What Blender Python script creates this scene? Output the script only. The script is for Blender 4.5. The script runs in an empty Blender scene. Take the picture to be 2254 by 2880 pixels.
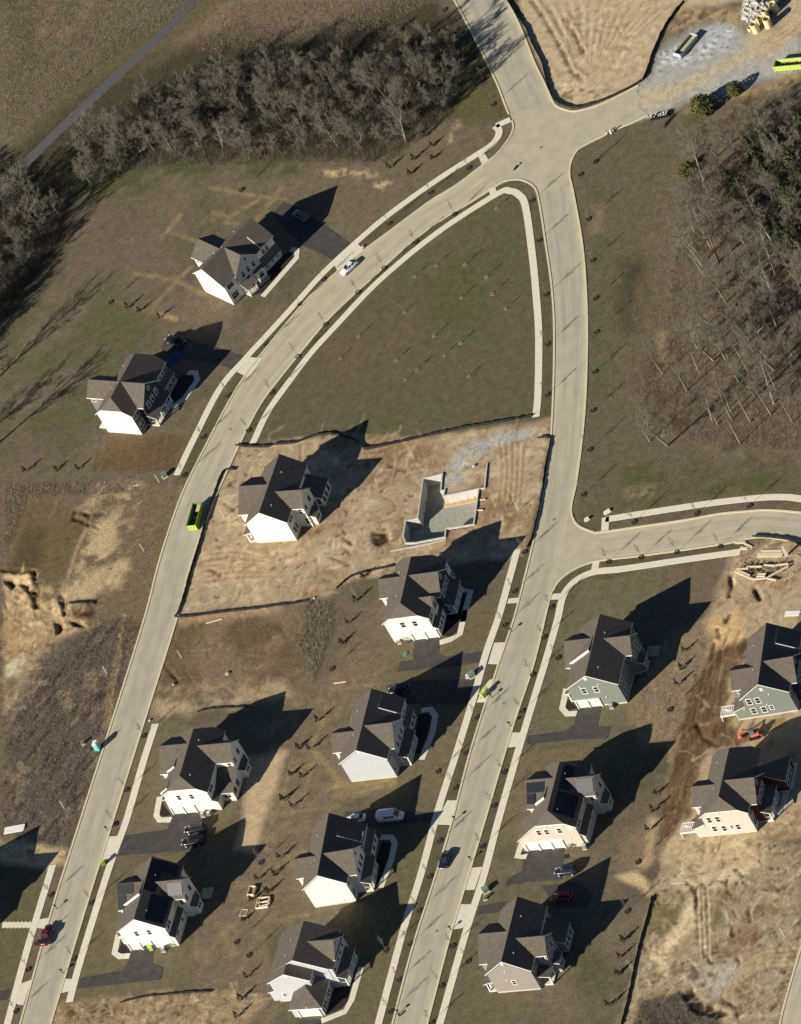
import bpy, bmesh, math, random
import numpy as np
from mathutils import Vector, Matrix
from mathutils.geometry import tessellate_polygon
random.seed(7); rng = np.random.default_rng(7)
scene = bpy.context.scene
COL = scene.collection
# ---------------------------------------------------------------- camera
TILT, ROLL, DIST, PPM, PW, PH = math.radians(48.5), math.radians(30.4), 1800.0, 13.5, 2254, 2880
FOC = PPM * DIST
cr, sr, ct, st = math.cos(ROLL), math.sin(ROLL), math.cos(TILT), math.sin(TILT)
CAM = np.array([0, -DIST * st, DIST * ct]); FWD = np.array([0, st, -ct])
UPV = np.array([0, ct, st]); RTV = np.array([1., 0, 0])
CR_ = RTV * cr - UPV * sr; CU_ = RTV * sr + UPV * cr
cd = bpy.data.cameras.new('camera'); cam = bpy.data.objects.new('camera', cd); COL.objects.link(cam)
cd.sensor_fit = 'VERTICAL'; cd.sensor_height = 36; cd.sensor_width = 36; cd.lens = FOC / PH * 36
cd.clip_start = 200; cd.clip_end = 20000
cam.matrix_world = Matrix([[*r, p] for r, p in zip(np.array([CR_, CU_, -FWD]).T.tolist(), CAM.tolist())] + [[0, 0, 0, 1]])
scene.camera = cam
# ---------------------------------------------------------------- sky, sun, exposure
SUN_AZ, SUN_EL = math.radians(18), math.radians(25.0)      # the shadows run towards azimuth SUN_AZ (from +X)
w = bpy.data.worlds.new('World'); scene.world = w; w.use_nodes = True
nt = w.node_tree; bg = nt.nodes['Background']; sky = nt.nodes.new('ShaderNodeTexSky')
sky.sky_type = 'NISHITA'; sky.sun_disc = False; sky.sun_elevation = SUN_EL
sky.sun_rotation = math.atan2(-math.cos(SUN_AZ), -math.sin(SUN_AZ))
nt.links.new(sky.outputs[0], bg.inputs[0]); bg.inputs[1].default_value = 0.05
sky.altitude = 600; sky.air_density = 0.75; sky.dust_density = 0.1; sky.ozone_density = 3.5
sl = bpy.data.lights.new('sun', 'SUN'); sl.energy = 5.0; sl.angle = math.radians(0.5); sl.color = (1, 0.94, 0.82)
so = bpy.data.objects.new('sun', sl); COL.objects.link(so)
ld = Vector((math.cos(SUN_AZ) * math.cos(SUN_EL), math.sin(SUN_AZ) * math.cos(SUN_EL), -math.sin(SUN_EL)))
so.rotation_euler = ld.to_track_quat('-Z', 'Y').to_euler(); so.location = (-100, -50, 150)
scene.view_settings.view_transform = 'Standard'; scene.view_settings.look = 'None'
scene.view_settings.exposure = 0.6; scene.view_settings.gamma = 1
scene.cycles.max_bounces = 4; scene.cycles.diffuse_bounces = 2; scene.cycles.glossy_bounces = 2; scene.cycles.transparent_max_bounces = 4
# ---------------------------------------------------------------- photo pixel -> ground
def ground(px, py, z=0.0):
    d = FWD + CR_ * (px - PW / 2) / FOC - CU_ * (py - PH / 2) / FOC
    return CAM + d * ((z - CAM[2]) / d[2])
def gxy(p, z=0.0): g = ground(p[0], p[1], z); return (float(g[0]), float(g[1]))
CROPS = dict(a=(0, 0), b=(740, 0), c=(1480, 0), d=(0, 560), e=(740, 560), f=(1480, 560), g=(0, 1140), h=(740, 1140), i=(1480, 1140),
             j=(0, 1720), k=(740, 1720), l=(1480, 1720), m=(0, 2280), n=(740, 2280), o=(1480, 2280))
def q(key, *v):
    """points of the plan, read from one of the survey sheets"""
    if key == 'z': ox, oy, s = 0, 0, 1708 / 2254
    elif key == 'x': ox, oy, s = 0, 0, 1
    else: ox, oy = CROPS[key]; s = 2.2067 if key in 'cfilo' else 2.2474
    return [(ox + v[i] / s, oy + v[i + 1] / s) for i in range(0, len(v), 2)]
def yaw_of(p, p2):
    a, b = gxy(p), gxy(p2); return math.atan2(b[1] - a[1], b[0] - a[0])
def lin(c): return tuple(((x / 255 + .055) / 1.055) ** 2.4 if x > 10 else x / 255 / 12.92 for x in c)
LIT = (1.0, 0.985, 0.94)          # what sun and sky do to a level surface of albedo 1
def alb(*rgb): return tuple(min(.9, a / k) for a, k in zip(lin(rgb), LIT))
# ---------------------------------------------------------------- materials
def mat(name, base, rough=.8, var=.15, scale=2., bump=0., spec=.3, metal=0., stripes=0., coat=0.):
    m = bpy.data.materials.new(name); m.use_nodes = True; t = m.node_tree; N = t.nodes; L = t.links
    b = N['Principled BSDF']; b.inputs['Roughness'].default_value = rough; b.inputs['Metallic'].default_value = metal
    b.inputs['Specular IOR Level'].default_value = spec
    if coat: b.inputs['Coat Weight'].default_value = coat; b.inputs['Coat Roughness'].default_value = .05
    tc = N.new('ShaderNodeTexCoord'); nz = N.new('ShaderNodeTexNoise'); nz.inputs['Scale'].default_value = scale; nz.inputs['Detail'].default_value = 5
    nz.inputs['Roughness'].default_value = .65
    L.new(tc.outputs['Object'], nz.inputs['Vector'])
    mr = N.new('ShaderNodeMapRange'); mr.inputs[1].default_value = .3; mr.inputs[2].default_value = .7
    mr.inputs[3].default_value = 1 - var; mr.inputs[4].default_value = 1 + var; L.new(nz.outputs[0], mr.inputs[0])
    mx = N.new('ShaderNodeVectorMath'); mx.operation = 'SCALE'; mx.inputs[0].default_value = base[:3]; L.new(mr.outputs[0], mx.inputs['Scale'])
    L.new(mx.outputs[0], b.inputs['Base Color'])
    h = nz.outputs[0]
    if stripes:
        wv = N.new('ShaderNodeTexWave'); wv.bands_direction = 'Z'; wv.wave_profile = 'SAW'; wv.inputs['Scale'].default_value = stripes
        L.new(tc.outputs['Object'], wv.inputs['Vector']); h = wv.outputs['Fac']; bump = max(bump, .25)
    if bump:
        bp = N.new('ShaderNodeBump'); bp.inputs['Strength'].default_value = bump; bp.inputs['Distance'].default_value = .03
        L.new(h, bp.inputs['Height']); L.new(bp.outputs[0], b.inputs['Normal'])
    return m
M = {}
def siding(name, rgb): M[name] = mat(name, rgb, .6, .05, .7, stripes=1.7); return M[name]
for n, c in dict(white_siding=(.79, .75, .61), cream_siding=(.52, .47, .385), pale_siding=(.44, .445, .45), sage_siding=(.185, .2, .17), sage_dark=(.165, .185, .17),
                 beige_siding=(.28, .245, .21), navy_siding=(.028, .04, .055), red_siding=(.085, .024, .018), taupe_siding=(.16, .15, .135), stone_siding=(.23, .21, .19)).items(): siding(n, c)
def shingles():
    m = mat('shingle', (.108, .090, .071), .9, .2, 1.2, .3); t = m.node_tree; N = t.nodes; L = t.links; b = N['Principled BSDF']
    src = b.inputs['Base Color'].links[0].from_socket
    n2 = N.new('ShaderNodeTexNoise'); n2.inputs['Scale'].default_value = 9; n2.inputs['Detail'].default_value = 2
    tc = N.new('ShaderNodeTexCoord'); L.new(tc.outputs['Object'], n2.inputs['Vector'])
    mr = N.new('ShaderNodeMapRange'); mr.inputs[1].default_value = .3; mr.inputs[2].default_value = .7; mr.inputs[3].default_value = .72; mr.inputs[4].default_value = 1.28; L.new(n2.outputs[0], mr.inputs[0])
    v = N.new('ShaderNodeVectorMath'); v.operation = 'SCALE'; L.new(src, v.inputs[0]); L.new(mr.outputs[0], v.inputs['Scale']); L.new(v.outputs[0], b.inputs['Base Color'])
    return m
M['shingle'] = shingles()
M['trim'] = mat('white_trim', (.78, .75, .68), .55, .04, 1.)
M['concrete'] = mat('concrete', alb(216, 206, 180), .85, .12, 1.6, .15)
M['foundation'] = mat('foundation_concrete', (.50, .47, .41), .85, .12, 1.2, .1)
M['slab'] = mat('slab_concrete', alb(212, 203, 178), .85, .1, .8, .1)
M['kerb'] = mat('kerb_concrete', alb(206, 192, 158), .85, .12, 1.4, .1)
M['asphalt'] = mat('asphalt', alb(70, 66, 62), .9, .3, .6, .3)
M['path_asphalt'] = mat('path_asphalt', alb(86, 84, 83), .9, .12, .8, .2)
M['glass'] = mat('window_glass', (.02, .024, .03), .08, .1, 1., spec=.6)
M['blind'] = mat('window_blind', (.30, .29, .27), .25, .1, 3., spec=.5)
M['door'] = mat('door_paint', (.05, .04, .045), .4, .1, 2.)
M['garage'] = mat('garage_door_paint', (.74, .70, .60), .5, .04, 2., stripes=.6)
M['mulch'] = mat('mulch', alb(52, 40, 40), .95, .4, 6, .6)
M['bed'] = mat('bed_mulch', alb(46, 38, 38), .95, .4, 4, .5)
M['straw'] = mat('straw_ring', alb(116, 103, 76), .95, .3, 5, .5)
M['bark'] = mat('bark', (.21, .185, .14), .9, .3, 3, .4)
M['bark_pale'] = mat('pale_bark', (.27, .245, .185), .9, .3, 3, .4)
M['bark_dark'] = mat('dark_bark', (.13, .115, .088), .9, .3, 3, .4)
M['brush'] = mat('brush_stems', (.125, .112, .08), .9, .45, .4)
M['twig'] = mat('twig', (.185, .168, .124), .9, .3, .5)
M['twig_red'] = mat('reddish_twig', (.205, .172, .132), .9, .3, .5)
M['pine'] = mat('pine_needles', (.085, .095, .045), .8, .4, .8)
M['holly'] = mat('olive_leaves', (.11, .115, .030), .7, .4, .9)
M['arbor'] = mat('arborvitae_needles', (.05, .042, .024), .8, .4, 2)
M['weed'] = mat('dry_weeds', (.25, .21, .15), .95, .4, 1.)
M['leaf'] = mat('leaf_litter', (.17, .12, .075), .95, .4, 2.)
M['fabric'] = mat('silt_fabric', (.018, .018, .019), .7, .3, 1.)
M['stake'] = mat('stake_wood', (.16, .13, .085), .8, .2, 3)
M['lumber'] = mat('lumber', (.66, .56, .38), .75, .12, 2)
M['lumber_old'] = mat('grey_lumber', (.40, .33, .23), .8, .2, 2)
M['plastic_white'] = mat('white_plastic', (.78, .76, .71), .45, .04, 2)
M['lime'] = mat('lime_paint', (.44, .55, .12), .5, .1, 2)
M['green'] = mat('shaded_green_paint', (.15, .24, .03), .55, .12, 1.)  # container green, darkened so the colour carries the shade on its side
M['green_dark'] = mat('dark_green_plastic', (.035, .06, .02), .5, .1, 2)
M['teal'] = mat('teal_plastic', (.15, .50, .46), .45, .06, 2)
M['grey_metal'] = mat('grey_metal', (.26, .27, .27), .45, .15, 3, metal=.3)
M['steel'] = mat('galvanised_steel', (.55, .56, .55), .4, .15, 3, metal=.4)
M['black'] = mat('black_rubber', (.012, .012, .012), .8, .2, 3)
M['orange'] = mat('orange_paint', (.55, .16, .09), .5, .12, 2)
M['rock'] = mat('rock', (.42, .40, .35), .9, .25, 2, .5)
M['solar'] = mat('solar_cells', (.009, .010, .014), .35, .2, 1, spec=.3)
M['solar_frame'] = mat('panel_frame', (.035, .037, .04), .4, .1, 2)
M['tile_green'] = mat('green_utility_paint', (.16, .24, .17), .55, .1, 2)
M['blue'] = mat('blue_tarp', (.012, .045, .16), .5, .2, 1)
M['debris'] = mat('dark_debris', (.035, .028, .024), .9, .5, 3, .5)
M['ply'] = mat('plywood', (.60, .46, .34), .8, .1, 1)
def paint(name, c, r=.25): M[name] = mat(name, c, r, .04, 1, spec=.5, coat=.8); return M[name]
for n, c in dict(car_white=(.78, .78, .77), car_black=(.012, .012, .015), car_navy=(.012, .016, .035), car_maroon=(.11, .010, .018), car_blue=(.01, .04, .17), car_red=(.25, .02, .02), car_grey=(.10, .105, .11)).items(): paint(n, c)
M['lamp_glass'] = mat('headlamp_glass', (.7, .7, .7), .1, .05, 1, spec=.8)
M['tail_red'] = mat('tail_lamp', (.25, .01, .01), .2, .05, 1, spec=.6)
# ---------------------------------------------------------------- mesh helpers
class MB:
    def __init__(s): s.v = []; s.f = []; s.m = []
    def poly(s, pts, m=0):
        i = len(s.v); s.v += [tuple(map(float, p)) for p in pts]; s.f.append(tuple(range(i, i + len(pts)))); s.m.append(m)
    def box(s, x0, x1, y0, y1, z0, z1, m=0, R=None, t=(0, 0, 0)):
        c = [(x, y, z) for z in (z0, z1) for y in (y0, y1) for x in (x0, x1)]
        if R is not None: c = [tuple(R @ Vector(p) + Vector(t)) for p in c]
        i = len(s.v); s.v += c
        for f in ((0, 2, 3, 1), (4, 5, 7, 6), (0, 1, 5, 4), (2, 6, 7, 3), (0, 4, 6, 2), (1, 3, 7, 5)): s.f.append(tuple(i + k for k in f)); s.m.append(m)
    def bar(s, p0, p1, w, h=None, m=0):
        p0, p1 = Vector(p0), Vector(p1); d = p1 - p0; h = h or w
        if d.length < 1e-6: return
        R = d.to_track_quat('X', 'Z').to_matrix(); s.box(0, d.length, -w / 2, w / 2, -h / 2, h / 2, m, R, p0)
    def tube(s, p0, p1, r0, r1, n=4, m=0, cap=False):
        p0, p1 = Vector(p0), Vector(p1); d = p1 - p0
        if d.length < 1e-6: return
        R = d.to_track_quat('Z', 'Y').to_matrix(); i = len(s.v)
        for p, r in ((p0, r0), (p1, r1)):
            for k in range(n):
                a = 2 * math.pi * k / n; s.v.append(tuple(p + R @ Vector((math.cos(a) * r, math.sin(a) * r, 0))))
        for k in range(n): s.f.append((i + k, i + (k + 1) % n, i + n + (k + 1) % n, i + n + k)); s.m.append(m)
        if cap: s.f.append(tuple(i + n + k for k in range(n))); s.m.append(m); s.f.append(tuple(i + n - 1 - k for k in range(n))); s.m.append(m)
    def mesh(s, name, mats, smooth=False):
        me = bpy.data.meshes.new(name); me.from_pydata(s.v, [], s.f)
        for m in (mats if isinstance(mats, (list, tuple)) else [mats]): me.materials.append(m)
        me.polygons.foreach_set('material_index', s.m)
        if smooth: me.polygons.foreach_set('use_smooth', [True] * len(s.f))
        me.update(); return me
    def obj(s, name, mats, parent=None, smooth=False): return link(name, s.mesh(name, mats, smooth), parent)
def link(name, data, parent=None):
    o = bpy.data.objects.new(name, data); COL.objects.link(o)
    if parent is not None: o.parent = parent
    return o
def tag(o, label, cat, group=None, kind=None):
    o['label'] = label; o['category'] = cat
    if group: o['group'] = group
    if kind: o['kind'] = kind
    return o
def thing(name, label, cat, loc=(0, 0, 0), rz=0., group=None):
    o = link(name, None); o.location = loc; o.rotation_euler = (0, 0, rz); o.empty_display_size = .5
    return tag(o, label, cat, group)
def structure(o): o['kind'] = 'structure'; return o
def copy_tree(o, parent=None):
    c = o.copy(); COL.objects.link(c); c.parent = parent
    for ch in list(o.children): copy_tree(ch, c)
    return c
def spline(pts, n=6):
    """smooth curve through the points"""
    P = [np.array(p, float) for p in pts]; P = [2 * P[0] - P[1]] + P + [2 * P[-1] - P[-2]]; out = []
    for k in range(1, len(P) - 2):
        for j in range(n):
            t = j / n; a, b, c, d = P[k - 1:k + 3]
            out.append(.5 * (2 * b + (c - a) * t + (2 * a - 5 * b + 4 * c - d) * t * t + (3 * b - a - 3 * c + d) * t ** 3))
    out.append(P[-2]); return [tuple(x) for x in out]
def resample(pts, n):
    P = np.array(pts, float); d = np.r_[0, np.cumsum(np.hypot(*np.diff(P, axis=0).T))]; t = np.linspace(0, d[-1], n)
    return np.c_[np.interp(t, d, P[:, 0]), np.interp(t, d, P[:, 1])]
def sheet(name, mt, polys, z, parent=None, thick=0.):
    """level sheet(s) from plan polygons, with an edge when thick"""
    b = MB()
    for P in polys:
        g = [gxy(p) for p in P]
        for tri in tessellate_polygon([[Vector((x, y, 0)) for x, y in g]]): 
            t = [g[k] for k in tri]
            if (t[1][0] - t[0][0]) * (t[2][1] - t[0][1]) - (t[1][1] - t[0][1]) * (t[2][0] - t[0][0]) < 0: t = t[::-1]
            b.poly([(x, y, z) for x, y in t])
        if thick:
            for k in range(len(g)):
                a, c = g[k], g[(k + 1) % len(g)]; b.poly([(*a, z - thick), (*c, z - thick), (*c, z), (*a, z)])
    return b.obj(name, mt, parent)
def offset(P, w):
    """left and right edges of a strip of width w along ground points P"""
    P = np.array(P, float); T = np.gradient(P, axis=0); T /= np.maximum(1e-9, np.hypot(T[:, 0], T[:, 1]))[:, None]; Nn = np.c_[-T[:, 1], T[:, 0]]
    return P + Nn * w / 2, P - Nn * w / 2
def strip(name, mt, P, w, z0, z1, mb=None):
    b = mb or MB(); A, B = offset(P, w)
    for k in range(len(P) - 1):
        b.poly([(*B[k], z1), (*B[k + 1], z1), (*A[k + 1], z1), (*A[k], z1)])
        b.poly([(*B[k], z0), (*B[k + 1], z0), (*B[k + 1], z1), (*B[k], z1)]); b.poly([(*A[k + 1], z0), (*A[k], z0), (*A[k], z1), (*A[k + 1], z1)])
    for k in (0, -1): b.poly([(*A[k], z0), (*B[k], z0), (*B[k], z1), (*A[k], z1)])
    return b if mb else b.obj(name, mt)
# ---------------------------------------------------------------- ground: one sheet, bare earth and turf by zone
STEP = 4.0
GX = np.arange(-260, PW + 261, STEP); GY = np.arange(-260, PH + 261, STEP); NX, NY = len(GX), len(GY)
XX, YY = np.meshgrid(GX, GY)
_d = FWD[None, None, :] + CR_ * ((XX - PW / 2) / FOC)[..., None] - CU_ * ((YY - PH / 2) / FOC)[..., None]
_t = -CAM[2] / _d[..., 2]; WX = CAM[0] + _d[..., 0] * _t; WY = CAM[1] + _d[..., 1] * _t
_tab = rng.random((256, 256))
def vnoise(x, y, s):
    x = x / s + 1000; y = y / s + 1000; i = np.floor(x).astype(int); j = np.floor(y).astype(int); u = x - i; v = y - j
    u = u * u * (3 - 2 * u); v = v * v * (3 - 2 * v); T = lambda a, b: _tab[a & 255, b & 255]
    return (T(i, j) * (1 - u) + T(i + 1, j) * u) * (1 - v) + (T(i, j + 1) * (1 - u) + T(i + 1, j + 1) * u) * v
def fbm(s, seed=0, o=4, ax=1., rot=0.):
    x, y = WX + seed * 37.7, WY - seed * 91.3
    if rot: x, y = x * math.cos(rot) + y * math.sin(rot), -x * math.sin(rot) + y * math.cos(rot)
    r = 0; a = 1; tot = 0
    for k in range(o): r = r + a * vnoise(x / ax, y, s / 2 ** k); tot += a; a *= .55
    return r / tot
N1, N2, N3, N4 = fbm(3.0, 1), fbm(9.0, 2), fbm(1.2, 3, 3), fbm(26., 4)
ALB = np.empty((NY, NX, 3)); ALB[:] = alb(108, 97, 75); SPK = np.full((NY, NX), .38); HGT = np.zeros((NY, NX))
def zone_mask(P, f, n=0, ns=N1):
    """soft, ragged mask of a plan polygon; f feather and n raggedness in survey pixels"""
    P = np.array(P); m = f + n + 8
    x0, x1, y0, y1 = P[:, 0].min() - m, P[:, 0].max() + m, P[:, 1].min() - m, P[:, 1].max() + m
    i0, i1 = np.searchsorted(GX, [x0, x1]); j0, j1 = np.searchsorted(GY, [y0, y1])
    if i1 <= i0 or j1 <= j0: return None
    S = (slice(j0, j1), slice(i0, i1)); X, Y = XX[S], YY[S]; ins = np.zeros(X.shape, bool); D = np.full(X.shape, 1e9)
    for k in range(len(P)):
        (ax, ay), (bx, by) = P[k], P[(k + 1) % len(P)]; dx, dy = bx - ax, by - ay; L2 = dx * dx + dy * dy + 1e-9
        t = np.clip(((X - ax) * dx + (Y - ay) * dy) / L2, 0, 1); D = np.minimum(D, (X - ax - t * dx) ** 2 + (Y - ay - t * dy) ** 2)
        if ay != by: ins ^= ((ay > Y) != (by > Y)) & (X < dx * (Y - ay) / dy + ax)
    D = np.sqrt(D); D = np.where(ins, D, -D) + (ns[S] - .5) * 2.4 * n
    return S, np.clip(D / max(f, 1) * .5 + .5, 0, 1)
def line_mask(P, wd, f, n=0):
    P = np.array(P); m = wd + f + n + 8
    i0, i1 = np.searchsorted(GX, [P[:, 0].min() - m, P[:, 0].max() + m]); j0, j1 = np.searchsorted(GY, [P[:, 1].min() - m, P[:, 1].max() + m])
    if i1 <= i0 or j1 <= j0: return None
    S = (slice(j0, j1), slice(i0, i1)); X, Y = XX[S], YY[S]; D = np.full(X.shape, 1e9)
    for k in range(len(P) - 1):
        (ax, ay), (bx, by) = P[k], P[k + 1]; dx, dy = bx - ax, by - ay; t = np.clip(((X - ax) * dx + (Y - ay) * dy) / (dx * dx + dy * dy + 1e-9), 0, 1)
        D = np.minimum(D, (X - ax - t * dx) ** 2 + (Y - ay - t * dy) ** 2)
    D = wd / 2 - np.sqrt(D) + (N3[S] - .5) * 2.4 * n
    return S, np.clip(D / max(f, 1) * .5 + .5, 0, 1)
def put(r, rgb, a=1., spk=None, mot=None, h=0.):
    if r is None: return
    S, m = r
    if mot is not None:      # mottled: shows through where the noise is high
        ns, lo, hi = mot; m = m * np.clip((ns[S] - lo) / (hi - lo), 0, 1)
    if rgb is not None: ALB[S] += (np.array(alb(*rgb)) - ALB[S]) * (m * a)[..., None]
    if spk is not None: SPK[S] += (spk - SPK[S]) * m * a
    HGT[S] += m * h
def Z(P, rgb, f=14, n=10, **k): put(zone_mask(P, f, n), rgb, **k)
def ST(P, rgb, wd=8, f=6, n=4, **k): put(line_mask(P, wd, f, n), rgb, **k)
# natural turf variation
for c, ns, lo, hi, a in (((88, 84, 58), N2, .5, .75, .7), ((118, 104, 82), N2, .48, .28, .6), ((108, 92, 76), N4, .5, .7, .5)): put((np.s_[:, :], np.ones((NY, NX))), c, a, mot=(ns, lo, hi))
# old field and woodland along the top
Z(q('z', -200, -200, 560, -200, 440, 0, 10, 380, -200, 500), (112, 100, 76), 30, 20, spk=.6)
Z(q('z', 10, 0, 160, 0, 100, 120, 10, 180), (96, 90, 62), 30, 20, mot=(N1, .4, .6)); Z(q('z', 90, 0, 220, 0, 160, 70, 80, 100), (132, 112, 84), 20, 20, mot=(N1, .4, .65))
Z(q('z', 230, 100, 420, 0, 470, 0, 240, 180, 60, 340, 20, 330), (102, 92, 62), 14, 8)
Z(q('z', 470, 0, 960, -20, 900, 60, 640, 60, 560, 100, 420, 110, 360, 110), (128, 106, 84), 24, 14, spk=.65)
Z(q('z', 440, 0, 490, -10, 320, 140, 240, 190, 230, 170), (104, 92, 62), 14, 8)
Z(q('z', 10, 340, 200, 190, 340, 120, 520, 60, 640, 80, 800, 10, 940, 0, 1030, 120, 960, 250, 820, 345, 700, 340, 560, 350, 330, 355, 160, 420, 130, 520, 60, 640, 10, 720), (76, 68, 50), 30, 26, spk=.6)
Z(q('z', 170, 350, 450, 335, 640, 345, 740, 350, 600, 375, 420, 385, 280, 410, 150, 430), (84, 86, 54), 16, 14, mot=(N1, .3, .6))
Z(q('z', 640, 345, 800, 345, 930, 240, 990, 240, 1040, 290, 830, 440, 760, 490, 680, 420), (112, 98, 76), 16, 14)
Z(q('z', 950, 190, 1060, 80, 1088, 250, 1050, 270, 960, 260), (96, 88, 58), 16, 10)
for P in (q('z', 710, 365, 760, 362, 820, 368, 810, 378, 740, 378), q('b', 1150, 850, 1190, 840, 1200, 900, 1170, 910), q('b', 1200, 770, 1240, 760, 1250, 800, 1210, 810), q('b', 350, 1080, 560, 1065, 520, 1110, 380, 1110), q('b', 700, 1160, 800, 1150, 760, 1200, 700, 1190)): Z(P, (186, 164, 116), 8, 8, mot=(N3, .35, .6))
for P in (q('d', 680, 630, 860, 690, 1120, 760), q('d', 960, 700, 1100, 530, 1210, 430), q('d', 860, 470, 1100, 510, 1290, 600), q('d', 1020, 235, 1060, 200, 1230, 265), q('d', 1060, 200, 1145, 95), q('d', 1345, 85, 1450, 115, 1640, 0), q('z', 480, 475, 535, 480, 600, 405), q('z', 450, 400, 530, 415, 570, 420, 610, 425)): ST(P, (150, 128, 84), 7, 6, 5, a=.8)
Z(q('d', 1020, 720, 1120, 740, 1120, 775, 1030, 750), (160, 138, 90), 8, 5)
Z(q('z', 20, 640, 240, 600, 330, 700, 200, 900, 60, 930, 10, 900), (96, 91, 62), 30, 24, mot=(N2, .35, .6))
Z(q('g', 690, 190, 1180, 200, 1100, 420, 590, 410), (104, 86, 60), 10, 5); 
for k in range(9): ST(q('g', 640 + k * 55, 210, 600 + k * 56, 405), (92, 76, 54), 7, 6, 3, a=.6)
# village green and the verges
Z(q('x', 720, 1240, 800, 1105, 930, 925, 1165, 715, 1380, 570, 1440, 548, 1475, 600, 1500, 740, 1512, 960, 1505, 1175, 1100, 1240), (98, 90, 66), 8, 3, spk=.22)
Z(q('z', 560, 900, 700, 860, 1000, 880, 1130, 860, 1130, 890, 760, 930, 560, 920), (94, 90, 64), 30, 20, mot=(N2, .4, .6))
Z(q('z', 800, 560, 1000, 440, 1110, 420, 1140, 700, 900, 720), (90, 87, 60), 60, 30, mot=(N2, .42, .62)); Z(q('z', 640, 720, 900, 640, 900, 800, 640, 880), (102, 90, 68), 50, 30, mot=(N2, .4, .6))
for P in (spline(q('x', 1320, 472, 1213, 542, 1096, 629, 911, 786, 845, 856, 749, 968, 645, 1112, 573, 1229, 520, 1336)), spline(q('x', 1400, 528, 1280, 602, 1171, 681, 1082, 754, 1008, 822, 917, 913, 839, 1003, 766, 1104, 700, 1211)), spline(q('x', 1498, 565, 1518, 676, 1537, 828, 1542, 968, 1541, 1110, 1535, 1180)),
          spline(q('x', 1477, 1552, 1447, 1663, 1421, 1758, 1344, 2018, 1284, 2215, 1238, 2365, 1154, 2655, 1080, 2900)), spline(q('x', 1570, 1660, 1531, 1792, 1470, 2000, 1418, 2171, 1358, 2380, 1274, 2660, 1200, 2920)), spline(q('x', 405, 2069, 326, 2318, 259, 2538, 190, 2760)), spline(q('x', 1713, 1580, 1905, 1553, 2070, 1532))): ST(P, (94, 86, 62), 36, 8, 3, spk=.3)
# ground east of the vertical road, and the wood
Z(q('z', 1215, 345, 1320, 260, 1440, 250, 1480, 600, 1480, 960, 1708, 1000, 1708, 1060, 1300, 1110, 1230, 1110, 1250, 640), (103, 93, 71), 20, 10, spk=.42)
Z(q('z', 1262, 400, 1300, 400, 1300, 1080, 1240, 1100), (96, 91, 64), 16, 10, mot=(N2, .35, .6)); Z(q('f', 420, 60, 490, 40, 480, 220, 400, 230), (128, 110, 84), 14, 10)
Z(q('f', 620, 400, 720, 390, 700, 620, 600, 640), (62, 58, 36), 40, 18); Z(q('f', 600, 700, 690, 690, 660, 800, 600, 800), (74, 66, 48), 30, 14)
Z(q('f', 560, 560, 620, 380, 740, 380, 780, 600, 700, 900, 600, 950), (108, 92, 72), 30, 16, mot=(N2, .45, .3))
Z(q('z', 1480, 260, 1540, 200, 1708, 170, 1760, 1000, 1560, 960, 1400, 930, 1340, 840, 1350, 800, 1420, 640, 1380, 520), (112, 98, 77), 40, 24, spk=.6); Z(q('z', 1480, 260, 1540, 200, 1708, 170, 1760, 1000, 1400, 930, 1350, 800, 1420, 640), (86, 70, 54), 40, 24, mot=(N1, .5, .7))
Z(q('z', 1440, 640, 1540, 560, 1708, 520, 1708, 960, 1500, 900), (118, 99, 80), 40, 24, mot=(N1, .45, .65)); Z(q('f', 820, 830, 870, 830, 850, 1000, 820, 960), (160, 136, 96), 12, 8)
Z(q('z', 1310, 985, 1500, 1000, 1708, 1010, 1708, 1040, 1330, 1075), (90, 86, 54), 24, 14, mot=(N1, .35, .6)); Z(q('i', 600, 520, 800, 500, 760, 570, 620, 580), (134, 118, 84), 12, 10, mot=(N3, .4, .6))
# earthworks and haul road, top right
TAN, TAN2, DARK = (186, 164, 124), (208, 184, 138), (128, 102, 72)
Z(q('x', 1432, -240, 1470, 60, 1530, 200, 1560, 285, 1600, 305, 1700, 280, 1815, 230, 1845, 130, 1900, 30, 2260, -20, 2300, 100, 2254, -240), (184, 162, 124), 8, 6, spk=.18)
Z(q('c', 880, 60, 1020, 20, 1340, 60, 1340, 190, 1120, 140, 900, 220), (170, 142, 100), 16, 10, mot=(N3, .35, .6))
for k in range(26): 
    x = 150 + k * 24; ST(q('c', 420 + (k - 13) * 9, 420 - abs(k - 13) * 6, x + 60 + (k - 13) * 9, 20), (148, 124, 90) if k % 2 else (204, 182, 142), 2.5, 3, 3, a=.7, h=.05 * (-1) ** k)
for P in (q('c', 40, 10, 110, 110, 190, 250, 240, 350, 285, 440, 350, 490), q('c', 240, 110, 310, 230, 355, 320)): ST(P, (96, 72, 48), 9, 6, 6, h=-.22); ST([(x + 10, y - 4) for x, y in P], None, 9, 8, 4, h=.22)
for P in (q('c', 200, 530, 300, 520, 400, 560), q('c', 230, 560, 480, 540), q('c', 300, 610, 430, 590), q('c', 560, 420, 650, 250)): ST(P, (220, 196, 150), 6, 5, 5, a=.7)
Z(q('c', 170, 540, 420, 560, 520, 570, 300, 640, 200, 610), DARK, 10, 12, mot=(N3, .5, .65))
GRAV = (166, 160, 146)
Z(q('c', 735, 500, 800, 380, 880, 270, 1060, 170, 1200, 130, 1330, 190, 1440, 230, 1708, 230, 1708, 440, 1300, 560, 1000, 640, 760, 712, 560, 780, 560, 640), GRAV, 16, 8, spk=.3)
Z(q('c', 1100, 190, 1200, 140, 1330, 190, 1290, 240, 1150, 260), (170, 168, 160), 12, 6)
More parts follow.
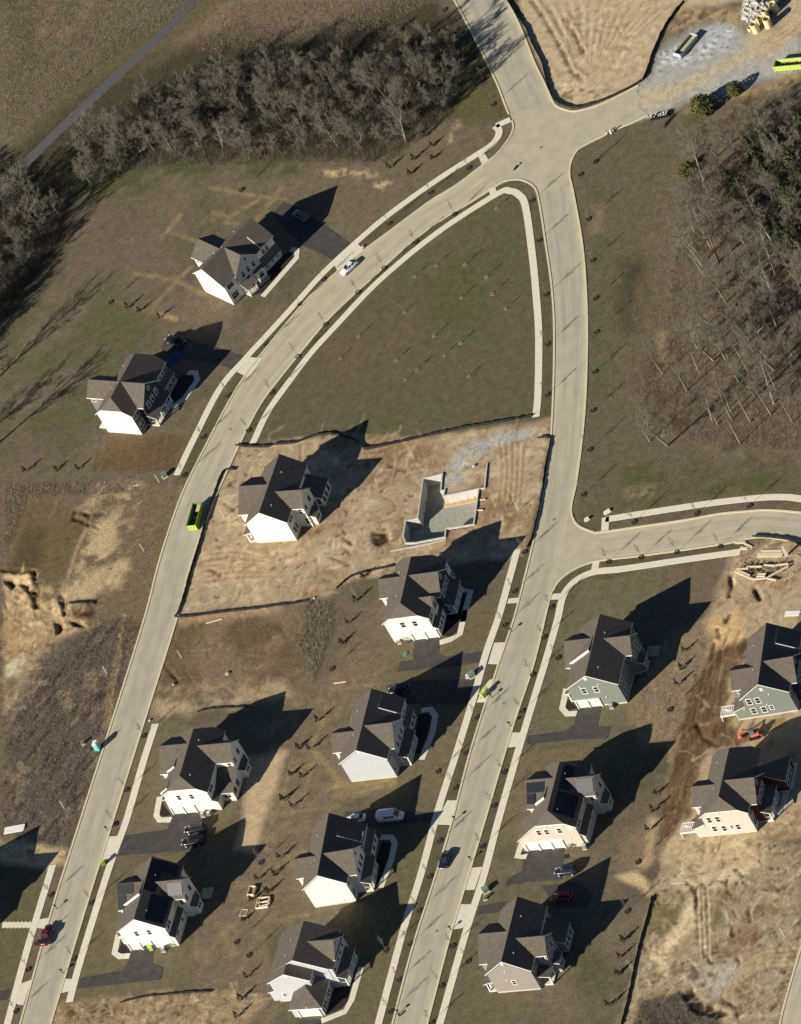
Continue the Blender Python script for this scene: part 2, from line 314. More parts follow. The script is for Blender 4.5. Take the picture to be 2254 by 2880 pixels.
Z(q('c', 690, 540, 860, 480, 930, 640, 760, 730), (176, 166, 140), 10, 6); ST(q('c', 600, 690, 640, 660, 1000, 530, 1250, 400, 1480, 280, 1640, 180, 1708, 120), (186, 167, 126), 40, 14, 8, a=.85); ST(q('c', 1480, 270, 1708, 60), TAN, 90, 20, 10)
for k in range(7): ST(q('c', 1440 + k * 14, 290, 1590 + k * 18, 150 + k * 6), DARK if k % 2 else (204, 174, 122), 4, 4, 3, a=.5)
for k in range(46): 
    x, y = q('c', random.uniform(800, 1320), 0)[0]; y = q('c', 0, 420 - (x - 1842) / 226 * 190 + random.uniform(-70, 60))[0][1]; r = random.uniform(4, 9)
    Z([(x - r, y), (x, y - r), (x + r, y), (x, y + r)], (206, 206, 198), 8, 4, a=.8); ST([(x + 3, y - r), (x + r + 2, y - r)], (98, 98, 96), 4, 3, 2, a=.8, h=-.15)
Z(q('c', 1300, 575, 1708, 450, 1708, 490, 1560, 560, 1340, 600, 1000, 700, 940, 680), (158, 134, 94), 10, 10, spk=.6, mot=(N3, .25, .5))
Z(q('c', 1310, 50, 1440, -20, 1620, -20, 1560, 190, 1420, 200, 1340, 130), (150, 140, 116), 12, 10)
# building lots in the middle: bare earth
LOT = q('x', 672, 1254, 1000, 1220, 1200, 1235, 1545, 1180, 1540, 1250, 1490, 1500, 1470, 1560, 1130, 1600, 960, 1640, 900, 1690, 560, 1720, 508, 1738, 540, 1580, 600, 1400, 640, 1330)
Z(LOT, (168, 147, 112), 8, 6, spk=.2); Z(LOT, (142, 116, 82), 8, 6, mot=(N2, .5, .7)); Z(LOT, (192, 168, 128), 8, 6, mot=(N1, .55, .75)); Z(LOT, (120, 92, 62), 8, 4, mot=(N3, .68, .8), h=-.05)
Z(q('h', 640, 260, 1000, 200, 1140, 330, 1000, 460, 760, 520, 620, 500), (138, 110, 76), 30, 16, mot=(N1, .42, .62))
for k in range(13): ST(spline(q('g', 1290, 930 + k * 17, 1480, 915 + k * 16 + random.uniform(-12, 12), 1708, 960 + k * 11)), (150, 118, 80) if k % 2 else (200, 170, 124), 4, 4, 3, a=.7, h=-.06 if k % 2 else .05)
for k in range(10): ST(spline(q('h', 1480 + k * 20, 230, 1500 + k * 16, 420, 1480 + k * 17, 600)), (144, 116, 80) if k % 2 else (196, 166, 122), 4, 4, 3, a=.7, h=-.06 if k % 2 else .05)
for P in (q('h', 480, 820, 560, 880), q('h', 510, 900, 560, 950), q('h', 430, 960, 540, 1000), q('h', 800, 380, 900, 420), q('g', 1420, 620, 1480, 660), q('g', 1330, 1040, 1400, 1080)): ST(P, (92, 66, 42), 6, 4, 6, h=-.2)
Z(q('h', 700, 800, 770, 780, 785, 850, 740, 880, 700, 850), (38, 28, 20), 8, 8, h=-.5)
for a in range(14): ST(q('h', 740, 840, 740 + 90 * math.cos(a * .45), 860 + 80 * math.sin(a * .45)), (92, 70, 46), 3, 3, 3, a=.8)
Z(q('h', 1170, 380, 1250, 270, 1480, 180, 1690, 150, 1700, 210, 1500, 250, 1330, 340, 1230, 420, 1150, 440, 1140, 520, 1270, 470), (172, 168, 152), 10, 9, spk=.5)
Z(q('h', 330, 1080, 450, 1060, 520, 1110, 440, 1150, 330, 1140), (150, 132, 92), 12, 6)
# lot between the curved road and the gardens
MID = q('x', 505, 1745, 700, 1730, 900, 1690, 930, 1720, 860, 1900, 820, 1980, 640, 1960, 440, 1980, 450, 1900)
Z(MID, (126, 108, 80), 14, 8, spk=.45); Z(MID, (104, 88, 64), 20, 10, mot=(N2, .45, .65))
Z(q('x', 440, 1930, 560, 1925, 800, 1915, 830, 1960, 760, 1980, 600, 1990, 430, 2030), (166, 144, 108), 14, 12, mot=(N1, .2, .5)); ST(q('x', 510, 1745, 640, 1728, 780, 1712), (166, 138, 98), 26, 10, 8)
for k in range(7): ST(spline(q('j', 1030 + k * 9, 330 + k * 14, 1090 + k * 8, 390 + k * 8, 1125, 450)), (88, 72, 52), 3, 3, 2, a=.8, h=-.08)
Z(q('z', 650, 1275, 712, 1285, 715, 1340, 690, 1400, 660, 1470, 650, 1410, 625, 1380, 640, 1320), (116, 102, 80), 16, 14, spk=.8)
# west lots
WEST = q('x', 0, 1370, 200, 1372, 490, 1358, 520, 1360, 480, 1500, 420, 1740, 310, 2010, 180, 2410, 0, 2440)
Z(WEST, (118, 102, 76), 14, 8, spk=.6); Z(q('x', 0, 1360, 380, 1355, 350, 1390, 60, 1400, 20, 1560, 0, 1580), (116, 100, 82), 20, 16, spk=.8)
Z(q('g', 100, 620, 330, 600, 560, 760, 540, 800, 420, 1080, 240, 1180, 60, 1040), (108, 92, 64), 12, 6, spk=.35); Z(q('g', 150, 800, 290, 790, 250, 1040, 60, 1040), (90, 78, 54), 16, 8)
for P in (q('g', 640, 520, 880, 500, 900, 640, 560, 660, 500, 640), q('g', 260, 1170, 480, 1090, 560, 780, 880, 600, 880, 680, 740, 880, 840, 1050, 700, 1160, 380, 1300, 30, 1340)): Z(P, (184, 160, 116), 16, 18, mot=(N1, .3, .55), spk=.45)
ST(spline(q('g', 540, 790, 480, 930, 430, 1090)), (170, 150, 108), 7, 5, 3)
for P in (q('g', 480, 670, 530, 680, 560, 695), q('g', 610, 680, 660, 685), q('g', 470, 715, 540, 745, 620, 775)): ST(P, (78, 60, 40), 6, 4, 6, h=-.35)
Z(q('g', 30, 1060, 200, 1050, 250, 1250, 400, 1230, 440, 1348, 30, 1400), (188, 162, 116), 8, 10, spk=.25); Z(q('j', 30, 0, 400, 0, 540, 60, 560, 120, 320, 210, 170, 500, 60, 640, 30, 640), (180, 154, 110), 10, 12, spk=.3)
Z(q('j', 30, 60, 300, 100, 220, 320, 120, 500, 30, 540), (168, 138, 92), 20, 14, mot=(N1, .45, .6)); Z(q('j', 40, 330, 170, 280, 130, 400, 40, 440), (202, 190, 150), 12, 10); Z(q('j', 30, 420, 120, 420, 110, 540, 30, 570), (122, 108, 70), 10, 6)
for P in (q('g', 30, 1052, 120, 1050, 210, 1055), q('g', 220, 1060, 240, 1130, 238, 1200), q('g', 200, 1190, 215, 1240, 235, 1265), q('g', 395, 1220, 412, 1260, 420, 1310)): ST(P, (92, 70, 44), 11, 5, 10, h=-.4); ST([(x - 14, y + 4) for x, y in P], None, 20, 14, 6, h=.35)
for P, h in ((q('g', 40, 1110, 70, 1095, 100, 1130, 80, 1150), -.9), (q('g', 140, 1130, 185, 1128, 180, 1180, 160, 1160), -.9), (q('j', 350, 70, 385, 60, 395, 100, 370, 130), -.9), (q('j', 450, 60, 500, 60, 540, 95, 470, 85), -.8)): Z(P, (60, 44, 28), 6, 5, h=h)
Z(q('j', 440, 0, 600, -10, 600, 40, 480, 40), (70, 54, 38), 8, 6); Z(q('j', 420, -40, 590, -50, 560, -20, 430, -10), None, 10, 4, h=1.3)
PLOW = q('x', 110, 1860, 200, 1790, 300, 1740, 400, 1745, 330, 1960, 190, 2390, 0, 2340, 20, 2020)
Z(PLOW, (100, 88, 74), 14, 12, spk=.75); Z(PLOW, (138, 120, 92), 14, 10, mot=(N1, .58, .72)); Z(PLOW, (74, 62, 54), 14, 10, mot=(fbm(1.1, 9, 3, 4., math.radians(32)), .5, .75), h=-.06)
ST(q('j', 110, 600, 200, 350, 330, 210), (122, 110, 90), 46, 26, 10, a=.7)
for k in range(7): ST(spline(q('j', 790 - k * 7, 20 + k * 30, 740 + k * 4, 280, 690 + k * 5, 500, 655 + k * 7, 740)), (96, 78, 54) if k % 2 else (176, 152, 106), 5, 4, 2, a=.7, h=-.12 if k % 2 else .1)
for k in range(8): ST(q('j', 780, 40 + k * 22, 880, 30 + k * 20), (104, 84, 58), 4, 3, 2, a=.7, h=-.1)
Z(q('x', 0, 2360, 190, 2390, 180, 2430, 130, 2440, 0, 2430), (190, 166, 122), 10, 10, mot=(N3, .15, .4))
# gardens of the finished houses
def lawn(P, c=(110, 100, 74), **k): Z(P, c, 6, 4, spk=.28, **k)
lawn(q('x', 380, 2030, 470, 2030, 640, 2060, 690, 2040, 660, 2300, 500, 2370, 340, 2350, 300, 2330)); lawn(q('x', 330, 2440, 520, 2400, 560, 2640, 520, 2740, 480, 2790, 200, 2820, 230, 2700), (107, 97, 70))
lawn(q('x', 1060, 1830, 1400, 1690, 1380, 1800, 1200, 1900, 1100, 1930), (108, 96, 70)); lawn(q('x', 1130, 2000, 1330, 1990, 1240, 2240, 990, 2240, 980, 2180, 1120, 2160), (112, 101, 74)); lawn(q('x', 1130, 2310, 1230, 2300, 1130, 2640, 1060, 2880, 960, 2880, 1000, 2500), (106, 97, 70))
lawn(q('x', 1590, 1740, 1640, 1640, 1800, 1610, 1870, 1600, 1840, 1740, 1760, 1990, 1740, 2080, 1500, 2100, 1510, 1990), (106, 99, 72)); lawn(q('x', 1440, 2110, 1720, 2100, 1660, 2250, 1640, 2380, 1590, 2370, 1480, 2370, 1400, 2360), (112, 100, 72))
lawn(q('x', 1350, 2490, 1600, 2480, 1530, 2700, 1500, 2880, 1250, 2880), (104, 95, 70)); lawn(q('x', 20, 2440, 140, 2450, 60, 2760, 10, 2760), (102, 93, 66)); lawn(q('x', 1880, 1600, 2060, 1580, 1990, 1720, 1870, 1740, 1850, 1690), (110, 96, 74))
BACK = q('x', 700, 2030, 930, 1900, 1000, 1800, 1080, 1850, 1100, 1960, 960, 2000, 1000, 2180, 860, 2400, 820, 2560, 760, 2640, 780, 2880, 520, 2880, 560, 2640, 690, 2420)
Z(BACK, (116, 101, 79), 16, 10, spk=.42); Z(BACK, (132, 114, 84), 16, 10, mot=(N1, .5, .7))
for P in (q('k', 300, 880, 380, 680, 430, 480), q('k', 230, 1250, 340, 900), q('k', 60, 1340, 130, 1180, 180, 930), q('n', 60, 30, 30, 120, 20, 240), q('k', 430, 490, 740, 460), q('n', 160, 670, 280, 655), q('k', 60, 1280, 380, 1250, 480, 1230)): ST(P, (150, 130, 90), 7, 6, 6, a=.6)
Z(q('x', 690, 2130, 810, 2110, 760, 2260, 720, 2400, 660, 2390, 690, 2260), (184, 160, 120), 10, 6, spk=.22)
for P in (q('x', 940, 2216, 1060, 2200, 1110, 2190, 1110, 2205, 960, 2240), q('x', 880, 2110, 960, 2200, 950, 2215)): ST(P, (158, 138, 84), 10, 8, 8, a=.6)
Z(q('x', 120, 2828, 330, 2800, 640, 2790, 740, 2800, 680, 2900, 100, 2920), (162, 138, 98), 12, 14, mot=(N3, .2, .5), spk=.5); Z(q('x', 180, 2830, 300, 2815, 380, 2850, 200, 2880), (96, 78, 54), 12, 12, mot=(N3, .45, .6))
# works on the far right
RT = q('x', 2060, 1560, 2254, 1500, 2300, 1500, 2300, 2340, 1950, 2400, 1860, 2440, 1880, 2260, 1900, 2020, 1990, 1740, 2030, 1640)
Z(RT, (174, 152, 115), 14, 10, spk=.22); Z(RT, (150, 122, 84), 14, 10, mot=(N1, .55, .72)); Z(q('x', 1990, 1740, 2080, 1720, 2100, 1800, 2060, 1840, 1960, 1840), (200, 166, 110), 16, 12)
Z(q('x', 1870, 1800, 1960, 1760, 2000, 1780, 1960, 1980, 1900, 2080, 1810, 2110, 1760, 1990), (134, 116, 88), 14, 12, spk=.55)
MUD = q('x', 2000, 1830, 2110, 1800, 2100, 1850, 2050, 1900, 2040, 2020, 2080, 2060, 2130, 2060, 2080, 2100, 1990, 2110, 1960, 2200, 1940, 2290, 1855, 2392, 1868, 2280, 1905, 2080, 1935, 1960)
Z(MUD, (112, 88, 62), 10, 8, spk=.3); Z(MUD, (86, 66, 46), 10, 6, mot=(fbm(1.2, 12, 3, 5., math.radians(38)), .5, .7))
for k in range(9): ST(spline(q('l', 1230 - k * 16, 380, 1150 - k * 14, 640, 1060 - k * 10, 900, 920 - k * 6, 1200)), (130, 104, 74) if k % 2 else (92, 72, 52), 5, 4, 2, a=.5, h=-.05 if k % 2 else .04)
for P in (q('l', 1190, 110, 1200, 160), q('l', 1240, 60, 1260, 20), q('l', 1170, 200, 1150, 290), q('l', 1060, 700, 1100, 780, 1180, 830), q('l', 1280, 1090 - 700, 1300, 370)): ST(P, (70, 52, 34), 9, 5, 5, h=-.3)
for P in (q('i', 1270, 1060, 1280, 1130, 1260, 1180), q('i', 1420, 1140, 1450, 1200)): ST(P, (54, 42, 30), 9, 5, 5, h=-.5)
Z(q('o', 620, 120, 780, 90, 760, 260, 700, 400, 560, 430), (128, 110, 84), 14, 12, spk=.45); ST(spline(q('o', 790, 60, 770, 260, 730, 330)), (176, 150, 108), 24, 12, 8); Z(q('o', 550, 400, 680, 385, 740, 420, 790, 500, 760, 530, 690, 470), (196, 170, 122), 8, 8)
BR = q('o', 790, 530, 860, 330, 1100, 180, 1460, 150, 1708, 230, 1708, 900, 1560, 1324, 1540, 1500, 540, 1500, 640, 1120, 720, 800)
Z(BR, (158, 140, 106), 12, 10, spk=.3); Z(BR, (128, 108, 74), 14, 10, mot=(N1, .5, .68)); Z(BR, (200, 176, 132), 14, 10, mot=(N2, .58, .72)); Z(BR, (104, 84, 58), 8, 6, mot=(N3, .66, .78), h=-.08)
Z(q('o', 830, 540, 1010, 500, 950, 700, 820, 860, 780, 700), (122, 110, 72), 14, 12); Z(q('o', 1100, 620, 1230, 590, 1220, 700, 1120, 760), (124, 112, 72), 14, 8)
Z(q('o', 760, 920, 940, 700, 1020, 540, 1060, 540, 1040, 720, 900, 880, 860, 1020), (214, 190, 142), 14, 12); Z(q('o', 1280, 820, 1420, 680, 1440, 760, 1330, 900, 1270, 900), (140, 104, 76), 10, 12, a=.7)
Z(q('o', 1060, 960, 1280, 940, 1360, 1000, 1200, 1170, 1080, 1080), (172, 162, 140), 14, 10); Z(q('o', 860, 180, 1420, 140, 1440, 330, 860, 360), (188, 164, 122), 20, 12, mot=(N3, .2, .5))
for k in range(9): ST(spline(q('o', 1700, 830 + k * 18, 1500, 860 + k * 14, 1380, 920 + k * 14, 1220, 1100 + k * 10)), (206, 182, 136) if k % 2 else (140, 116, 80), 6, 5, 3, a=.6, h=.05 if k % 2 else -.07)
for k in range(6): ST(spline(q('o', 1060 + k * 14, 480, 1066 + k * 15, 700, 1080 + k * 13, 930)), (206, 184, 140) if k % 2 else (124, 102, 70), 5, 4, 3, a=.7, h=.08 if k % 2 else -.12)
for P in (q('o', 980, 440, 1050, 480, 1060, 600), q('o', 1170, 430, 1240, 440, 1250, 500), q('o', 1200, 560, 1250, 590), q('o', 1100, 880, 1150, 940), q('o', 1310, 370, 1350, 400), q('o', 1230, 1180, 1300, 1220, 1320, 1300), q('o', 800, 540, 830, 570), q('o', 1380, 600, 1390, 680), q('o', 1270, 700, 1290, 760)): ST(P, (84, 66, 46), 6, 4, 8, h=-.22)
Z(q('o', 950, 1130, 1030, 1090, 1080, 1160, 1170, 1220, 1250, 1260, 1150, 1300, 1020, 1230), (58, 47, 34), 7, 14, h=-.5); Z(q('o', 700, 1200, 940, 1140, 1000, 1260, 1200, 1310, 1200, 1400, 640, 1400), (112, 96, 74), 20, 14, spk=.8); Z(q('o', 1020, 960, 1090, 960, 1060, 1080, 1010, 1060), (110, 96, 80), 10, 12, mot=(N3, .3, .5))
def scribble(P, n, seed, ang, spread, cols, ln=(14, 60), wd=(2.5, 5), a=.55, h=.05, rag=3):
    """wheel marks, clods and rivulets: short ragged strokes over bare ground"""
    r = random.Random(seed); xs, ys = [p[0] for p in P], [p[1] for p in P]; k = 0; t = 0
    while k < n and t < n * 30:
        t += 1; x, y = r.uniform(min(xs), max(xs)), r.uniform(min(ys), max(ys)); ok = False
        for i in range(len(P)):
            (ax, ay), (bx, by) = P[i], P[(i + 1) % len(P)]
            if (ay > y) != (by > y) and x < (bx - ax) * (y - ay) / (by - ay) + ax: ok = not ok
        if not ok: continue
        k += 1; th = math.radians(ang) + r.gauss(0, spread); L = r.uniform(*ln); c = r.choice(cols); b = r.gauss(0, .35); dx, dy = math.cos(th), -math.sin(th)
        ST([(x, y), (x + dx * L / 2 - dy * b * L * .3, y + dy * L / 2 + dx * b * L * .3), (x + dx * L, y + dy * L)], c, r.uniform(*wd), 3, rag, a=a * r.uniform(.5, 1), h=h if sum(c) > 400 else -h * 1.4)
DK, LT_ = [(120, 96, 66), (96, 76, 52), (136, 112, 80)], [(204, 182, 140), (192, 168, 124), (212, 194, 156)]
scribble(LOT, 330, 1, 15, .9, DK + LT_); scribble(LOT, 120, 21, 70, .3, DK + LT_, ln=(30, 90), wd=(2, 3.5)); scribble(BR, 420, 2, 62, .5, DK + LT_ + [(122, 110, 74)]); scribble(BR, 160, 3, 10, .8, DK + LT_); scribble(RT, 160, 4, 20, .9, DK + LT_); scribble(WEST, 170, 5, 60, .8, DK + LT_[1:2], a=.4)
scribble(q('x', 1560, 40, 1700, 0, 1860, 0, 1800, 210, 1640, 290, 1570, 270), 130, 6, 50, .6, [(206, 182, 140), (164, 138, 100), (150, 124, 88)], ln=(20, 80)); scribble(MUD, 150, 7, 66, .25, [(88, 68, 48), (134, 110, 80), (74, 58, 42)], ln=(20, 70)); scribble(MID, 90, 8, 30, 1.2, [(146, 126, 92), (92, 78, 56)], a=.4)
scribble(q('j', 30, 0, 400, 0, 540, 60, 560, 120, 320, 210, 170, 500, 60, 640, 30, 640) , 130, 22, 40, .8, [(150, 124, 84), (204, 180, 132), (128, 104, 70)]); scribble(q('g', 30, 1060, 200, 1050, 250, 1250, 400, 1230, 440, 1348, 30, 1400), 90, 23, 30, .9, [(150, 124, 84), (208, 184, 136), (118, 92, 60)]); scribble(PLOW, 320, 9, 66, .3, [(76, 64, 54), (70, 58, 50), (134, 118, 94)], ln=(8, 30), a=.6, h=.03); scribble(BACK, 120, 10, 70, 1.0, [(140, 124, 92), (98, 86, 64)], a=.35, h=.01); scribble(q('x', 120, 2828, 330, 2800, 640, 2790, 740, 2800, 680, 2900, 100, 2920), 90, 11, 30, 1.2, DK + LT_)
scribble(q('x', 1870, 1800, 1960, 1760, 2000, 1780, 1960, 1980, 1900, 2080, 1810, 2110, 1760, 1990), 80, 12, 66, .4, [(158, 138, 104), (104, 88, 64)], a=.5, h=.03); scribble(q('z', 1480, 260, 1540, 200, 1708, 170, 1708, 960, 1560, 950, 1400, 920, 1350, 840, 1420, 640), 260, 13, 120, 1.5, [(96, 80, 60), (150, 126, 96), (84, 72, 54)], ln=(8, 26), a=.5, h=0)
scribble(q('z', 10, 0, 440, 0, 60, 330, 10, 330), 260, 14, 40, 1.5, [(84, 76, 52), (136, 118, 90), (90, 84, 58)], ln=(5, 18), a=.5, h=0); scribble(q('z', 250, 390, 700, 380, 640, 470, 520, 560, 300, 860, 180, 860, 60, 1000, 20, 900, 330, 700), 220, 15, 60, 1.2, [(94, 84, 62), (124, 110, 84)], ln=(6, 30), a=.4, h=0); scribble(q('z', 1230, 420, 1440, 260, 1480, 600, 1340, 800, 1340, 980, 1250, 1090), 200, 16, 80, .6, [(88, 80, 58), (120, 106, 82), (92, 86, 60)], ln=(8, 40), a=.4, h=0)
scribble(q('x', 760, 1190, 930, 940, 1165, 730, 1380, 590, 1470, 600, 1500, 1160, 1100, 1220), 240, 17, 66, .6, [(88, 82, 58), (110, 98, 74), (92, 88, 60)], ln=(8, 46), a=.4, h=0); scribble(q('c', 800, 380, 880, 270, 1060, 170, 1330, 190, 1500, 230, 1708, 300, 1708, 440, 1300, 560, 1000, 640, 760, 712), 120, 18, 30, .5, [(182, 180, 172), (150, 148, 138), (178, 166, 134)], ln=(12, 60), a=.4, h=.02)
# plant beds and mulch are sheets; here the earth stays level under everything built
FLAT = []
FDN_O, FDN_Y = gxy((1135.1, 1511.3)), math.radians(-34)
def fdn(a, b): return (FDN_O[0] + a * math.cos(FDN_Y) - b * math.sin(FDN_Y), FDN_O[1] + a * math.sin(FDN_Y) + b * math.cos(FDN_Y))
def to_px(x, y, z=0.):
    d = np.array([x, y, z]) - CAM; k = d @ FWD; return (PW / 2 + FOC * (d @ CR_) / k, PH / 2 - FOC * (d @ CU_) / k)
PIT = [(0, 0), (-.4, 4.4), (2.25, 4.85), (1.04, 15.85), (5.34, 16.6), (6.05, 11.8), (6.95, 11.95), (7.0, 10.25), (14.9, 11.25), (15.95, 1.3), (9.6, .9), (9.95, -1.4), (3.5, -2.1), (1.0, -1.9)]
def finish_ground():
    ALB[:] *= np.array([.975, 1., 1.06])
    for P, f in FLAT:
        r = zone_mask(P, f)
        if r: HGT[r[0]] *= 1 - r[1]
    r = zone_mask([to_px(*fdn(*p)) for p in PIT], 1.)
    HGT[r[0]] = np.where(r[1] > .5, -3.0, HGT[r[0]])
    HGT[:] += (N3 - .5) * .05 + (N1 - .5) * .06; 
    for P, f in FLAT:
        r = zone_mask(P, f)
        if r: HGT[r[0]] = HGT[r[0]] * (1 - r[1]) - .012 * r[1]
    ox, oy = WX.copy(), WY.copy()
    for a, s in ((0, -1), (-1, 1)):      # the rim of the sheet runs out to the horizon
        ox[a] += (ox[a] - ox.mean()) * 25; oy[a] += (oy[a] - oy.mean()) * 25; ox[:, a] += (ox[:, a] - ox.mean()) * 25; oy[:, a] += (oy[:, a] - oy.mean()) * 25
    me = bpy.data.meshes.new('ground'); nv = NX * NY; me.vertices.add(nv)
    me.vertices.foreach_set('co', np.stack([ox, oy, HGT], -1).astype('f4').ravel())
    idx = np.arange(nv).reshape(NY, NX); F = np.stack([idx[1:, :-1], idx[1:, 1:], idx[:-1, 1:], idx[:-1, :-1]], -1).reshape(-1, 4); nf = len(F)
    me.loops.add(nf * 4); me.loops.foreach_set('vertex_index', F.ravel().astype('i4')); me.polygons.add(nf); me.polygons.foreach_set('loop_start', np.arange(0, nf * 4, 4, dtype='i4')); me.polygons.foreach_set('use_smooth', np.ones(nf, bool))
    me.update(calc_edges=True)
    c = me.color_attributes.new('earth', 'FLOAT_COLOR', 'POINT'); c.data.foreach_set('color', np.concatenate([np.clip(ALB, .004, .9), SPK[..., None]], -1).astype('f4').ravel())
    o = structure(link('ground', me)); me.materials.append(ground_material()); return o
def ground_material():
    m = bpy.data.materials.new('earth_and_turf'); m.use_nodes = True; t = m.node_tree; N = t.nodes; L = t.links; b = N['Principled BSDF']
    b.inputs['Roughness'].default_value = .95; b.inputs['Specular IOR Level'].default_value = .05
    at = N.new('ShaderNodeAttribute'); at.attribute_name = 'earth'; tc = N.new('ShaderNodeTexCoord')
    def noise(s, d, r): 
        n = N.new('ShaderNodeTexNoise'); n.inputs['Scale'].default_value = s; n.inputs['Detail'].default_value = d; n.inputs['Roughness'].default_value = r; L.new(tc.outputs['Object'], n.inputs['Vector']); return n
    def mth(op, a, c=None):
        n = N.new('ShaderNodeMath'); n.operation = op
        for k, v in enumerate((a, c)):
            if v is None: continue
            if isinstance(v, (int, float)): n.inputs[k].default_value = v
            else: L.new(v, n.inputs[k])
        return n.outputs[0]
    f, mid, tint = noise(2.2, 6, .82), noise(.55, 3, .6), noise(.9, 3, .6)
    k = mth('MULTIPLY', mth('SUBTRACT', f.outputs[0], .5), mth('MULTIPLY', at.outputs['Alpha'], 6.0)); k = mth('ADD', k, mth('MULTIPLY', mth('SUBTRACT', mid.outputs[0], .5), .85))
    k = mth('MAXIMUM', mth('ADD', k, 1.), .25)
    v = N.new('ShaderNodeVectorMath'); v.operation = 'SCALE'; L.new(at.outputs['Color'], v.inputs[0]); L.new(k, v.inputs['Scale'])
    hs = N.new('ShaderNodeMix'); hs.data_type = 'RGBA'; hs.blend_type = 'MULTIPLY'; hs.inputs[0].default_value = 1
    cr_ = N.new('ShaderNodeValToRGB'); cr_.color_ramp.elements[0].position = .35; cr_.color_ramp.elements[0].color = (.95, 1.005, .90, 1); cr_.color_ramp.elements[1].position = .65; cr_.color_ramp.elements[1].color = (1.05, .99, 1.06, 1)
    L.new(tint.outputs[0], cr_.inputs[0]); L.new(v.outputs[0], hs.inputs[6]); L.new(cr_.outputs[0], hs.inputs[7]); L.new(hs.outputs[2], b.inputs['Base Color'])
    bp = N.new('ShaderNodeBump'); bp.inputs['Distance'].default_value = .22; L.new(at.outputs['Alpha'], bp.inputs['Strength']); L.new(f.outputs[0], bp.inputs['Height']); L.new(bp.outputs[0], b.inputs['Normal'])
    return m
# ---------------------------------------------------------------- roads
R1L = q('x', 30, 2980, 60, 2880, 149, 2560, 225, 2320, 318, 2030, 409, 1740, 449, 1585, 492, 1451, 527, 1362, 583, 1251, 641, 1140, 690, 1060, 740, 994, 807, 912, 873, 836, 951, 765, 1035, 698, 1123, 633, 1212, 567, 1285, 522, 1358, 467)
R1R = q('x', 110, 2980, 141, 2880, 235, 2570, 316, 2310, 406, 2025, 496, 1740, 534, 1590, 578, 1460, 617, 1370, 672, 1251, 730, 1140, 784, 1067, 850, 985, 918, 903, 982, 840, 1051, 778, 1118, 715, 1185, 658, 1260, 606, 1327, 566, 1399, 520)
R2L = q('x', 1514, 544, 1525, 600, 1536, 673, 1555, 809, 1562, 945, 1557, 1160, 1543, 1321, 1521, 1435, 1500, 1540, 1470, 1660, 1447, 1745, 1398, 1890, 1327, 2110, 1272, 2320, 1220, 2489, 1163, 2667, 1107, 2880, 1085, 2980)
R2R = q('x', 1606, 521, 1614, 560, 1634, 673, 1645, 787, 1650, 945, 1643, 1155, 1622, 1340, 1606, 1420, 1590, 1500, 1572, 1590, 1543, 1690, 1500, 1867, 1438, 2054, 1359, 2320, 1296, 2529, 1265, 2632, 1200, 2880, 1174, 2980)
R3N = q('x', 1684, 1500, 1797, 1484, 1933, 1464, 2020, 1448, 2092, 1441, 2160, 1437, 2254, 1444, 2400, 1462)
R3S = q('x', 1693, 1574, 1790, 1563, 1888, 1550, 1975, 1537, 2055, 1525, 2137, 1509, 2254, 1522, 2400, 1542)
RTL = q('x', 1434, 320, 1420, 285, 1399, 231, 1345, 120, 1281, 0, 1230, -90)
RTR = q('x', 1552, 286, 1525, 226, 1500, 174, 1461, 76, 1421, 0, 1375, -90)
R5L = q('x', 2190, 2960, 2200, 2864, 2254, 2672, 2300, 2520); R5R = q('x', 2280, 2960, 2290, 2864, 2344, 2672, 2390, 2520)
GREY, DUST = np.array(alb(170, 162, 141)), np.array(alb(186, 174, 142))
def road_mat():
    m = bpy.data.materials.new('road_surface'); m.use_nodes = True; t = m.node_tree; N = t.nodes; L = t.links; b = N['Principled BSDF']; b.inputs['Roughness'].default_value = .9; b.inputs['Specular IOR Level'].default_value = .15
    at = N.new('ShaderNodeAttribute'); at.attribute_name = 'wear'; uv = N.new('ShaderNodeAttribute'); uv.attribute_name = 'lane'; tc = N.new('ShaderNodeTexCoord')
    sc = N.new('ShaderNodeVectorMath'); sc.operation = 'MULTIPLY'; sc.inputs[1].default_value = (9, .09, 1); L.new(uv.outputs['Vector'], sc.inputs[0])
    a = N.new('ShaderNodeTexNoise'); a.inputs['Scale'].default_value = 1; a.inputs['Detail'].default_value = 4; L.new(sc.outputs[0], a.inputs['Vector'])
    c = N.new('ShaderNodeTexNoise'); c.inputs['Scale'].default_value = .35; c.inputs['Detail'].default_value = 5; L.new(tc.outputs['Object'], c.inputs['Vector'])
    d = N.new('ShaderNodeTexNoise'); d.inputs['Scale'].default_value = 4; d.inputs['Detail'].default_value = 3; L.new(tc.outputs['Object'], d.inputs['Vector'])
    s = None
    for n, k in ((a, .52), (c, .34), (d, .18)):
        x = N.new('ShaderNodeMath'); x.operation = 'MULTIPLY_ADD'; x.inputs[1].default_value = k; L.new(n.outputs[0], x.inputs[0])
        if s is None: x.inputs[2].default_value = 1 - .52
        else: L.new(s, x.inputs[2])
        s = x.outputs[0]
    v = N.new('ShaderNodeVectorMath'); v.operation = 'SCALE'; L.new(at.outputs['Color'], v.inputs[0]); L.new(s, v.inputs['Scale']); L.new(v.outputs[0], b.inputs['Base Color']); return m
ROADM = road_mat(); RZ = .02
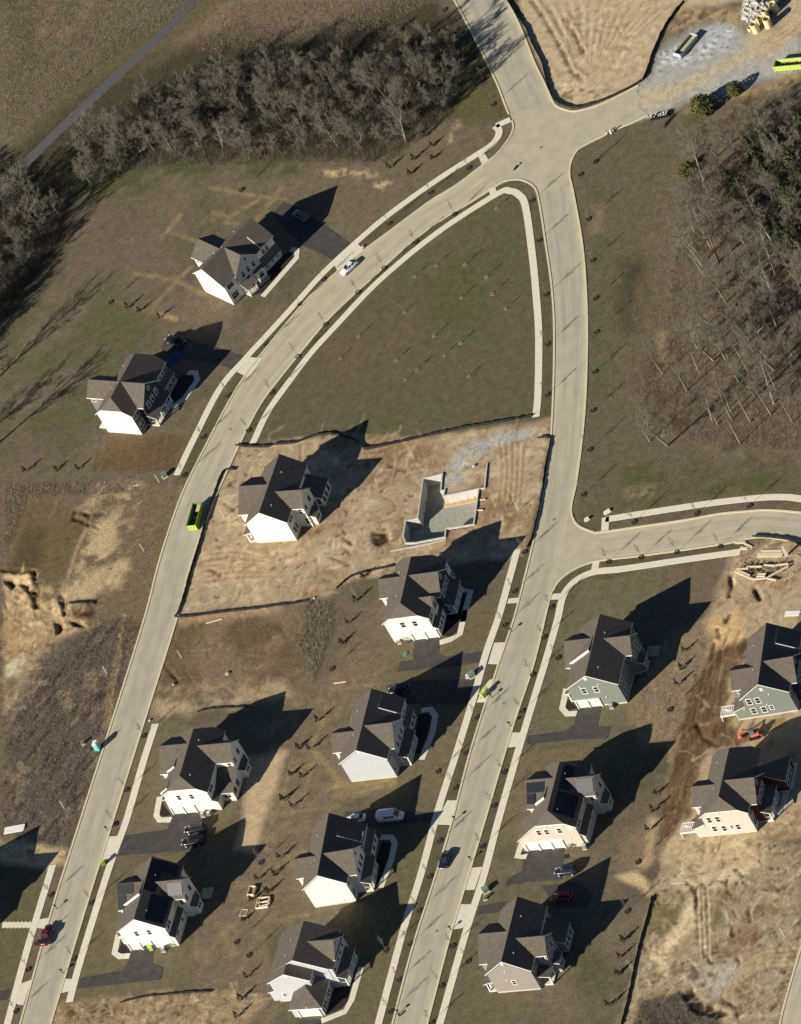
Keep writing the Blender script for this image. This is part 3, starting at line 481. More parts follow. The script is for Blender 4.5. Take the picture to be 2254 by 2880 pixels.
def road(name, A, B, n, dust, cols=11):
    A = np.array([gxy(p) for p in resample(spline(A), n)]); B = np.array([gxy(p) for p in resample(spline(B), n)])
    mid = (A + B) / 2; al = np.r_[0, np.cumsum(np.hypot(*np.diff(mid, axis=0).T))]
    V, Cc, U = [], [], []
    for k in range(n):
        for j in range(cols):
            t = j / (cols - 1); p = A[k] * (1 - t) + B[k] * t; V.append((*p, RZ)); U.append((t, al[k], 0))
            e = abs(t - .5) * 2; dd = np.clip(dust(t, k / (n - 1)) + .75 * max(0, e - .72) / .28, 0, 1); Cc.append((*(GREY + (DUST - GREY) * dd) * (1 - .10 * math.exp(-((e - .36) / .16) ** 2)), 1))
    F = [(k * cols + j, k * cols + j + 1, (k + 1) * cols + j + 1, (k + 1) * cols + j) for k in range(n - 1) for j in range(cols - 1)]
    d1, d2 = np.array(V[1]) - V[0], np.array(V[cols]) - V[0]
    if d1[0] * d2[1] - d1[1] * d2[0] < 0: F = [f[::-1] for f in F]
    me = bpy.data.meshes.new(name); me.from_pydata(V, [], F); me.materials.append(ROADM)
    c = me.color_attributes.new('wear', 'FLOAT_COLOR', 'POINT'); c.data.foreach_set('color', np.array(Cc, 'f4').ravel())
    u = me.attributes.new('lane', 'FLOAT_VECTOR', 'POINT'); u.data.foreach_set('vector', np.array(U, 'f4').ravel())
    structure(link(name, me))
def sm(x, a, b): x = min(1, max(0, (x - a) / (b - a))); return x * x * (3 - 2 * x)
road('road', R1L, R1R, 130, lambda t, s: .12 + .36 * sm(s, .42, .7) + .2 * sm(s, .6, .8) * (1 - abs(t - .4)) - .1 * sm(t, .5, 1) * (1 - s))
road('road', R2L, R2R, 110, lambda t, s: .10 + .18 * sm(t, .6, 1) + .25 * math.exp(-((s - .25) / .06) ** 2))
road('road', R3N, R3S, 40, lambda t, s: .40 + .2 * (1 - s)); road('road', RTL, RTR, 30, lambda t, s: .12); road('road', R5L, R5R, 12, lambda t, s: .5)
J1 = [R1L[-1]] + q('x', 1398, 436, 1421, 409, 1440, 380, 1447, 356, 1443, 338) + [RTL[0], RTR[0]] + q('x', 1564, 300, 1580, 308, 1611, 315, 1650, 308, 1697, 292, 1750, 266, 1797, 242, 1790, 258, 1803, 276, 1794, 296, 1808, 310, 1822, 324, 1780, 343, 1734, 362, 1695, 382, 1661, 399, 1629, 417, 1612, 438, 1604, 458, 1600, 480, 1602, 505) + [R2R[0], R2L[0]] + q('x', 1505, 525, 1488, 512, 1470, 505, 1452, 503, 1425, 507) + [R1R[-1]]
J2 = q('x', 1606, 1420, 1606, 1448, 1612, 1465, 1620, 1476, 1632, 1485, 1648, 1492, 1666, 1498) + [R3N[0], R3S[0]] + q('x', 1660, 1581, 1629, 1593, 1605, 1606, 1584, 1622, 1568, 1638, 1557, 1656, 1543, 1690) + [(R2R[9][0] - 14, R2R[9][1]), (R2R[8][0] - 14, R2R[8][1]), (R2R[7][0] - 14, R2R[7][1])]
JM = mat('junction_surface', tuple((GREY * .55 + DUST * .45) * .97), .9, .13, .35)
o = structure(sheet('road', JM, [J1, J2], RZ - .008))
dark_spots = MB(); 
for P in (q('b', 1580, 1075, 1600, 1045, 1625, 1040, 1610, 1062, 1590, 1078), q('b', 1618, 1030, 1640, 1022, 1630, 1042)): dark_spots.poly([(*gxy(p), RZ + .012) for p in P][::-1])
structure(dark_spots.obj('dark_patch', M['bed']))  # two small dark shapes lying flat on the junction
mh = MB()
for p in q('k', 1525, 580) + q('c', 95, 915) + q('i', 175, 708) + q('g', 1457, 150) + q('m', 700, 1055 - 1348 + 560) + q('n', 1100, 760): mh.tube((*gxy(p), RZ), (*gxy(p), RZ + .012), .38, .38, 12, cap=True)
structure(mh.obj('road_manhole_covers', M['grey_metal']))
for P in (R1L + R1R[::-1], R2L + R2R[::-1], R3N + R3S[::-1], RTL + RTR[::-1], R5L + R5R[::-1], J1, J2): FLAT.append((P, 8))
# kerbs: raised concrete edging along every road side
KW = .42
def kerb(P, side, n=5):
    g = np.array([gxy(p) for p in spline(P, n)]); A, B = offset(g, KW); g2 = g + (A - g) * side; structure(strip('kerb', M['kerb'], g2, KW, -.05, .12))
kerb(R1L + J1[1:6], 1); kerb(RTL, 1, 6)
kerb([p for p in R1R[:-1]] + [R1R[-1]] + J1[35:30:-1] + [R2L[0]] + R2L[1:9] , -1); kerb(R2L[8:], -1); kerb([RTR[-1]] + RTR[-2::-1] + J1[8:15], 1)
kerb(J1[19:29] + R2R[:8] + J2[1:7] + R3N, 1); kerb(list(reversed(R3S)) + J2[9:15] + R2R[10:], 1); kerb(R5L, 1)
# ---------------------------------------------------------------- pavements
WALKS = [q('x', 1436, 336, 1416, 345, 1396, 354), q('x', 1394, 354, 1404, 366, 1401, 385, 1381, 409, 1332, 441, 1229, 507, 1105, 596, 1025, 662, 913, 765, 829, 858, 756, 938, 690, 1010, 620, 1092, 547, 1233, 498, 1336),
         q('x', 712, 1247, 752, 1162, 802, 1090, 873, 996, 958, 903, 1051, 805, 1163, 707, 1270, 627, 1403, 543, 1434, 537, 1460, 548, 1479, 583, 1498, 718, 1509, 832, 1516, 945, 1514, 1104, 1508, 1172),
         q('x', 1456, 1545, 1430, 1640, 1403, 1736, 1367, 1840, 1336, 1951, 1287, 2111, 1234, 2276, 1185, 2458, 1136, 2614, 1065, 2880, 1040, 2980),
         q('x', 2083, 1552, 1933, 1573, 1752, 1600, 1675, 1608, 1630, 1626, 1600, 1652, 1582, 1684, 1568, 1745, 1539, 1847, 1507, 1951, 1480, 2040, 1452, 2134, 1399, 2320, 1363, 2458, 1318, 2600, 1283, 2720, 1238, 2880, 1212, 2980),
         q('x', 1702, 1493, 1704, 1455), q('x', 1704, 1461, 1797, 1446, 1933, 1425, 2024, 1412, 2137, 1400, 2205, 1398, 2254, 1403, 2400, 1425),
         q('x', 438, 2036, 400, 2156, 356, 2308, 311, 2431, 258, 2600, 218, 2734, 196, 2818), q('x', 149, 2433, 102, 2587, 67, 2707, 27, 2859, -5, 2980)]
for P in WALKS:
    g = [gxy(p) for p in spline(P, 6)]; structure(strip('pavement', M['concrete'], g, 1.62, -.05, .07)); FLAT.append(([to_px(*p, 0) for p in offset(g, 2.2)[0]] + [to_px(*p, 0) for p in offset(g, 2.2)[1]][::-1], 8))
RAMPS = [q('b', 1360, 985, 1400, 968, 1430, 1015, 1388, 1048), q('b', 1424, 1195, 1468, 1178, 1482, 1222, 1440, 1240), q('h', 1555, 1222, 1615, 1216, 1610, 1248, 1545, 1252), q('i', 417, 966, 460, 958, 450, 1014, 404, 1022), q('i', 168, 1170, 232, 1166, 222, 1202, 150, 1206), q('m', 240, 690, 318, 676, 296, 748, 228, 738)]
APRONS = [q('e', 452, 418, 475, 460, 512, 432, 640, 322, 600, 283, 520, 340), q('d', 1500, 1092, 1575, 1130, 1660, 1005, 1582, 1000), q('k', 1462, 198, 1535, 195, 1492, 334, 1424, 330), q('k', 1432, 432, 1472, 425, 1420, 572, 1352, 574, 1380, 500), q('k', 1166, 1194, 1230, 1194, 1186, 1348, 1086, 1345),
          q('k', 1562, 765, 1650, 765, 1622, 852, 1540, 860), q('n', 1318, 362, 1388, 356, 1340, 498, 1268, 502), q('n', 1250, 592, 1332, 592, 1266, 740, 1190, 752), q('m', 680, 165, 762, 160, 722, 296, 632, 312), q('m', 403, 1062, 478, 1066, 444, 1138, 376, 1156), q('m', 136, 1094, 200, 1070, 150, 1230, 76, 1214)]
structure(sheet('pavement_ramp', M['slab'], RAMPS + APRONS, .055, thick=.1))
DRIVES = [q('e', 256, 296, 440, 384, 568, 292, 380, 160, 250, 60, 130, 20, 60, 90, 130, 180), q('d', 1370, 1035, 1490, 1090, 1556, 1000, 1430, 955, 1180, 880, 1040, 900, 1020, 960, 1120, 1010), q('k', 960, 182, 1130, 162, 1110, 262, 1150, 286, 1400, 250, 1384, 322, 1050, 362, 846, 380, 866, 318, 948, 306),
          q('k', 780, 470, 900, 438, 1346, 428, 1304, 576, 905, 582, 850, 560, 790, 530), q('n', 520, 10, 700, -10, 1124, 18, 1064, 72, 760, 92, 640, 110, 520, 80), q('l', 314, 600, 470, 586, 444, 712, 530, 716, 506, 786, 284, 796, 4, 828, 8, 772, 245, 742, 300, 700),
          q('o', 0, 248, 240, 226, 224, 428, 0, 444, -22, 446, -32, 455, -128, 468, -116, 418, -60, 392, -24, 376, -18, 300), q('n', 1368, 604, 1550, 570, 1490, 640, 1348, 662), q('m', 784, 158, 1060, 118, 1092, 20, 1258, 6, 1302, 70, 1312, 200, 1200, 252, 750, 286),
          q('m', 826, 890, 976, 880, 966, 962, 1036, 990, 1020, 1066, 490, 1126, 512, 1058, 770, 1010, 812, 955), q('n', 236, 1318, 372, 1316, 374, 1400, 210, 1400), q('m', -40, 1140, 70, 1130, 48, 1196, -60, 1206), q('o', 100, 470, 330, 440, 420, 520, 380, 600, 180, 600)]
structure(sheet('driveway', M['asphalt'], DRIVES, .035, thick=.06))
BP = [gxy(p) for p in spline(q('x', 600, -70, 547, 0, 440, 110, 285, 255, 120, 412, 30, 505, -120, 690), 6)]; structure(strip('path', M['path_asphalt'], BP, 2.9, -.04, .03))
hw = MB()
HOUSE_WALKS = [q('k', 1000, 625, 1062, 618, 1090, 660, 1070, 770, 1005, 935), q('n', 745, 168, 812, 168, 834, 205, 812, 310, 745, 485), q('h', 1255, 1170, 1312, 1175, 1262, 1370), q('k', 1280, -10, 1245, 145, 1190, 175, 1118, 196), q('d', 1190, 1096, 1238, 1098, 1250, 1140, 1170, 1260, 1085, 1370 - 50), q('e', 178, 320, 216, 322, 214, 370, 0, 615),
               q('l', 252, 475, 225, 600, 255, 636, 315, 632), q('j', 1012, 1170, 990, 1290, 1010, 1318, 1085, 1316), q('m', 752, 780, 726, 900, 758, 922, 822, 918), q('n', 1640, 195, 1608, 290, 1668, 290), q('n', 620, 990, 560, 1200, 520, 1270, 370, 1330), q('o', 30, 520 + 560, 0, 1110), q('l', 1632, 1010, 1600, 1200, 1560, 1260), q('l', 1668, 940, 1640, 1100)]
for P in HOUSE_WALKS: strip('', None, [gxy(p) for p in P], 1.35, -.04, .065, hw)
for k in range(7): x, y = q('m', 40 + k * 26, 719)[0]; a = np.array(gxy((x, y))); strip('', None, [a + (-.8, .3), a + (.1, -.03)], 1.5, -.04, .06 + .002 * k, hw)
structure(hw.obj('house_path', M['slab']))
BEDS = [q('k', 985, 650, 1040, 640, 1065, 670, 1030, 800, 990, 900, 950, 880), q('n', 750, 200, 800, 190, 815, 220, 780, 360, 730, 470, 690, 420), q('h', 1230, 1180, 1290, 1190, 1240, 1348, 1170, 1348), q('k', 1150, -20, 1262, -20, 1226, 130, 1180, 160, 1130, 150), q('d', 1150, 1110, 1222, 1120, 1230, 1150, 1090, 1310, 1040, 1270), q('e', 60, 400, 170, 330, 200, 370, 0, 590, -90, 620),
        q('l', 262, 545, 318, 600, 262, 612, 245, 590), q('j', 1025, 1210, 1085, 1290, 1030, 1296, 1008, 1280), q('m', 775, 830, 825, 898, 775, 905, 748, 890), q('n', 1630, 262, 1664, 262, 1664, 278, 1632, 276), q('n', 420, 1170, 540, 1000, 600, 990, 545, 1190, 500, 1250, 380, 1300), q('n', 1403, 1100, 1425, 1070, 1480, 1130, 1490, 1150, 1430, 1145), q('x', 1585, 2405, 1600, 2400, 1604, 2412, 1590, 2416)]
structure(sheet('mulch_bed', M['bed'], BEDS, .03))
for P in DRIVES + APRONS + RAMPS + BEDS: FLAT.append((P, 10))
# ---------------------------------------------------------------- houses
_win = {}
def win_meshes(w, h, style, glass):
    k = (w, h, style, glass)
    if k in _win: return _win[k]
    f = MB(); B = .13; D = .06
    f.box(-w / 2 - B, w / 2 + B, -D, .0, h / 2, h / 2 + B); f.box(-w / 2 - B, w / 2 + B, -D - .02, .0, -h / 2 - B, -h / 2); f.box(-w / 2 - B, -w / 2, -D, .0, -h / 2, h / 2); f.box(w / 2, w / 2 + B, -D, .0, -h / 2, h / 2)
    if style != 'plain': f.box(-w / 2, w / 2, -D + .01, -.01, -.035, .035)
    if w > 1.3: f.box(-.05, .05, -D + .015, -.01, -h / 2, h / 2)
    if style == 'grid':
        f.box(-w / 2, w / 2, -D + .025, -.012, h / 4 - .014, h / 4 + .014)
        for s in (-1, 1): f.box(s * w / 4 - .014, s * w / 4 + .014, -D + .025, -.012, 0, h / 2)
    p = MB(); p.box(-w / 2, w / 2, -.022, -.004, -h / 2, h / 2)
    fm = f.mesh('window', M['trim']); pm = p.mesh('pane', M[glass]); _win[k] = (fm, pm); return fm, pm
SIDE = dict(n=0., r=math.pi / 2, l=-math.pi / 2, f=math.pi)
class House:
    def __init__(s, name, label, px, yaw, wall, xwall=None, off=(0, 0)):
        s.root = thing(name, label, 'house'); g = gxy(px); s.yaw = math.radians(yaw); s.o = g
        s.root.location = (g[0], g[1], 0); s.root.rotation_euler = (0, 0, s.yaw)
        s.walls = MB(); s.mats = [M[wall], M[xwall or wall], M['foundation']]; s.trim = MB(); s.ac = None
    def wpt(s, a, b): c, n = math.cos(s.yaw), math.sin(s.yaw); return (s.o[0] + a * c - b * n, s.o[1] + a * n + b * c)
    def roof(s, polys, t=.2, name='roof'):
        mb = MB(); edges = {}; key = lambda p: tuple(round(c, 3) for c in p)
        for P in polys:
            n = (Vector(P[1]) - Vector(P[0])).cross(Vector(P[2]) - Vector(P[0]))
            if n.z < 0: P = P[::-1]
            mb.poly(P, 0); mb.poly([(x, y, z - t) for x, y, z in P[::-1]], 1)
            for k in range(len(P)): a, b = key(P[k]), key(P[(k + 1) % len(P)]); edges[(a, b)] = (P[k], P[(k + 1) % len(P)])
        for (a, b), (p, r) in edges.items():
            if (b, a) not in edges: mb.poly([(p[0], p[1], p[2] - t), (r[0], r[1], r[2] - t), r, p], 1)
        return mb.obj(name, [M['shingle'], M['trim']], s.root)
    def wq(s, P, m=0, fd=True):
        """a wall face; its foot becomes the concrete foundation band"""
        s.walls.poly(P, m)
    def block(s, a0, a1, b0, b1, ze, axis='b', zr=None, z0=0., m=0, skip='', clipn=0, clipf=0, hipn=0, oe=.38, og=.28, mn=None, name='roof'):
        F = .38 if z0 == 0 else z0; e = .06; mm = dict(n=m if mn is None else mn, f=m, l=m, r=m)
        def base(P):
            if z0 == 0: s.walls.poly([(P[0][0], P[0][1], -.1), (P[1][0], P[1][1], -.1), (P[1][0], P[1][1], F), (P[0][0], P[0][1], F)], 2)
        if axis == 'b': hw, c0, c1, r0, r1 = (a1 - a0) / 2, a0, a1, b0, b1
        else: hw, c0, c1, r0, r1 = (b1 - b0) / 2, b0, b1, a0, a1
        mid = (c0 + c1) / 2; sl = (zr - ze) / hw; X = (lambda c, r, z: (c, r, z)) if axis == 'b' else (lambda c, r, z: (r, c, z))
        def endwall(r, clip, sd, flip):
            P = [X(c0, r, F), X(c1, r, F), X(c1, r, ze - e)]
            P += [X(c1 - (clip - ze) / sl, r, clip - e), X(c0 + (clip - ze) / sl, r, clip - e)] if clip else ([X(mid, r, zr - e)] if not (hipn and sd == 'n') else [])
            P += [X(c0, r, ze - e)]; base(P); s.walls.poly(P if flip else P[::-1], mm[sd])
        names = ('n', 'f') if axis == 'b' else ('l', 'r'); sides = ('l', 'r') if axis == 'b' else ('n', 'f')
        if names[0] not in skip: endwall(r0, clipn, names[0], axis == 'b')
        if names[1] not in skip: endwall(r1, clipf, names[1], axis != 'b')
        for c, sd in ((c0, sides[0]), (c1, sides[1])):
            if sd in skip: continue
            P = [X(c, r0, F), X(c, r1, F), X(c, r1, ze - e), X(c, r0, ze - e)]; base(P); s.walls.poly(P, mm[sd])
        lo, R0, R1, ez = oe, r0 - og, r1 + og, ze - sl * oe; polys = []
        def prof(r, clip, dr):
            if clip: k = (clip - ze) / sl; return [X(c0 + k, r, clip), X(mid, r + dr, zr), X(c1 - k, r, clip)]
            return [X(mid, r, zr)]
        dn = 1.95; A = prof(R0, clipn, dn); Bp = prof(R1, clipf, -dn)
        if hipn: A = [X(c0 - oe, R0, ez), X(mid, r0 + hipn, zr), X(c1 + oe, R0, ez)]
        l0, l1 = X(c0 - lo, R0, ez), X(c0 - lo, R1, ez); q0, q1 = X(c1 + lo, R0, ez), X(c1 + lo, R1, ez)
        mA, mB_ = A[len(A) // 2], Bp[len(Bp) // 2]
        L = ([l0] if not hipn else []) + ([A[0]] if len(A) > 1 else []) + [mA, mB_] + ([Bp[0]] if len(Bp) > 1 else []) + [l1]
        Rr = ([q0] if not hipn else []) + ([A[2]] if len(A) > 1 else []) + [mA, mB_] + ([Bp[2]] if len(Bp) > 1 else []) + [q1]
        polys += [L, Rr]
        if len(A) > 1: polys.append(A)
        if len(Bp) > 1: polys.append(Bp)
        o = s.roof(polys, .2, name)
        FLAT.append(([to_px(*s.wpt(a, b)) for a, b in ((a0 - .5, b0 - .5), (a1 + .5, b0 - .5), (a1 + .5, b1 + .5), (a0 - .5, b1 + .5))], 10)); return o
    def shed(s, a0, a1, b0, b1, zh, zl, high, m=0, z0=0., skip='', o=.3, name='roof', walls=True, og=.22):
        """lean-to: roof falls from zh on the side named high to zl on the opposite side"""
        F = .38 if z0 == 0 else z0; e = .06; opp = dict(l='r', r='l', n='f', f='n')[high]
        zz = lambda a, b: {'l': zh + (zl - zh) * (a - a0) / (a1 - a0), 'r': zl + (zh - zl) * (a - a0) / (a1 - a0), 'n': zh + (zl - zh) * (b - b0) / (b1 - b0), 'f': zl + (zh - zl) * (b - b0) / (b1 - b0)}[high]
        C = dict(n=((a0, b0), (a1, b0)), r=((a1, b0), (a1, b1)), f=((a1, b1), (a0, b1)), l=((a0, b1), (a0, b0)))
        if walls:
            for sd, ((x0, y0), (x1, y1)) in C.items():
                if sd in skip or sd == high: continue
                if z0 == 0: s.walls.poly([(x0, y0, -.1), (x1, y1, -.1), (x1, y1, F), (x0, y0, F)], 2)
                s.walls.poly([(x0, y0, F), (x1, y1, F), (x1, y1, zz(x1, y1) - e), (x0, y0, zz(x0, y0) - e)], m)
            FLAT.append(([to_px(*s.wpt(a, b)) for a, b in ((a0 - .3, b0 - .3), (a1 + .3, b0 - .3), (a1 + .3, b1 + .3), (a0 - .3, b1 + .3))], 8))
        x0, x1, y0, y1 = a0 - og, a1 + og, b0 - og, b1 + og
        if high == 'l': x0, x1 = a0, a1 + o
        if high == 'r': x0, x1 = a0 - o, a1
        if high == 'n': y0, y1 = b0, b1 + o
        if high == 'f': y0, y1 = b0 - o, b1
        return s.roof([[(x0, y0, zz(x0, y0)), (x1, y0, zz(x1, y0)), (x1, y1, zz(x1, y1)), (x0, y1, zz(x0, y1))]], .16, name)
    def win(s, side, plane, u, z, w=.9, h=1.5, style='plain2', glass='glass'):
        fm, pm = win_meshes(w, h, style, glass); f = link('window', fm, s.root); f.rotation_euler = (0, 0, SIDE[side])
        f.location = (u, plane, z) if side in 'nf' else (plane, u, z); link('pane', pm, f); return f
    def wins(s, side, plane, L, **k):
        for u, z in L: s.win(side, plane, u, z, **k)
    def door(s, side, plane, u, w=1.0, h=2.1, z0=.4, mt='door'):
        b = MB(); b.box(-w / 2, w / 2, -.05, 0, 0, h); b.box(-w / 2 - .12, -w / 2, -.07, 0, 0, h + .12, 1); b.box(w / 2, w / 2 + .12, -.07, 0, 0, h + .12, 1); b.box(-w / 2, w / 2, -.07, 0, h, h + .12, 1)
        o = b.obj('door', [M[mt], M['trim']], s.root); o.rotation_euler = (0, 0, SIDE[side]); o.location = (u, plane, z0) if side in 'nf' else (plane, u, z0)
        k = MB(); k.box(w * .34, w * .42, -.11, -.05, .95, 1.08); k.obj('handle', M['steel'], o)
    def garage(s, plane, a0, a1, h=2.25):
        b = MB(); b.box(a0, a1, plane - .04, plane, .05, h); d = b.obj('garage_door', M['garage'], s.root)
        f = MB(); D = .26; f.box(a0 - .2, a0, plane - D, plane, 0, h + .22); f.box(a1, a1 + .2, plane - D, plane, 0, h + .22); f.box(a0, a1, plane - D, plane, h, h + .22); f.obj('door_surround', M['trim'], d)
        k = MB(); k.box((a0 + a1) / 2 - .12, (a0 + a1) / 2 + .12, plane - .09, plane - .04, .5, .56); k.obj('handle', M['steel'], d)
    def porch(s, a0, a1, b0, b1, zh, zl, posts=3, high='l', rail=True, floor=.3):
        r = s.shed(a0, a1, b0, b1, zh, zl, high, walls=False, name='porch_roof', og=.3, o=.35)
        f = MB(); f.box(a0, a1, b0, b1, -.05, floor); f.obj('porch_floor', M['slab'], s.root)
        ends = [(a1 - .15, b0 + .15 + (b1 - b0 - .3) * k / (posts - 1)) for k in range(posts)] if high == 'l' else [(a0 + .15 + (a1 - a0 - .3) * k / (posts - 1), b0 + .15) for k in range(posts)] if high == 'f' else [(a0 + .15, b0 + .15 + (b1 - b0 - .3) * k / (posts - 1)) for k in range(posts)]
        for x, y in ends:
            p = MB(); p.box(x - .1, x + .1, y - .1, y + .1, floor, zl - .05); p.box(x - .15, x + .15, y - .15, y + .15, floor, floor + .5); p.obj('porch_post', M['trim'], s.root)
        if rail:
            g = MB(); (x0, y0), (x1, y1) = ends[0], ends[-1]; g.bar((x0, y0, floor + .95), (x1, y1, floor + .95), .07); g.bar((x0, y0, floor + .15), (x1, y1, floor + .15), .06)
            n = int(math.hypot(x1 - x0, y1 - y0) / .16)
            for k in range(n): t = (k + .5) / n; g.box(x0 + (x1 - x0) * t - .02, x0 + (x1 - x0) * t + .02, y0 + (y1 - y0) * t - .02, y0 + (y1 - y0) * t + .02, floor + .15, floor + .95)
            xe, ye = ends[0]; g.bar((a0 if high == 'l' else a1, ye, floor + .95), (xe, ye, floor + .95), .07); g.obj('railing', M['trim'], s.root)
    def vent(s, a, b, z):
        p = MB(); p.tube((a, b, z - .3), (a, b, z + .32), .07, .07, 6, cap=True); p.obj('vent_pipe', M['plastic_white'], s.root)
    def gable_vent(s, side, plane, u, z, w=.5, h=.7):
        p = MB(); p.box(-w / 2, w / 2, -.05, 0, -h / 2, h / 2)
        for k in range(5): p.box(-w / 2 + .05, w / 2 - .05, -.075, -.05, -h / 2 + .08 + k * .12, -h / 2 + .12 + k * .12)
        o = p.obj('gable_vent', M['trim'], s.root); o.rotation_euler = (0, 0, SIDE[side]); o.location = (u, plane, z) if side in 'nf' else (plane, u, z)
    def fixtures(s, side, plane, L):
        for u, z in L:
            p = MB(); p.box(-.13, .13, -.14, 0, -.12, .12); p.box(-.05, .05, -.2, -.14, -.06, .1); o = p.obj('wall_light', M['plastic_white'], s.root); o.rotation_euler = (0, 0, SIDE[side]); o.location = (u, plane, z)
    def raised(s, a0, a1, b, zf, w=.55, th=.16):
        """the white edge where the front wing's roof steps up from the main slope"""
        p = MB(); z0, z1 = zf(a0), zf(a1); 
        for y0, y1 in ((b, b + th),): 
            P = [(a0, y0, z0 - .2), (a1, y0, z1 - .2), (a1, y0, z1 + w), (a0, y0, z0 + w)]; Q = [(x, y1, z) for x, _, z in P]; p.poly(P); p.poly(Q[::-1]); p.poly([P[3], P[2], Q[2], Q[3]]); p.poly([P[0], P[3], Q[3], Q[0]]); p.poly([P[2], P[1], Q[1], Q[2]])
        p.obj('roof_step', M['trim'], s.root)
        s.roof([[(a0, b + th, z0 + w), (a1, b + th, z1 + w), (a1, b + 4.2, z1 + w * .2), (a0, b + 4.2, z0 + w * .2)]], .16)
    def solar(s, P0, du, dv, n, m, lift=.10):
        """array of n by m panels on a roof slope: P0 corner, du and dv full edge vectors"""
        P0, du, dv = Vector(P0), Vector(du), Vector(dv); nn = du.cross(dv).normalized(); nn = nn if nn.z > 0 else -nn; P0 = P0 + nn * lift
        fr = MB(); P = [P0, P0 + du, P0 + du + dv, P0 + dv]; Q = [p + nn * .04 for p in P]; fr.poly(Q if du.cross(dv).z > 0 else Q[::-1])
        for k in range(4): fr.poly([P[k], P[(k + 1) % 4], Q[(k + 1) % 4], Q[k]])
        f = fr.obj('solar_array', M['solar_frame'], s.root); c = MB()
        for i in range(n):
            for j in range(m):
                A = P0 + nn * .055 + du * ((i + .03) / n) + dv * ((j + .03) / m); u, v = du * (.94 / n), dv * (.94 / m); c.poly([A, A + u, A + u + v, A + v] if du.cross(dv).z > 0 else [A, A + v, A + u + v, A + u])
        c.obj('solar_cells', M['solar'], f)
    def done(s):
        s.walls.obj('wall', s.mats, s.root)
ZE, ZR = 6.4, 9.8
def type_a(h, a0, W, xg, x2, x1, clip=0, wing=(-2.1, 3.5, 9.3), porch=True, pw=1.6, depth=15.7, xm=1, shedband=True, xzr=9.62, step=True):
    """deep house, front gable and porch on the long right side, small rear wing on the left"""
    a1 = a0 + W; am = (a0 + a1) / 2; b0x, b1x = xg[1], xg[2]
    h.block(a0, a1, 0, depth, ZE, 'b', ZR, clipn=clip, clipf=clip)
    h.block(am - .5, xg[0], b0x, b1x, ZE, 'a', xzr, m=xm, skip='l', og=.32)
    h.block(wing[0], am, wing[1], wing[2], 6.2, 'a', 8.3, skip='r')
    if x2 > a1 + .05: h.shed(a1, x2, b1x + .05, depth - .02, ZE - .02, ZE - .02 - (ZR - ZE) / (W / 2) * (x2 - a1), 'l', z0=3.2 if x1 > x2 else 0, skip='n')
    if x1 > x2 + .05: h.shed(x2 if x2 > a1 else a1, x1, b1x + .05, depth - .06, 4.05 if shedband else 3.4, 3.0, 'l', skip='n')
    if porch: h.porch(xg[0], xg[0] + pw, b0x, b1x - .4, 3.55, 2.85, 4)
    for u, z in ((.25, 4.9), (.5, 4.9), (.75, 4.9)): h.win('r', xg[0], b0x + (b1x - b0x) * u, z, .95, 1.5, 'grid')
    h.win('r', xg[0], (b0x + b1x) / 2 + .5, 7.6, .6, .8, 'plain')
    h.door('r', xg[0], (b0x + b1x) / 2 - .6); h.win('r', xg[0], b0x + 1.1, 1.85, 1.0, 1.6, 'grid')
    for u in (.2, .5, .8): h.win('r', max(x1, x2), b1x + (depth - b1x) * u, 1.75, .95, 1.6, 'grid')
    for u in (.38, .58): h.win('r', max(x2, a1), b1x + (depth - b1x) * u, 4.85, .85, 1.15, 'grid')
    for b in (1.0, 1.95):
        if b < b0x - .3: h.wins('r', a1, [(b, 5.1), (b, 2.0)], w=.8, h=1.5, style='grid')
    if step: s_ = (ZR - ZE) / (W / 2); h.raised(am + 2.0, max(x2, a1) + .25, b1x + 1.7, lambda a: ZR - s_ * (a - am), .18)
    h.win('n', wing[1], wing[0] + 1.1, 5.1, .75, 1.2); s = (ZR - ZE) / (W / 2)
    for t, b in ((.45, 5.2), (.62, 12.2)): h.vent(am - W / 2 * t, b, ZR - s * W / 2 * t)
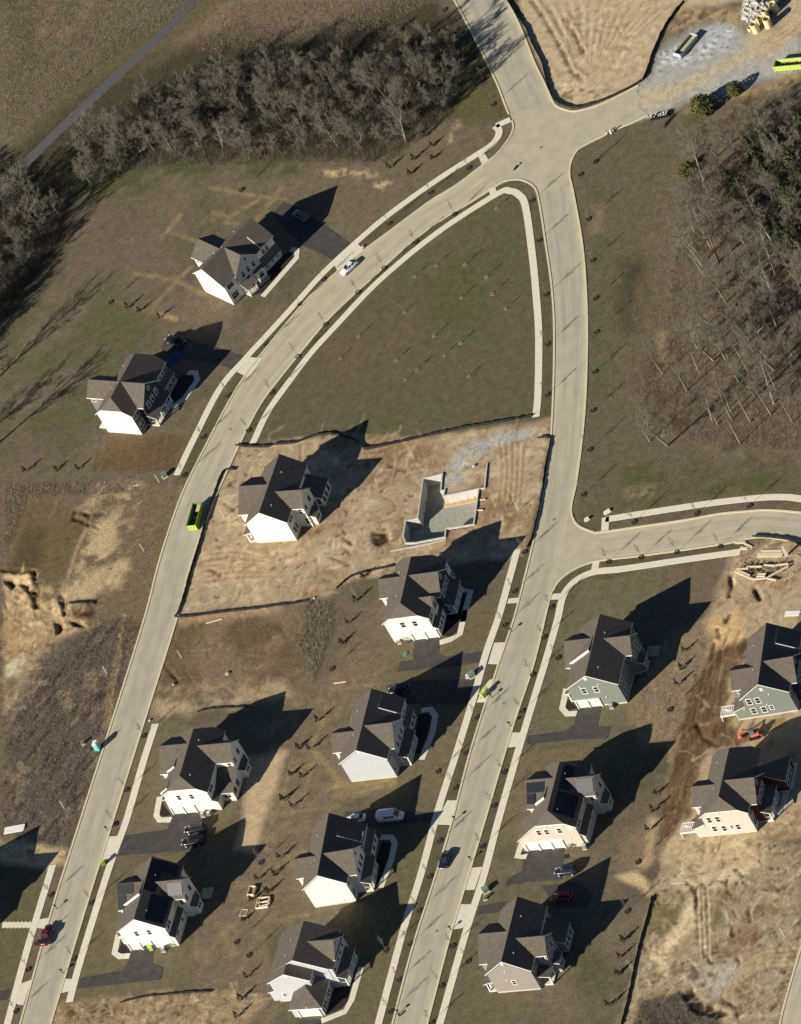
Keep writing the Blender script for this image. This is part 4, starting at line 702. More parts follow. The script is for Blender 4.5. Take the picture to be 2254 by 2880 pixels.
def type_b(h, a0, W, wing, xg, clip=0, depth=15.7, xzr=8.85, low=None, bay=True, deck=None):
    """deep house seen from the garden side: road wing on the left, garden gable on the right"""
    a1 = a0 + W; am = (a0 + a1) / 2; s = (ZR - ZE) / (W / 2)
    h.block(a0, a1, 0, depth, ZE, 'b', ZR, clipn=clip, clipf=clip); h.block(wing[0], am, wing[1], wing[2], 6.3, 'a', wing[3] if len(wing) > 3 else 9.3, skip='r')
    h.block(am + .4, xg[0], xg[1], xg[2], ZE, 'a', xzr, skip='l', oe=.3)
    um = (xg[1] + xg[2]) / 2
    h.win('r', xg[0], um + .9, 5.0, .95, 1.4); h.win('r', xg[0], um - 1.5, 5.0, .7, 1.2)
    if bay:
        h.shed(xg[0], xg[0] + 1.2, xg[1] + .5, xg[1] + 3.0, 3.1, 2.7, 'l'); h.win('r', xg[0] + 1.2, xg[1] + 1.75, 1.75, 1.5, 1.5)
    h.win('r', xg[0], um + 1.4, 1.9, 1.5, 2.0, 'plain'); h.win('n', xg[1], xg[0] - .9, 5.0, .8, 1.3)
    h.wins('r', a1, [(1.4, 5.1), (2.4, 5.1)], w=.8, h=1.4)
    h.win('r', a1, depth - 2, 5.0, .9, 1.5)
    if deck:
        d = MB(); d.box(deck[0], deck[1], deck[2], deck[3], .15, .32); 
        for x in (deck[0] + .1, deck[1] - .2):
            for y in (deck[2] + .1, deck[3] - .2): d.box(x, x + .1, y, y + .1, -.05, .15)
        d.obj('deck', M['lumber_old'], h.root)
    for t, b in ((.35, 2.6), (.3, 11.6)): h.vent(am + W / 2 * t, b, ZR - s * W / 2 * t)
    h.porch(a0 - 1.9, a0 - .02, wing[1] - 4.2 if wing[1] > 5 else .4, wing[1] - .3, 3.4, 2.8, 3, high='r', rail=False)
    h.door('l', a0, wing[1] - 2.0)
def slope(a0, W): return lambda a: ZE + (ZR - ZE) / (W / 2) * (a - a0)
# -- along the curved road
h = House('detached_house', 'white sided two storey house beside the curved road just above the white car', (579, 821), -66, 'white_siding', 'pale_siding')
type_a(h, 0, 9.7, (10.15, 3.6, 10.2), 9.7, 9.95, wing=(-4.3, 3.5, 10.1), pw=1.6, porch=False)
h.porch(10.15, 11.9, 3.6, 6.2, 3.5, 2.9, 2); h.shed(9.95, 10.9, 7.6, 9.9, 3.4, 2.9, 'l'); h.win('r', 10.9, 8.7, 1.8, 1.2, 1.6, 'grid')
h.fixtures('n', 0, [(5.2, 2.6)]); h.done()
h = House('detached_house', 'two storey house with dark navy front gable and cream side wall beside the curved road', (308, 1216), -46.6, 'taupe_siding', 'navy_siding')
h.mats[0] = M['taupe_siding']; h.mats.append(M['cream_siding']); 
type_a(h, -.2, 8.9, (10.35, 2.7, 10.1), 9.35, 10.1, clip=7.65, step=False, wing=(-5.0, 4.6, 10.3)); 
sw = MB(); sw.poly([(-.2, -.015, .4), (8.7, -.015, .4), (8.7, -.015, 6.3), (6.98, -.015, 7.5), (1.52, -.015, 7.5), (-.2, -.015, 6.3)]); sw.obj('side_wall', M['white_siding'], h.root)
st_ = MB(); st_.box(-2.6, -.4, 1.0, 2.4, 0, .5); st_.box(-3.0, -2.6, 1.0, 2.4, 0, .25); st_.obj('back_step', M['trim'], h.root); h.fixtures('n', -.02, [(4.2, 2.7)]); h.done()
h = House('detached_house', 'new white sided house standing alone on bare tan earth', (725, 1528), -37.3, 'white_siding')
type_b(h, 0, 9.4, (-2.5, 3.2, 12.9, 9.3), (12.2, 3.7, 8.9)); h.shed(9.4, 13.5, 9.05, 14.2, 4.8, 3.0, 'l'); h.wins('r', 13.5, [(10.0, 1.7), (11.4, 1.7), (13.0, 1.7)], w=.95, h=1.7); h.win('n', 9.05, 12.7, 1.8, .9, 1.5)
h.wins('n', 3.7, [(11.6, 2.0)], w=.8, h=1.5); h.wins('r', 9.4, [(1.4, 2.1), (2.5, 2.1)], w=.8, h=1.5); h.fixtures('n', 0, [(4.6, 2.4), (3.0, 1.0)]); h.done()
# -- middle road, west side
h = House('detached_house', 'white sided house with navy front gable directly below the open foundation', (1105, 1808), -32.3, 'white_siding', 'navy_siding')
type_a(h, .5, 9.9, (12.0, 5.8, 12.8), 11.2, 11.2, clip=7.5, wing=(-1.7, 7.6, 13.4), depth=15.9, step=False); h.shed(10.4, 11.15, .02, 5.7, 3.5, 2.95, 'l')
h.garage(0, 5.1, 7.7, 2.3); h.garage(0, 8.1, 10.6, 2.3); h.wins('n', 0, [(4.4, 5.0), (7.1, 4.95)], w=.95, h=1.5); h.gable_vent('n', 0, 1.7, 5.2, .7, 1.0); h.wins('r', 11.15, [(1.2, 1.7), (2.6, 1.7), (4.0, 1.7)], w=.8, h=1.3, style='grid')
h.block(6.0, 10.75, 3.0, 5.6, 6.4, 'a', 7.9, skip='l'); h.win('r', 10.75, 4.3, 5.2, 1.4, 1.5, 'grid'); h.done()
h = House('detached_house', 'pale grey sided house with porch beside the black car on the shaded driveway', (989, 2200), -33.1, 'pale_siding')
type_a(h, .1, 10.2, (11.4, 2.8, 9.9), 10.9, 11.45); h.gable_vent('n', 0, 5.3, 8.75); h.fixtures('n', 0, [(5.6, 7.0), (7.6, 4.6)]); h.wins('r', 10.3, [(1.3, 2.1)], w=1.5, h=1.5, style='grid'); h.done()
h = House('detached_house', 'white sided house just below the white van and white car', (889, 2553), -29.8, 'white_siding')
type_a(h, -.1, 9.1, (10.9, 2.1, 9.0), 10.6, 11.4); h.fixtures('n', 0, [(3.9, 2.3), (6.6, 1.0)]); h.done()
h = House('detached_house', 'pale grey house with hipped garage wing at the bottom of the photo', (836, 2861), -35.2, 'pale_siding')
h.block(-4.7, 7.5, 6.9, 16.4, ZE, 'b', 9.7); h.block(-4.7, 4.1, 4.25, 7.2, ZE, 'b', 8.75, skip='f'); h.block(-.35, 6.35, 0, 6.7, 2.95, 'b', 5.0, hipn=3.6, skip='f')
h.shed(7.5, 8.4, 7.0, 15.6, 6.38, 5.9, 'l'); h.block(2, 8.45, 9.3, 14.6, ZE, 'a', 8.9, skip='l'); h.wins('r', 8.45, [(10.2, 5.0), (12, 5.0), (13.8, 5.0)], w=.8, h=1.4, style='grid'); h.win('r', 8.45, 12.2, 7.4, .6, .8)
h.wins('r', 8.4, [(7.8, 5.0)], w=.8, h=1.4, style='grid'); h.porch(8.4, 10.0, 7.0, 14.2, 3.6, 2.9, 4); h.garage(0, 1.1, 5.6, 2.3); h.win('n', 4.25, -2.9, 2.1, .6, 1.0); h.gable_vent('n', 4.25, -.3, 7.9); h.gable_vent('n', 6.9, 1.4, 9.0, .01, .01)
for b in (1.2, 2.1, 4.2, 5.1): h.win('r', 6.35, b, 1.7, .7, 1.5, 'grid')
h.win('r', 4.1, 5.4, 5.2, .6, 1.1); h.shed(-6.2, -4.7, 4.6, 6.8, 3.3, 2.9, 'r'); h.fixtures('n', 0, [(3.3, 2.8)]); h.fixtures('n', 6.9, [(4.3, 7.3), (5.0, 7.2)])
for a, b in ((-1.4, 9.2), (-1.2, 13.0)): h.vent(a, b, 8.2)
h.done()
# -- middle road, east side
h = House('detached_house', 'sage sided house with two white garage doors on the corner lawn', (1627, 1992), -33.5, 'sage_siding', 'sage_dark')
type_b(h, 0, 10.9, (-1.3, 6.1, 14.2, 9.3), (12.5, 7.5, 12.8), deck=(12.6, 15.4, 11.6, 14.4)); h.raised(-.9, 4.9, 6.35, slope(0, 10.9)); h.garage(0, .35, 2.75); h.garage(0, 3.0, 5.4); h.wins('n', 0, [(3.3, 5.0), (6.0, 5.1)], w=.95, h=1.5); h.gable_vent('n', 0, 4.95, 8.6, .65, .8); h.fixtures('n', 0, [(7.2, 2.5), (2.9, 6.4), (7.0, 6.6)]); h.wins('r', 10.9, [(1.4, 2.1), (2.5, 2.1)], w=.8, h=1.5); h.done()
h = House('detached_house', 'cream house with three garage doors and solar panels on two roof slopes', (1482, 2393), -34.4, 'cream_siding')
type_b(h, 3.2, 9.7, (1.5, 6.0, 15.0, 9.3), (15.5, 7.9, 13.0), clip=7.6); s = slope(3.2, 9.7); h.shed(12.9, 13.75, .3, 7.7, 3.7, 3.0, 'l'); h.shed(-.4, 3.2, .03, 4.9, 6.3, 3.5, 'r', o=.5); h.raised(3.3, 5.9, 6.0, s, .5)
h.garage(0, .5, 2.9); h.garage(0, 3.35, 5.75); h.garage(0, 6.2, 8.6); h.wins('n', 0, [(4.8, 5.2), (6.5, 5.2), (9.3, 5.3)], w=.85, h=1.4); h.gable_vent('n', 0, 11.9, 5.6, 1.0, .9); h.fixtures('n', 0, [(10.6, 2.5), (10.3, 6.4), (6.9, 6.7)])
zs = lambda b: 6.3 + 3.0 / 4.5 * (b - 6.0); h.solar((1.35, 10.0, zs(10.0)), (3.9, 0, 0), (0, -1.75, zs(8.25) - zs(10.0)), 4, 1); h.solar((1.35, 8.15, zs(8.15)), (1.95, 0, 0), (0, -1.75, zs(6.4) - zs(8.15)), 2, 1)
zx = lambda b: 6.4 + 2.45 / 2.55 * (b - 7.9); h.solar((12.0, 10.2, zx(10.2)), (3.6, 0, 0), (0, -2.0, zx(8.2) - zx(10.2)), 2, 2); rs = lambda a: ZR - (ZR - ZE) / 4.85 * (a - 8.05); h.solar((8.95, 1.6, rs(8.95)), (3.6, 0, rs(12.55) - rs(8.95)), (0, 5.6, 0), 3, 5); h.solar((8.95, 7.6, rs(8.95)), (1.9, 0, rs(10.85) - rs(8.95)), (0, 6.4, 0), 2, 6); h.wins('r', 13.75, [(1.6, 2.2), (2.3, 2.2), (5.6, 1.8)], w=.6, h=.8, style='plain'); h.done()
h = House('detached_house', 'beige sided house with a single side window at the bottom of the photo', (1402, 2793), -33.9, 'beige_siding')
type_b(h, 0, 9.3, (-2.0, 3.0, 12.5, 9.3), (11.9, 3.6, 8.8)); h.shed(9.3, 13.4, 9.0, 14.0, 4.8, 3.0, 'l'); h.wins('r', 13.4, [(9.8, 1.7), (11.2, 1.7), (12.8, 1.7)], w=.95, h=1.7); h.win('n', 0, 4.6, 2.8, .75, 1.2); h.gable_vent('n', 0, 4.35, 8.75, .5, .8); h.fixtures('n', 0, [(4.0, 6.4), (3.4, 3.8)])
h.wins('n', 3.6, [(11.2, 2.0)], w=.9, h=1.6); h.wins('r', 9.3, [(1.3, 2.1)], w=1.5, h=1.5); h.porch(9.35, 11.8, .9, 3.55, 3.2, 2.8, 2, high='l', rail=False, floor=.35); h.done()
# -- lower left
h = House('detached_house', 'white sided house with clipped gable above the two parked black cars', (486, 2290), -34.6, 'white_siding')
type_b(h, .6, 9.8, (-1.4, 6.1, 15.2, 9.3), (14.3, 7.5, 13.0), clip=7.6); h.shed(10.4, 14.3, 2.2, 7.45, 4.7, 2.95, 'f'); h.shed(10.4, 11.45, .05, 2.15, 3.4, 2.9, 'l'); h.raised(-.6, 2.2, 6.0, slope(.6, 9.8), .4); h.raised(-.3, 1.8, .6, slope(.6, 9.8), .25)
h.garage(0, .5, 3.0); h.garage(0, 3.3, 5.8); h.wins('n', 0, [(3.7, 5.0), (6.6, 5.0)], w=.85, h=1.4); h.gable_vent('n', 0, 9.0, 5.3, .9, .8); h.win('n', 2.2, 12.8, 1.9, 1.6, 1.5, 'grid'); h.wins('r', 14.3, [(3.4, 1.9), (5.4, 1.8)], w=1.3, h=1.4); h.fixtures('n', 0, [(3.4, 3.2), (6.4, 2.6)]); h.done()
h = House('detached_house', 'white sided house with solar panels just above the raised garden beds', (368, 2672), -34.4, 'white_siding')
h.root['label'] = 'white sided house with solar panels and two garage doors in the lower left'
type_b(h, 0, 10.3, (-1.3, 5.9, 13.9, 9.3), (12.8, 7.4, 12.5), deck=(12.9, 15.3, 11.6, 14.5)); s = slope(0, 10.3); h.shed(10.3, 11.1, .1, 7.3, 3.6, 3.0, 'l'); h.raised(-.6, 4.7, 6.2, s, .5); h.garage(0, .35, 2.75); h.garage(0, 3.05, 5.45); h.wins('n', 0, [(3.6, 5.0), (6.5, 5.1)], w=.85, h=1.4); h.gable_vent('n', 0, 9.1, 5.5, .9, .9)
zs = lambda b: 6.3 + 3.0 / 4.0 * (b - 5.9); h.solar((-1.5, 9.8, zs(9.8)), (3.7, 0, 0), (0, -1.75, zs(8.05) - zs(9.8)), 4, 1); h.solar((-1.5, 8.0, zs(8.0)), (1.9, 0, 0), (0, -1.75, zs(6.25) - zs(8.0)), 2, 1); h.solar((-1.5, 9.8 - 3.5, zs(6.3)), (1.6, 0, 0), (0, -.6, -.45), 2, 1)
zx = lambda b: 6.4 + 2.45 / 2.55 * (b - 7.4); h.solar((9.6, 9.6, zx(9.6)), (3.3, 0, 0), (0, -1.9, zx(7.7) - zx(9.6)), 2, 2); rs = lambda a: ZR - (ZR - ZE) / 5.15 * (a - 5.15); h.solar((5.3, 7.4, rs(5.3)), (2.1, 0, rs(7.4) - rs(5.3)), (0, 8.0, 0), 2, 8); h.solar((7.45, 12.8, rs(7.45)), (2.6, 0, rs(10.05) - rs(7.45)), (0, 2.6, 0), 3, 2); h.solar((6.8, .4, rs(6.8)), (3.3, 0, rs(10.1) - rs(6.8)), (0, 6.6, 0), 3, 6); h.wins('r', 11.1, [(1.5, 2.1), (2.2, 2.1), (5.4, 1.8)], w=.6, h=.8, style='plain'); h.done()
# -- far right, beside the works
def stair_deck(h, a0, a1, b0, b1, z):
    d = MB(); d.box(a0, a1, b1 - .1, b1, .0, z); d.box(a0, a0 + .1, b0, b1, z - .3, z); d.box(a0, a1, b0, b0 + .12, z - .35, z)
    n = int((a1 - a0) / .42)
    for k in range(n): x = a0 + .2 + k * (a1 - a0 - .3) / n; d.box(x, x + .14, b0 + .12, b1 - .1, z - .25, z - .03)
    for x in (a0 + .05, a1 - .2):
        for y in (b0 + .02, b1 - .25): d.box(x, x + .14, y, y + .14, 0, z - .02)
    d.obj('deck_frame', M['trim'], h.root)
h = House('detached_house', 'sage sided house with five side windows just above the orange excavator', (2088, 2025), -29.5, 'sage_siding', 'navy_siding')
type_a(h, 2.1, 9.9, (13.4, 2.4, 9.5), 12.9, 13.3, wing=(-.1, 3.1, 9.0)); h.shed(-.6, 2.1, .03, 3.3, 4.0, 2.9, 'r'); stair_deck(h, -4.2, -.7, .4, 3.0, 1.6)
h.wins('n', 0, [(3.35, 4.9), (5.2, 4.9), (3.3, 2.1), (5.5, 2.05)], w=.95, h=1.5); h.win('n', 0, 7.2, 2.3, .7, 1.1); h.gable_vent('n', 0, 7.0, 7.9, .6, .8); h.fixtures('n', 0, [(8.0, 6.2), (1.6, 3.0), (6.6, 3.4)]); h.shed(13.3, 16.8, 9.7, 15.6, 5.2, 3.2, 'l'); h.wins('r', 16.8, [(11, 1.9), (12.6, 1.9), (14.2, 1.9)], w=.9, h=1.6, style='grid'); h.done()
h = House('detached_house', 'cream sided house with dark red front gable just below the orange excavator', (1976, 2355), -33.4, 'cream_siding', 'red_siding')
type_a(h, 2.0, 9.8, (13.3, 2.3, 9.4), 12.4, 12.4, clip=7.45, wing=(-.2, 3.2, 9.3), shedband=False, step=False); h.shed(-.65, 2.0, .03, 3.3, 4.0, 2.9, 'r'); stair_deck(h, -4.4, -.75, .4, 3.0, 1.5)
h.wins('n', 0, [(3.4, 4.95), (5.2, 4.95), (3.5, 2.2), (5.5, 2.05), (8.5, 2.1)], w=.9, h=1.5); h.win('n', 0, 7.2, 2.3, .6, 1.0); h.fixtures('n', 0, [(6.0, 6.6), (1.5, 3.2)]); h.shed(12.4, 17.0, 9.6, 15.6, 6.2, 3.6, 'l', m=1); h.wins('r', 17.0, [(10.6, 2.0), (12.2, 2.0), (13.8, 2.0)], w=.9, h=1.7, style='grid'); h.done()
# -- just out of the frame on the left: its shadow falls on the lawn
h = House('detached_house', 'house outside the left edge whose shadow lies on the lawn', (-212, 2690), -34.4, 'white_siding'); type_b(h, 0, 10.3, (-1.3, 5.9, 13.9, 9.3), (12.8, 7.4, 12.5)); h.done()
# ---------------------------------------------------------------- open foundation
fd = thing('house_foundation', 'open grey concrete basement foundation on bare earth beside the vertical road', 'foundation', (*FDN_O, 0), FDN_Y)
def fwall(P, z0, z1, t=.32, close=False, name='foundation_wall'):
    b = MB(); P = [Vector((*p, 0)) for p in P]
    for k in range(len(P) - 1):
        d = (P[k + 1] - P[k]); L = d.length; R = Matrix.Rotation(math.atan2(d.y, d.x), 3, 'Z'); b.box(-t / 2 if k == 0 else t / 2, L + t / 2, -t / 2, t / 2, z0 + .001 * k, z1 - .002 * k, 0, R, P[k])
    return b.obj(name, M['foundation'], fd)
fwall(PIT + [PIT[0]], -3, .32)
b = MB(); b.box(-.2, 16.2, -2.3, 17, -2.75, -2.45); fs = b.obj('basement_floor', mat('gravel_floor', alb(150, 149, 134), .95, .2, 1.5, .3), fd)
fwall([(14.9, 11.25), (16.25, 11.2), (15.3, 18.0)], -.3, .30, .3); fwall([(-1.9, -3.5), (5.5, -2.75), (10.0, -1.95)], -.3, .1, .35, name='footing'); fwall([(15.95, 8.0), (17.0, 8.1)], -.5, .3, .2); fwall([(15.95, 5.2), (17.1, 5.15)], -.5, .3, .2)
b = MB(); b.box(7.2, 15.2, 8.6, 10.2, -2.45, -2.1); b.obj('earth_bench', mat('loose_earth', alb(186, 158, 116), .95, .2, 1.5, .4), fd).rotation_euler = (0, 0, math.radians(5.5))
# ---------------------------------------------------------------- trees
def grow(tr, crn, H, r, rnd, lean=0., spread=.7, fork=.3, tw=.012, fan=1., dn=2):
    """tapering trunk with ascending limbs, branches and fine twigs; trunk and limbs go to tr, the rest to crn"""
    def turn(d, k, up=.1): return (d + Vector((rnd.gauss(0, k), rnd.gauss(0, k), rnd.gauss(up, k * .6)))).normalized()
    def side(d, s, up): 
        ax = d.cross(Vector((rnd.gauss(0, 1), rnd.gauss(0, 1), rnd.gauss(0, 1)))).normalized(); return (d * (1 - s) + ax * s + Vector((0, 0, up))).normalized()
    def run(mb, p, d, L, r0, r1, n, wob, sides):
        for k in range(n):
            d = turn(d, wob); e = p + d * (L / n); ra = r0 + (r1 - r0) * k / n; rb = r0 + (r1 - r0) * (k + 1) / n; mb.tube(p, e, ra, rb, sides); p = e; yield p, d, rb, (k + 1) / n
    def sub(p, d, L):
        for q_, e, rb, t in run(crn, p, d, L, .018, tw, 2, .25, 3):
            for _ in range(dn):
                f = side(e, .55, .12); s_ = f.cross(Vector((rnd.gauss(0, 1), rnd.gauss(0, 1), rnd.gauss(0, 1))))
                if s_.length > .05: s_ = s_.normalized() * tw; i = len(crn.v); crn.v += [tuple(q_ - s_), tuple(q_ + s_), tuple(q_ + f * L * rnd.uniform(.35, .9))]; crn.f.append((i, i + 1, i + 2)); crn.m.append(0)
    def branch(p, d, L, r0):
        for q_, e, rb, t in run(crn, p, d, L, max(.026, r0), .018, 3, .2, 3):
            for _ in range(dn): sub(q_, side(e, .5, .15), L * rnd.uniform(.3, .6))
    def limb(p, d, L, r0):
        for q_, e, rb, t in run(tr, p, d, L, r0, .03, 5, .14, 4):
            for _ in range(2 if t > .3 else 1): branch(q_, side(e, .55, .12), L * rnd.uniform(.22, .5) * (1.1 - .4 * t), rb * .6)
    p, d, n = Vector((0, 0, -.2)), Vector((rnd.gauss(0, lean), rnd.gauss(0, lean), 1)).normalized(), 6
    for p, d, rb, t in run(tr, p, d, H * .75, r, r * .35, n, .06, 6):
        if t >= fork:
            for _ in range(rnd.choice((1, 2, 2))): a = rnd.uniform(0, 6.28); limb(p, Vector((math.cos(a) * fan, math.sin(a) * fan, rnd.uniform(.7, 1.6))).normalized(), H * rnd.uniform(.25, .45) * (1.15 - .4 * t), rb * rnd.uniform(.45, .7))
    limb(p, d, H * .28, rb)
TREES = {}
def bare_proto(key, H, r, seed, bark, twigm, **k):
    rnd = random.Random(seed); a, b = MB(), MB(); grow(a, b, H, r, rnd, **k); TREES[key] = (a.mesh('trunk', M[bark], True), b.mesh('crown', M[twigm]))
for s in range(6): bare_proto(('thick', s), (9.2, 10.5, 8.0, 9.5, 8.5, 10)[s], (.18, .2, .15, .18, .16, .19)[s], 40 + s, 'bark_pale' if s == 0 else 'bark_dark', 'twig', lean=.15, fork=.05, tw=.012, fan=1.3, dn=3)
for s in range(4): bare_proto(('tall', s), (14, 15.5, 13, 12)[s], (.26, .28, .22, .2)[s], 60 + s, 'bark' if s else 'bark_pale', ('twig', 'twig_red')[s % 2], lean=.12, fork=(.3, .45, .3, .4)[s], tw=.012, fan=1.0, dn=3)
for s in range(2): bare_proto(('small', s), (6.0, 7.0)[s], .09, 80 + s, 'bark_dark', ('twig', 'twig_red')[s], lean=.2, fork=.05, tw=.012, fan=1.3, dn=3)
for s in range(2): bare_proto(('snag', s), (8.5, 7)[s], .16, 90 + s, 'bark_pale', 'twig', lean=.08, fork=.9, tw=.012, fan=.7, dn=2)
def leaf_proto(key, H, R, seed, leafm, n, shape, size):
    rnd = random.Random(seed); t, c = MB(), MB(); t.tube((0, 0, -.2), (0, 0, H * .9), max(.03, R * .07), .02, 6)
    cl = [(rnd.uniform(0, 6.28), rnd.random()) for _ in range(max(6, int(n / 60)))]
    for k in range(n):
        if shape == 'cone':
            a, h = rnd.choice(cl) if rnd.random() < .8 else (rnd.uniform(0, 6.28), rnd.random()); a += rnd.gauss(0, .35); h = min(1, max(.03, h + rnd.gauss(0, .05))); rr = R * (1 - h) ** .8 * (.35 + .75 * rnd.random() ** .5); p = Vector((math.cos(a) * rr, math.sin(a) * rr, .3 + h * (H - .3) - rr * .2))
        else:
            a, h = rnd.choice(cl) if rnd.random() < .85 else (rnd.uniform(0, 6.28), rnd.random()); a += rnd.gauss(0, .45); h = min(1, max(0, h + rnd.gauss(0, .1))); rr = R * math.sqrt(max(.02, 1 - (2 * h - .8) ** 2 * .6)) * (.4 + .7 * rnd.random() ** .5); p = Vector((math.cos(a) * rr, math.sin(a) * rr, .2 + h * H))
        u = Vector((rnd.gauss(0, 1), rnd.gauss(0, 1), rnd.gauss(0, .6))).normalized(); v = u.cross(Vector((rnd.gauss(0, 1), rnd.gauss(0, 1), rnd.gauss(0, 1)))).normalized(); s_ = size * rnd.uniform(.6, 1.4)
        c.poly([p - u * s_, p + v * s_ * .45, p + u * s_, p - v * s_ * .45])
    TREES[key] = (t.mesh('trunk', M['bark']), c.mesh('crown', M[leafm]))
leaf_proto(('pine', 0), 13, 2.8, 5, 'pine', 2300, 'cone', .34); leaf_proto(('pine', 1), 11.5, 2.5, 6, 'pine', 1900, 'cone', .32); leaf_proto(('holly', 0), 4.2, 2.4, 7, 'holly', 1500, 'ball', .34)
leaf_proto(('arbor', 0), 2.1, .5, 8, 'arbor', 420, 'cone', .14); leaf_proto(('arbor', 1), 1.8, .55, 9, 'arbor', 380, 'cone', .15); leaf_proto(('shrub', 0), .9, .8, 11, 'weed', 240, 'ball', .12)
def plant(name, key, x, y, rz, sc, label, cat, group, z=0.):
    t = thing(name, label, cat, (x, y, z), rz, group); t.scale = (sc, sc, sc * random.uniform(.92, 1.08)); a, b = TREES[key]; link('trunk', a, t); link('crown', b, t); return t
def inside(P, x, y):
    r = False
    for k in range(len(P)):
        (ax, ay), (bx, by) = P[k], P[(k + 1) % len(P)]
        if (ay > y) != (by > y) and x < (bx - ax) * (y - ay) / (by - ay) + ax: r = not r
    return r
def scatter(P, n, dmin, seed):
    """points spread through a plan polygon, at least dmin metres apart"""
    rnd = random.Random(seed); xs, ys = [p[0] for p in P], [p[1] for p in P]; out = []; t = 0
    while len(out) < n and t < n * 60:
        t += 1; p = (rnd.uniform(min(xs), max(xs)), rnd.uniform(min(ys), max(ys)))
        if not inside(P, *p): continue
        g = gxy(p)
        if all((g[0] - o[0]) ** 2 + (g[1] - o[1]) ** 2 > dmin * dmin for o in out): out.append(g)
    return out
def jit(): return random.uniform(0, 6.28)
THICK = q('z', 160, 400, 200, 300, 320, 240, 420, 190, 560, 150, 700, 150, 800, 130, 900, 110, 985, 110, 1010, 170, 960, 245, 880, 310, 830, 345, 700, 335, 600, 345, 480, 345, 330, 350, 210, 400)
for x, y in scatter(THICK, 125, 2.7, 1): plant('bare_tree', random.choice([('thick', k) for k in range(6)] + [('small', 0), ('small', 1)]), x, y, jit(), random.uniform(.75, 1.15), 'leafless grey tree in the dense thicket between the footpath and the houses', 'tree', 'trees of the thicket at the top')
LEFTW = q('z', -130, 420, 20, 420, 150, 430, 150, 460, 110, 520, 60, 590, 20, 660, -60, 760, -140, 900)
for x, y in scatter(LEFTW, 56, 3.0, 2): plant('bare_tree', random.choice([('thick', k) for k in range(6)]), x, y, jit(), random.uniform(.85, 1.2), 'leafless tree in the dark grove along the left edge', 'tree', 'trees of the grove on the left edge')
for p, k, s in ((q('z', -60, 860), ('tall', 0), 1.15), (q('z', -20, 960), ('tall', 1), 1.0), (q('z', -90, 980), ('tall', 2), 1.1), (q('z', -130, 800), ('tall', 3), 1.2)): plant('bare_tree', k, *gxy(p[0]), jit(), s, 'leafless tree just past the left edge, throwing branch shadows on the meadow', 'tree', 'trees past the left edge')
WOOD = q('z', 1520, 330, 1600, 290, 1720, 270, 1760, 700, 1708, 800, 1560, 780, 1500, 720, 1500, 600, 1460, 470)
for x, y in scatter(WOOD, 96, 3.4, 3): plant('bare_tree', random.choice([('tall', 0), ('tall', 1), ('tall', 2), ('tall', 3), ('thick', 1), ('small', 0), ('small', 1), ('thick', 2)]), x, y, jit(), random.uniform(.62, .95), 'leafless tree standing in the brown wood on the right', 'tree', 'trees of the wood on the right')
SNAG = q('f', 1165, 1000, 1080, 950, 1285, 1045, 1320, 1135, 1380, 1070, 1470, 880, 1300, 845, 1580, 690, 1555, 1190, 1000, 1190, 1070, 1060, 850, 1085, 1420, 1255 - 30) + q('i', 770, 225, 880, 250, 1330, 240, 1280, 90, 1190, 120, 1520, 60) + q('z', 1640, 700, 1690, 760, 1650, 860, 1600, 900, 1690, 900, 1560, 880, 1520, 900)
for j, p in enumerate(SNAG): plant('bare_tree', [('tall', 0), ('snag', 0), ('tall', 3), ('snag', 1), ('snag', 0), ('tall', 2), ('snag', 1)][j % 7], *gxy(p), jit(), (.95 if j % 7 in (0, 2, 5) else 1.0) * (1.15 if j == 0 else 1), 'pale leafless trunk casting a long shadow on the leaf litter of the open wood', 'tree', 'pale trunks of the open wood edge')
PINES = [(q('z', 1640, 300), 0, .8), (q('z', 1660, 350), 1, .95), (q('z', 1715, 400), 0, 1.), (q('z', 1650, 410), 1, .9), (q('z', 1700, 470), 0, 1.), (q('z', 1685, 540), 1, 1.), (q('z', 1720, 580), 0, 1.05), (q('z', 1612, 345), 1, .75), (q('z', 1735, 320), 0, 1.), (q('z', 1590, 450), 1, .7), (q('z', 1560, 400), 1, .65), (q('z', 1632, 490), 1, .75), (q('z', 1725, 500), 1, 1.)]
for p, k, s in PINES: plant('pine_tree', ('pine', k), *gxy(p[0]), jit(), s, 'dark green evergreen among the leafless trees of the right hand wood', 'evergreen tree', 'evergreens in the wood')
plant('holly_bush', ('holly', 0), *gxy(q('c', 1110, 690)[0]), .3, 1., 'olive green evergreen bush at the wood corner below the gravel road', 'bush', None); plant('holly_bush', ('holly', 0), *gxy(q('c', 1300, 580)[0]), 2.1, .62, 'smaller grey green bush beside the riprap stones', 'bush', None); plant('holly_bush', ('holly', 0), *gxy(q('c', 1010, 1080)[0]), 4.1, .7, 'yellowish green bush at the left rim of the wood', 'bush', None)
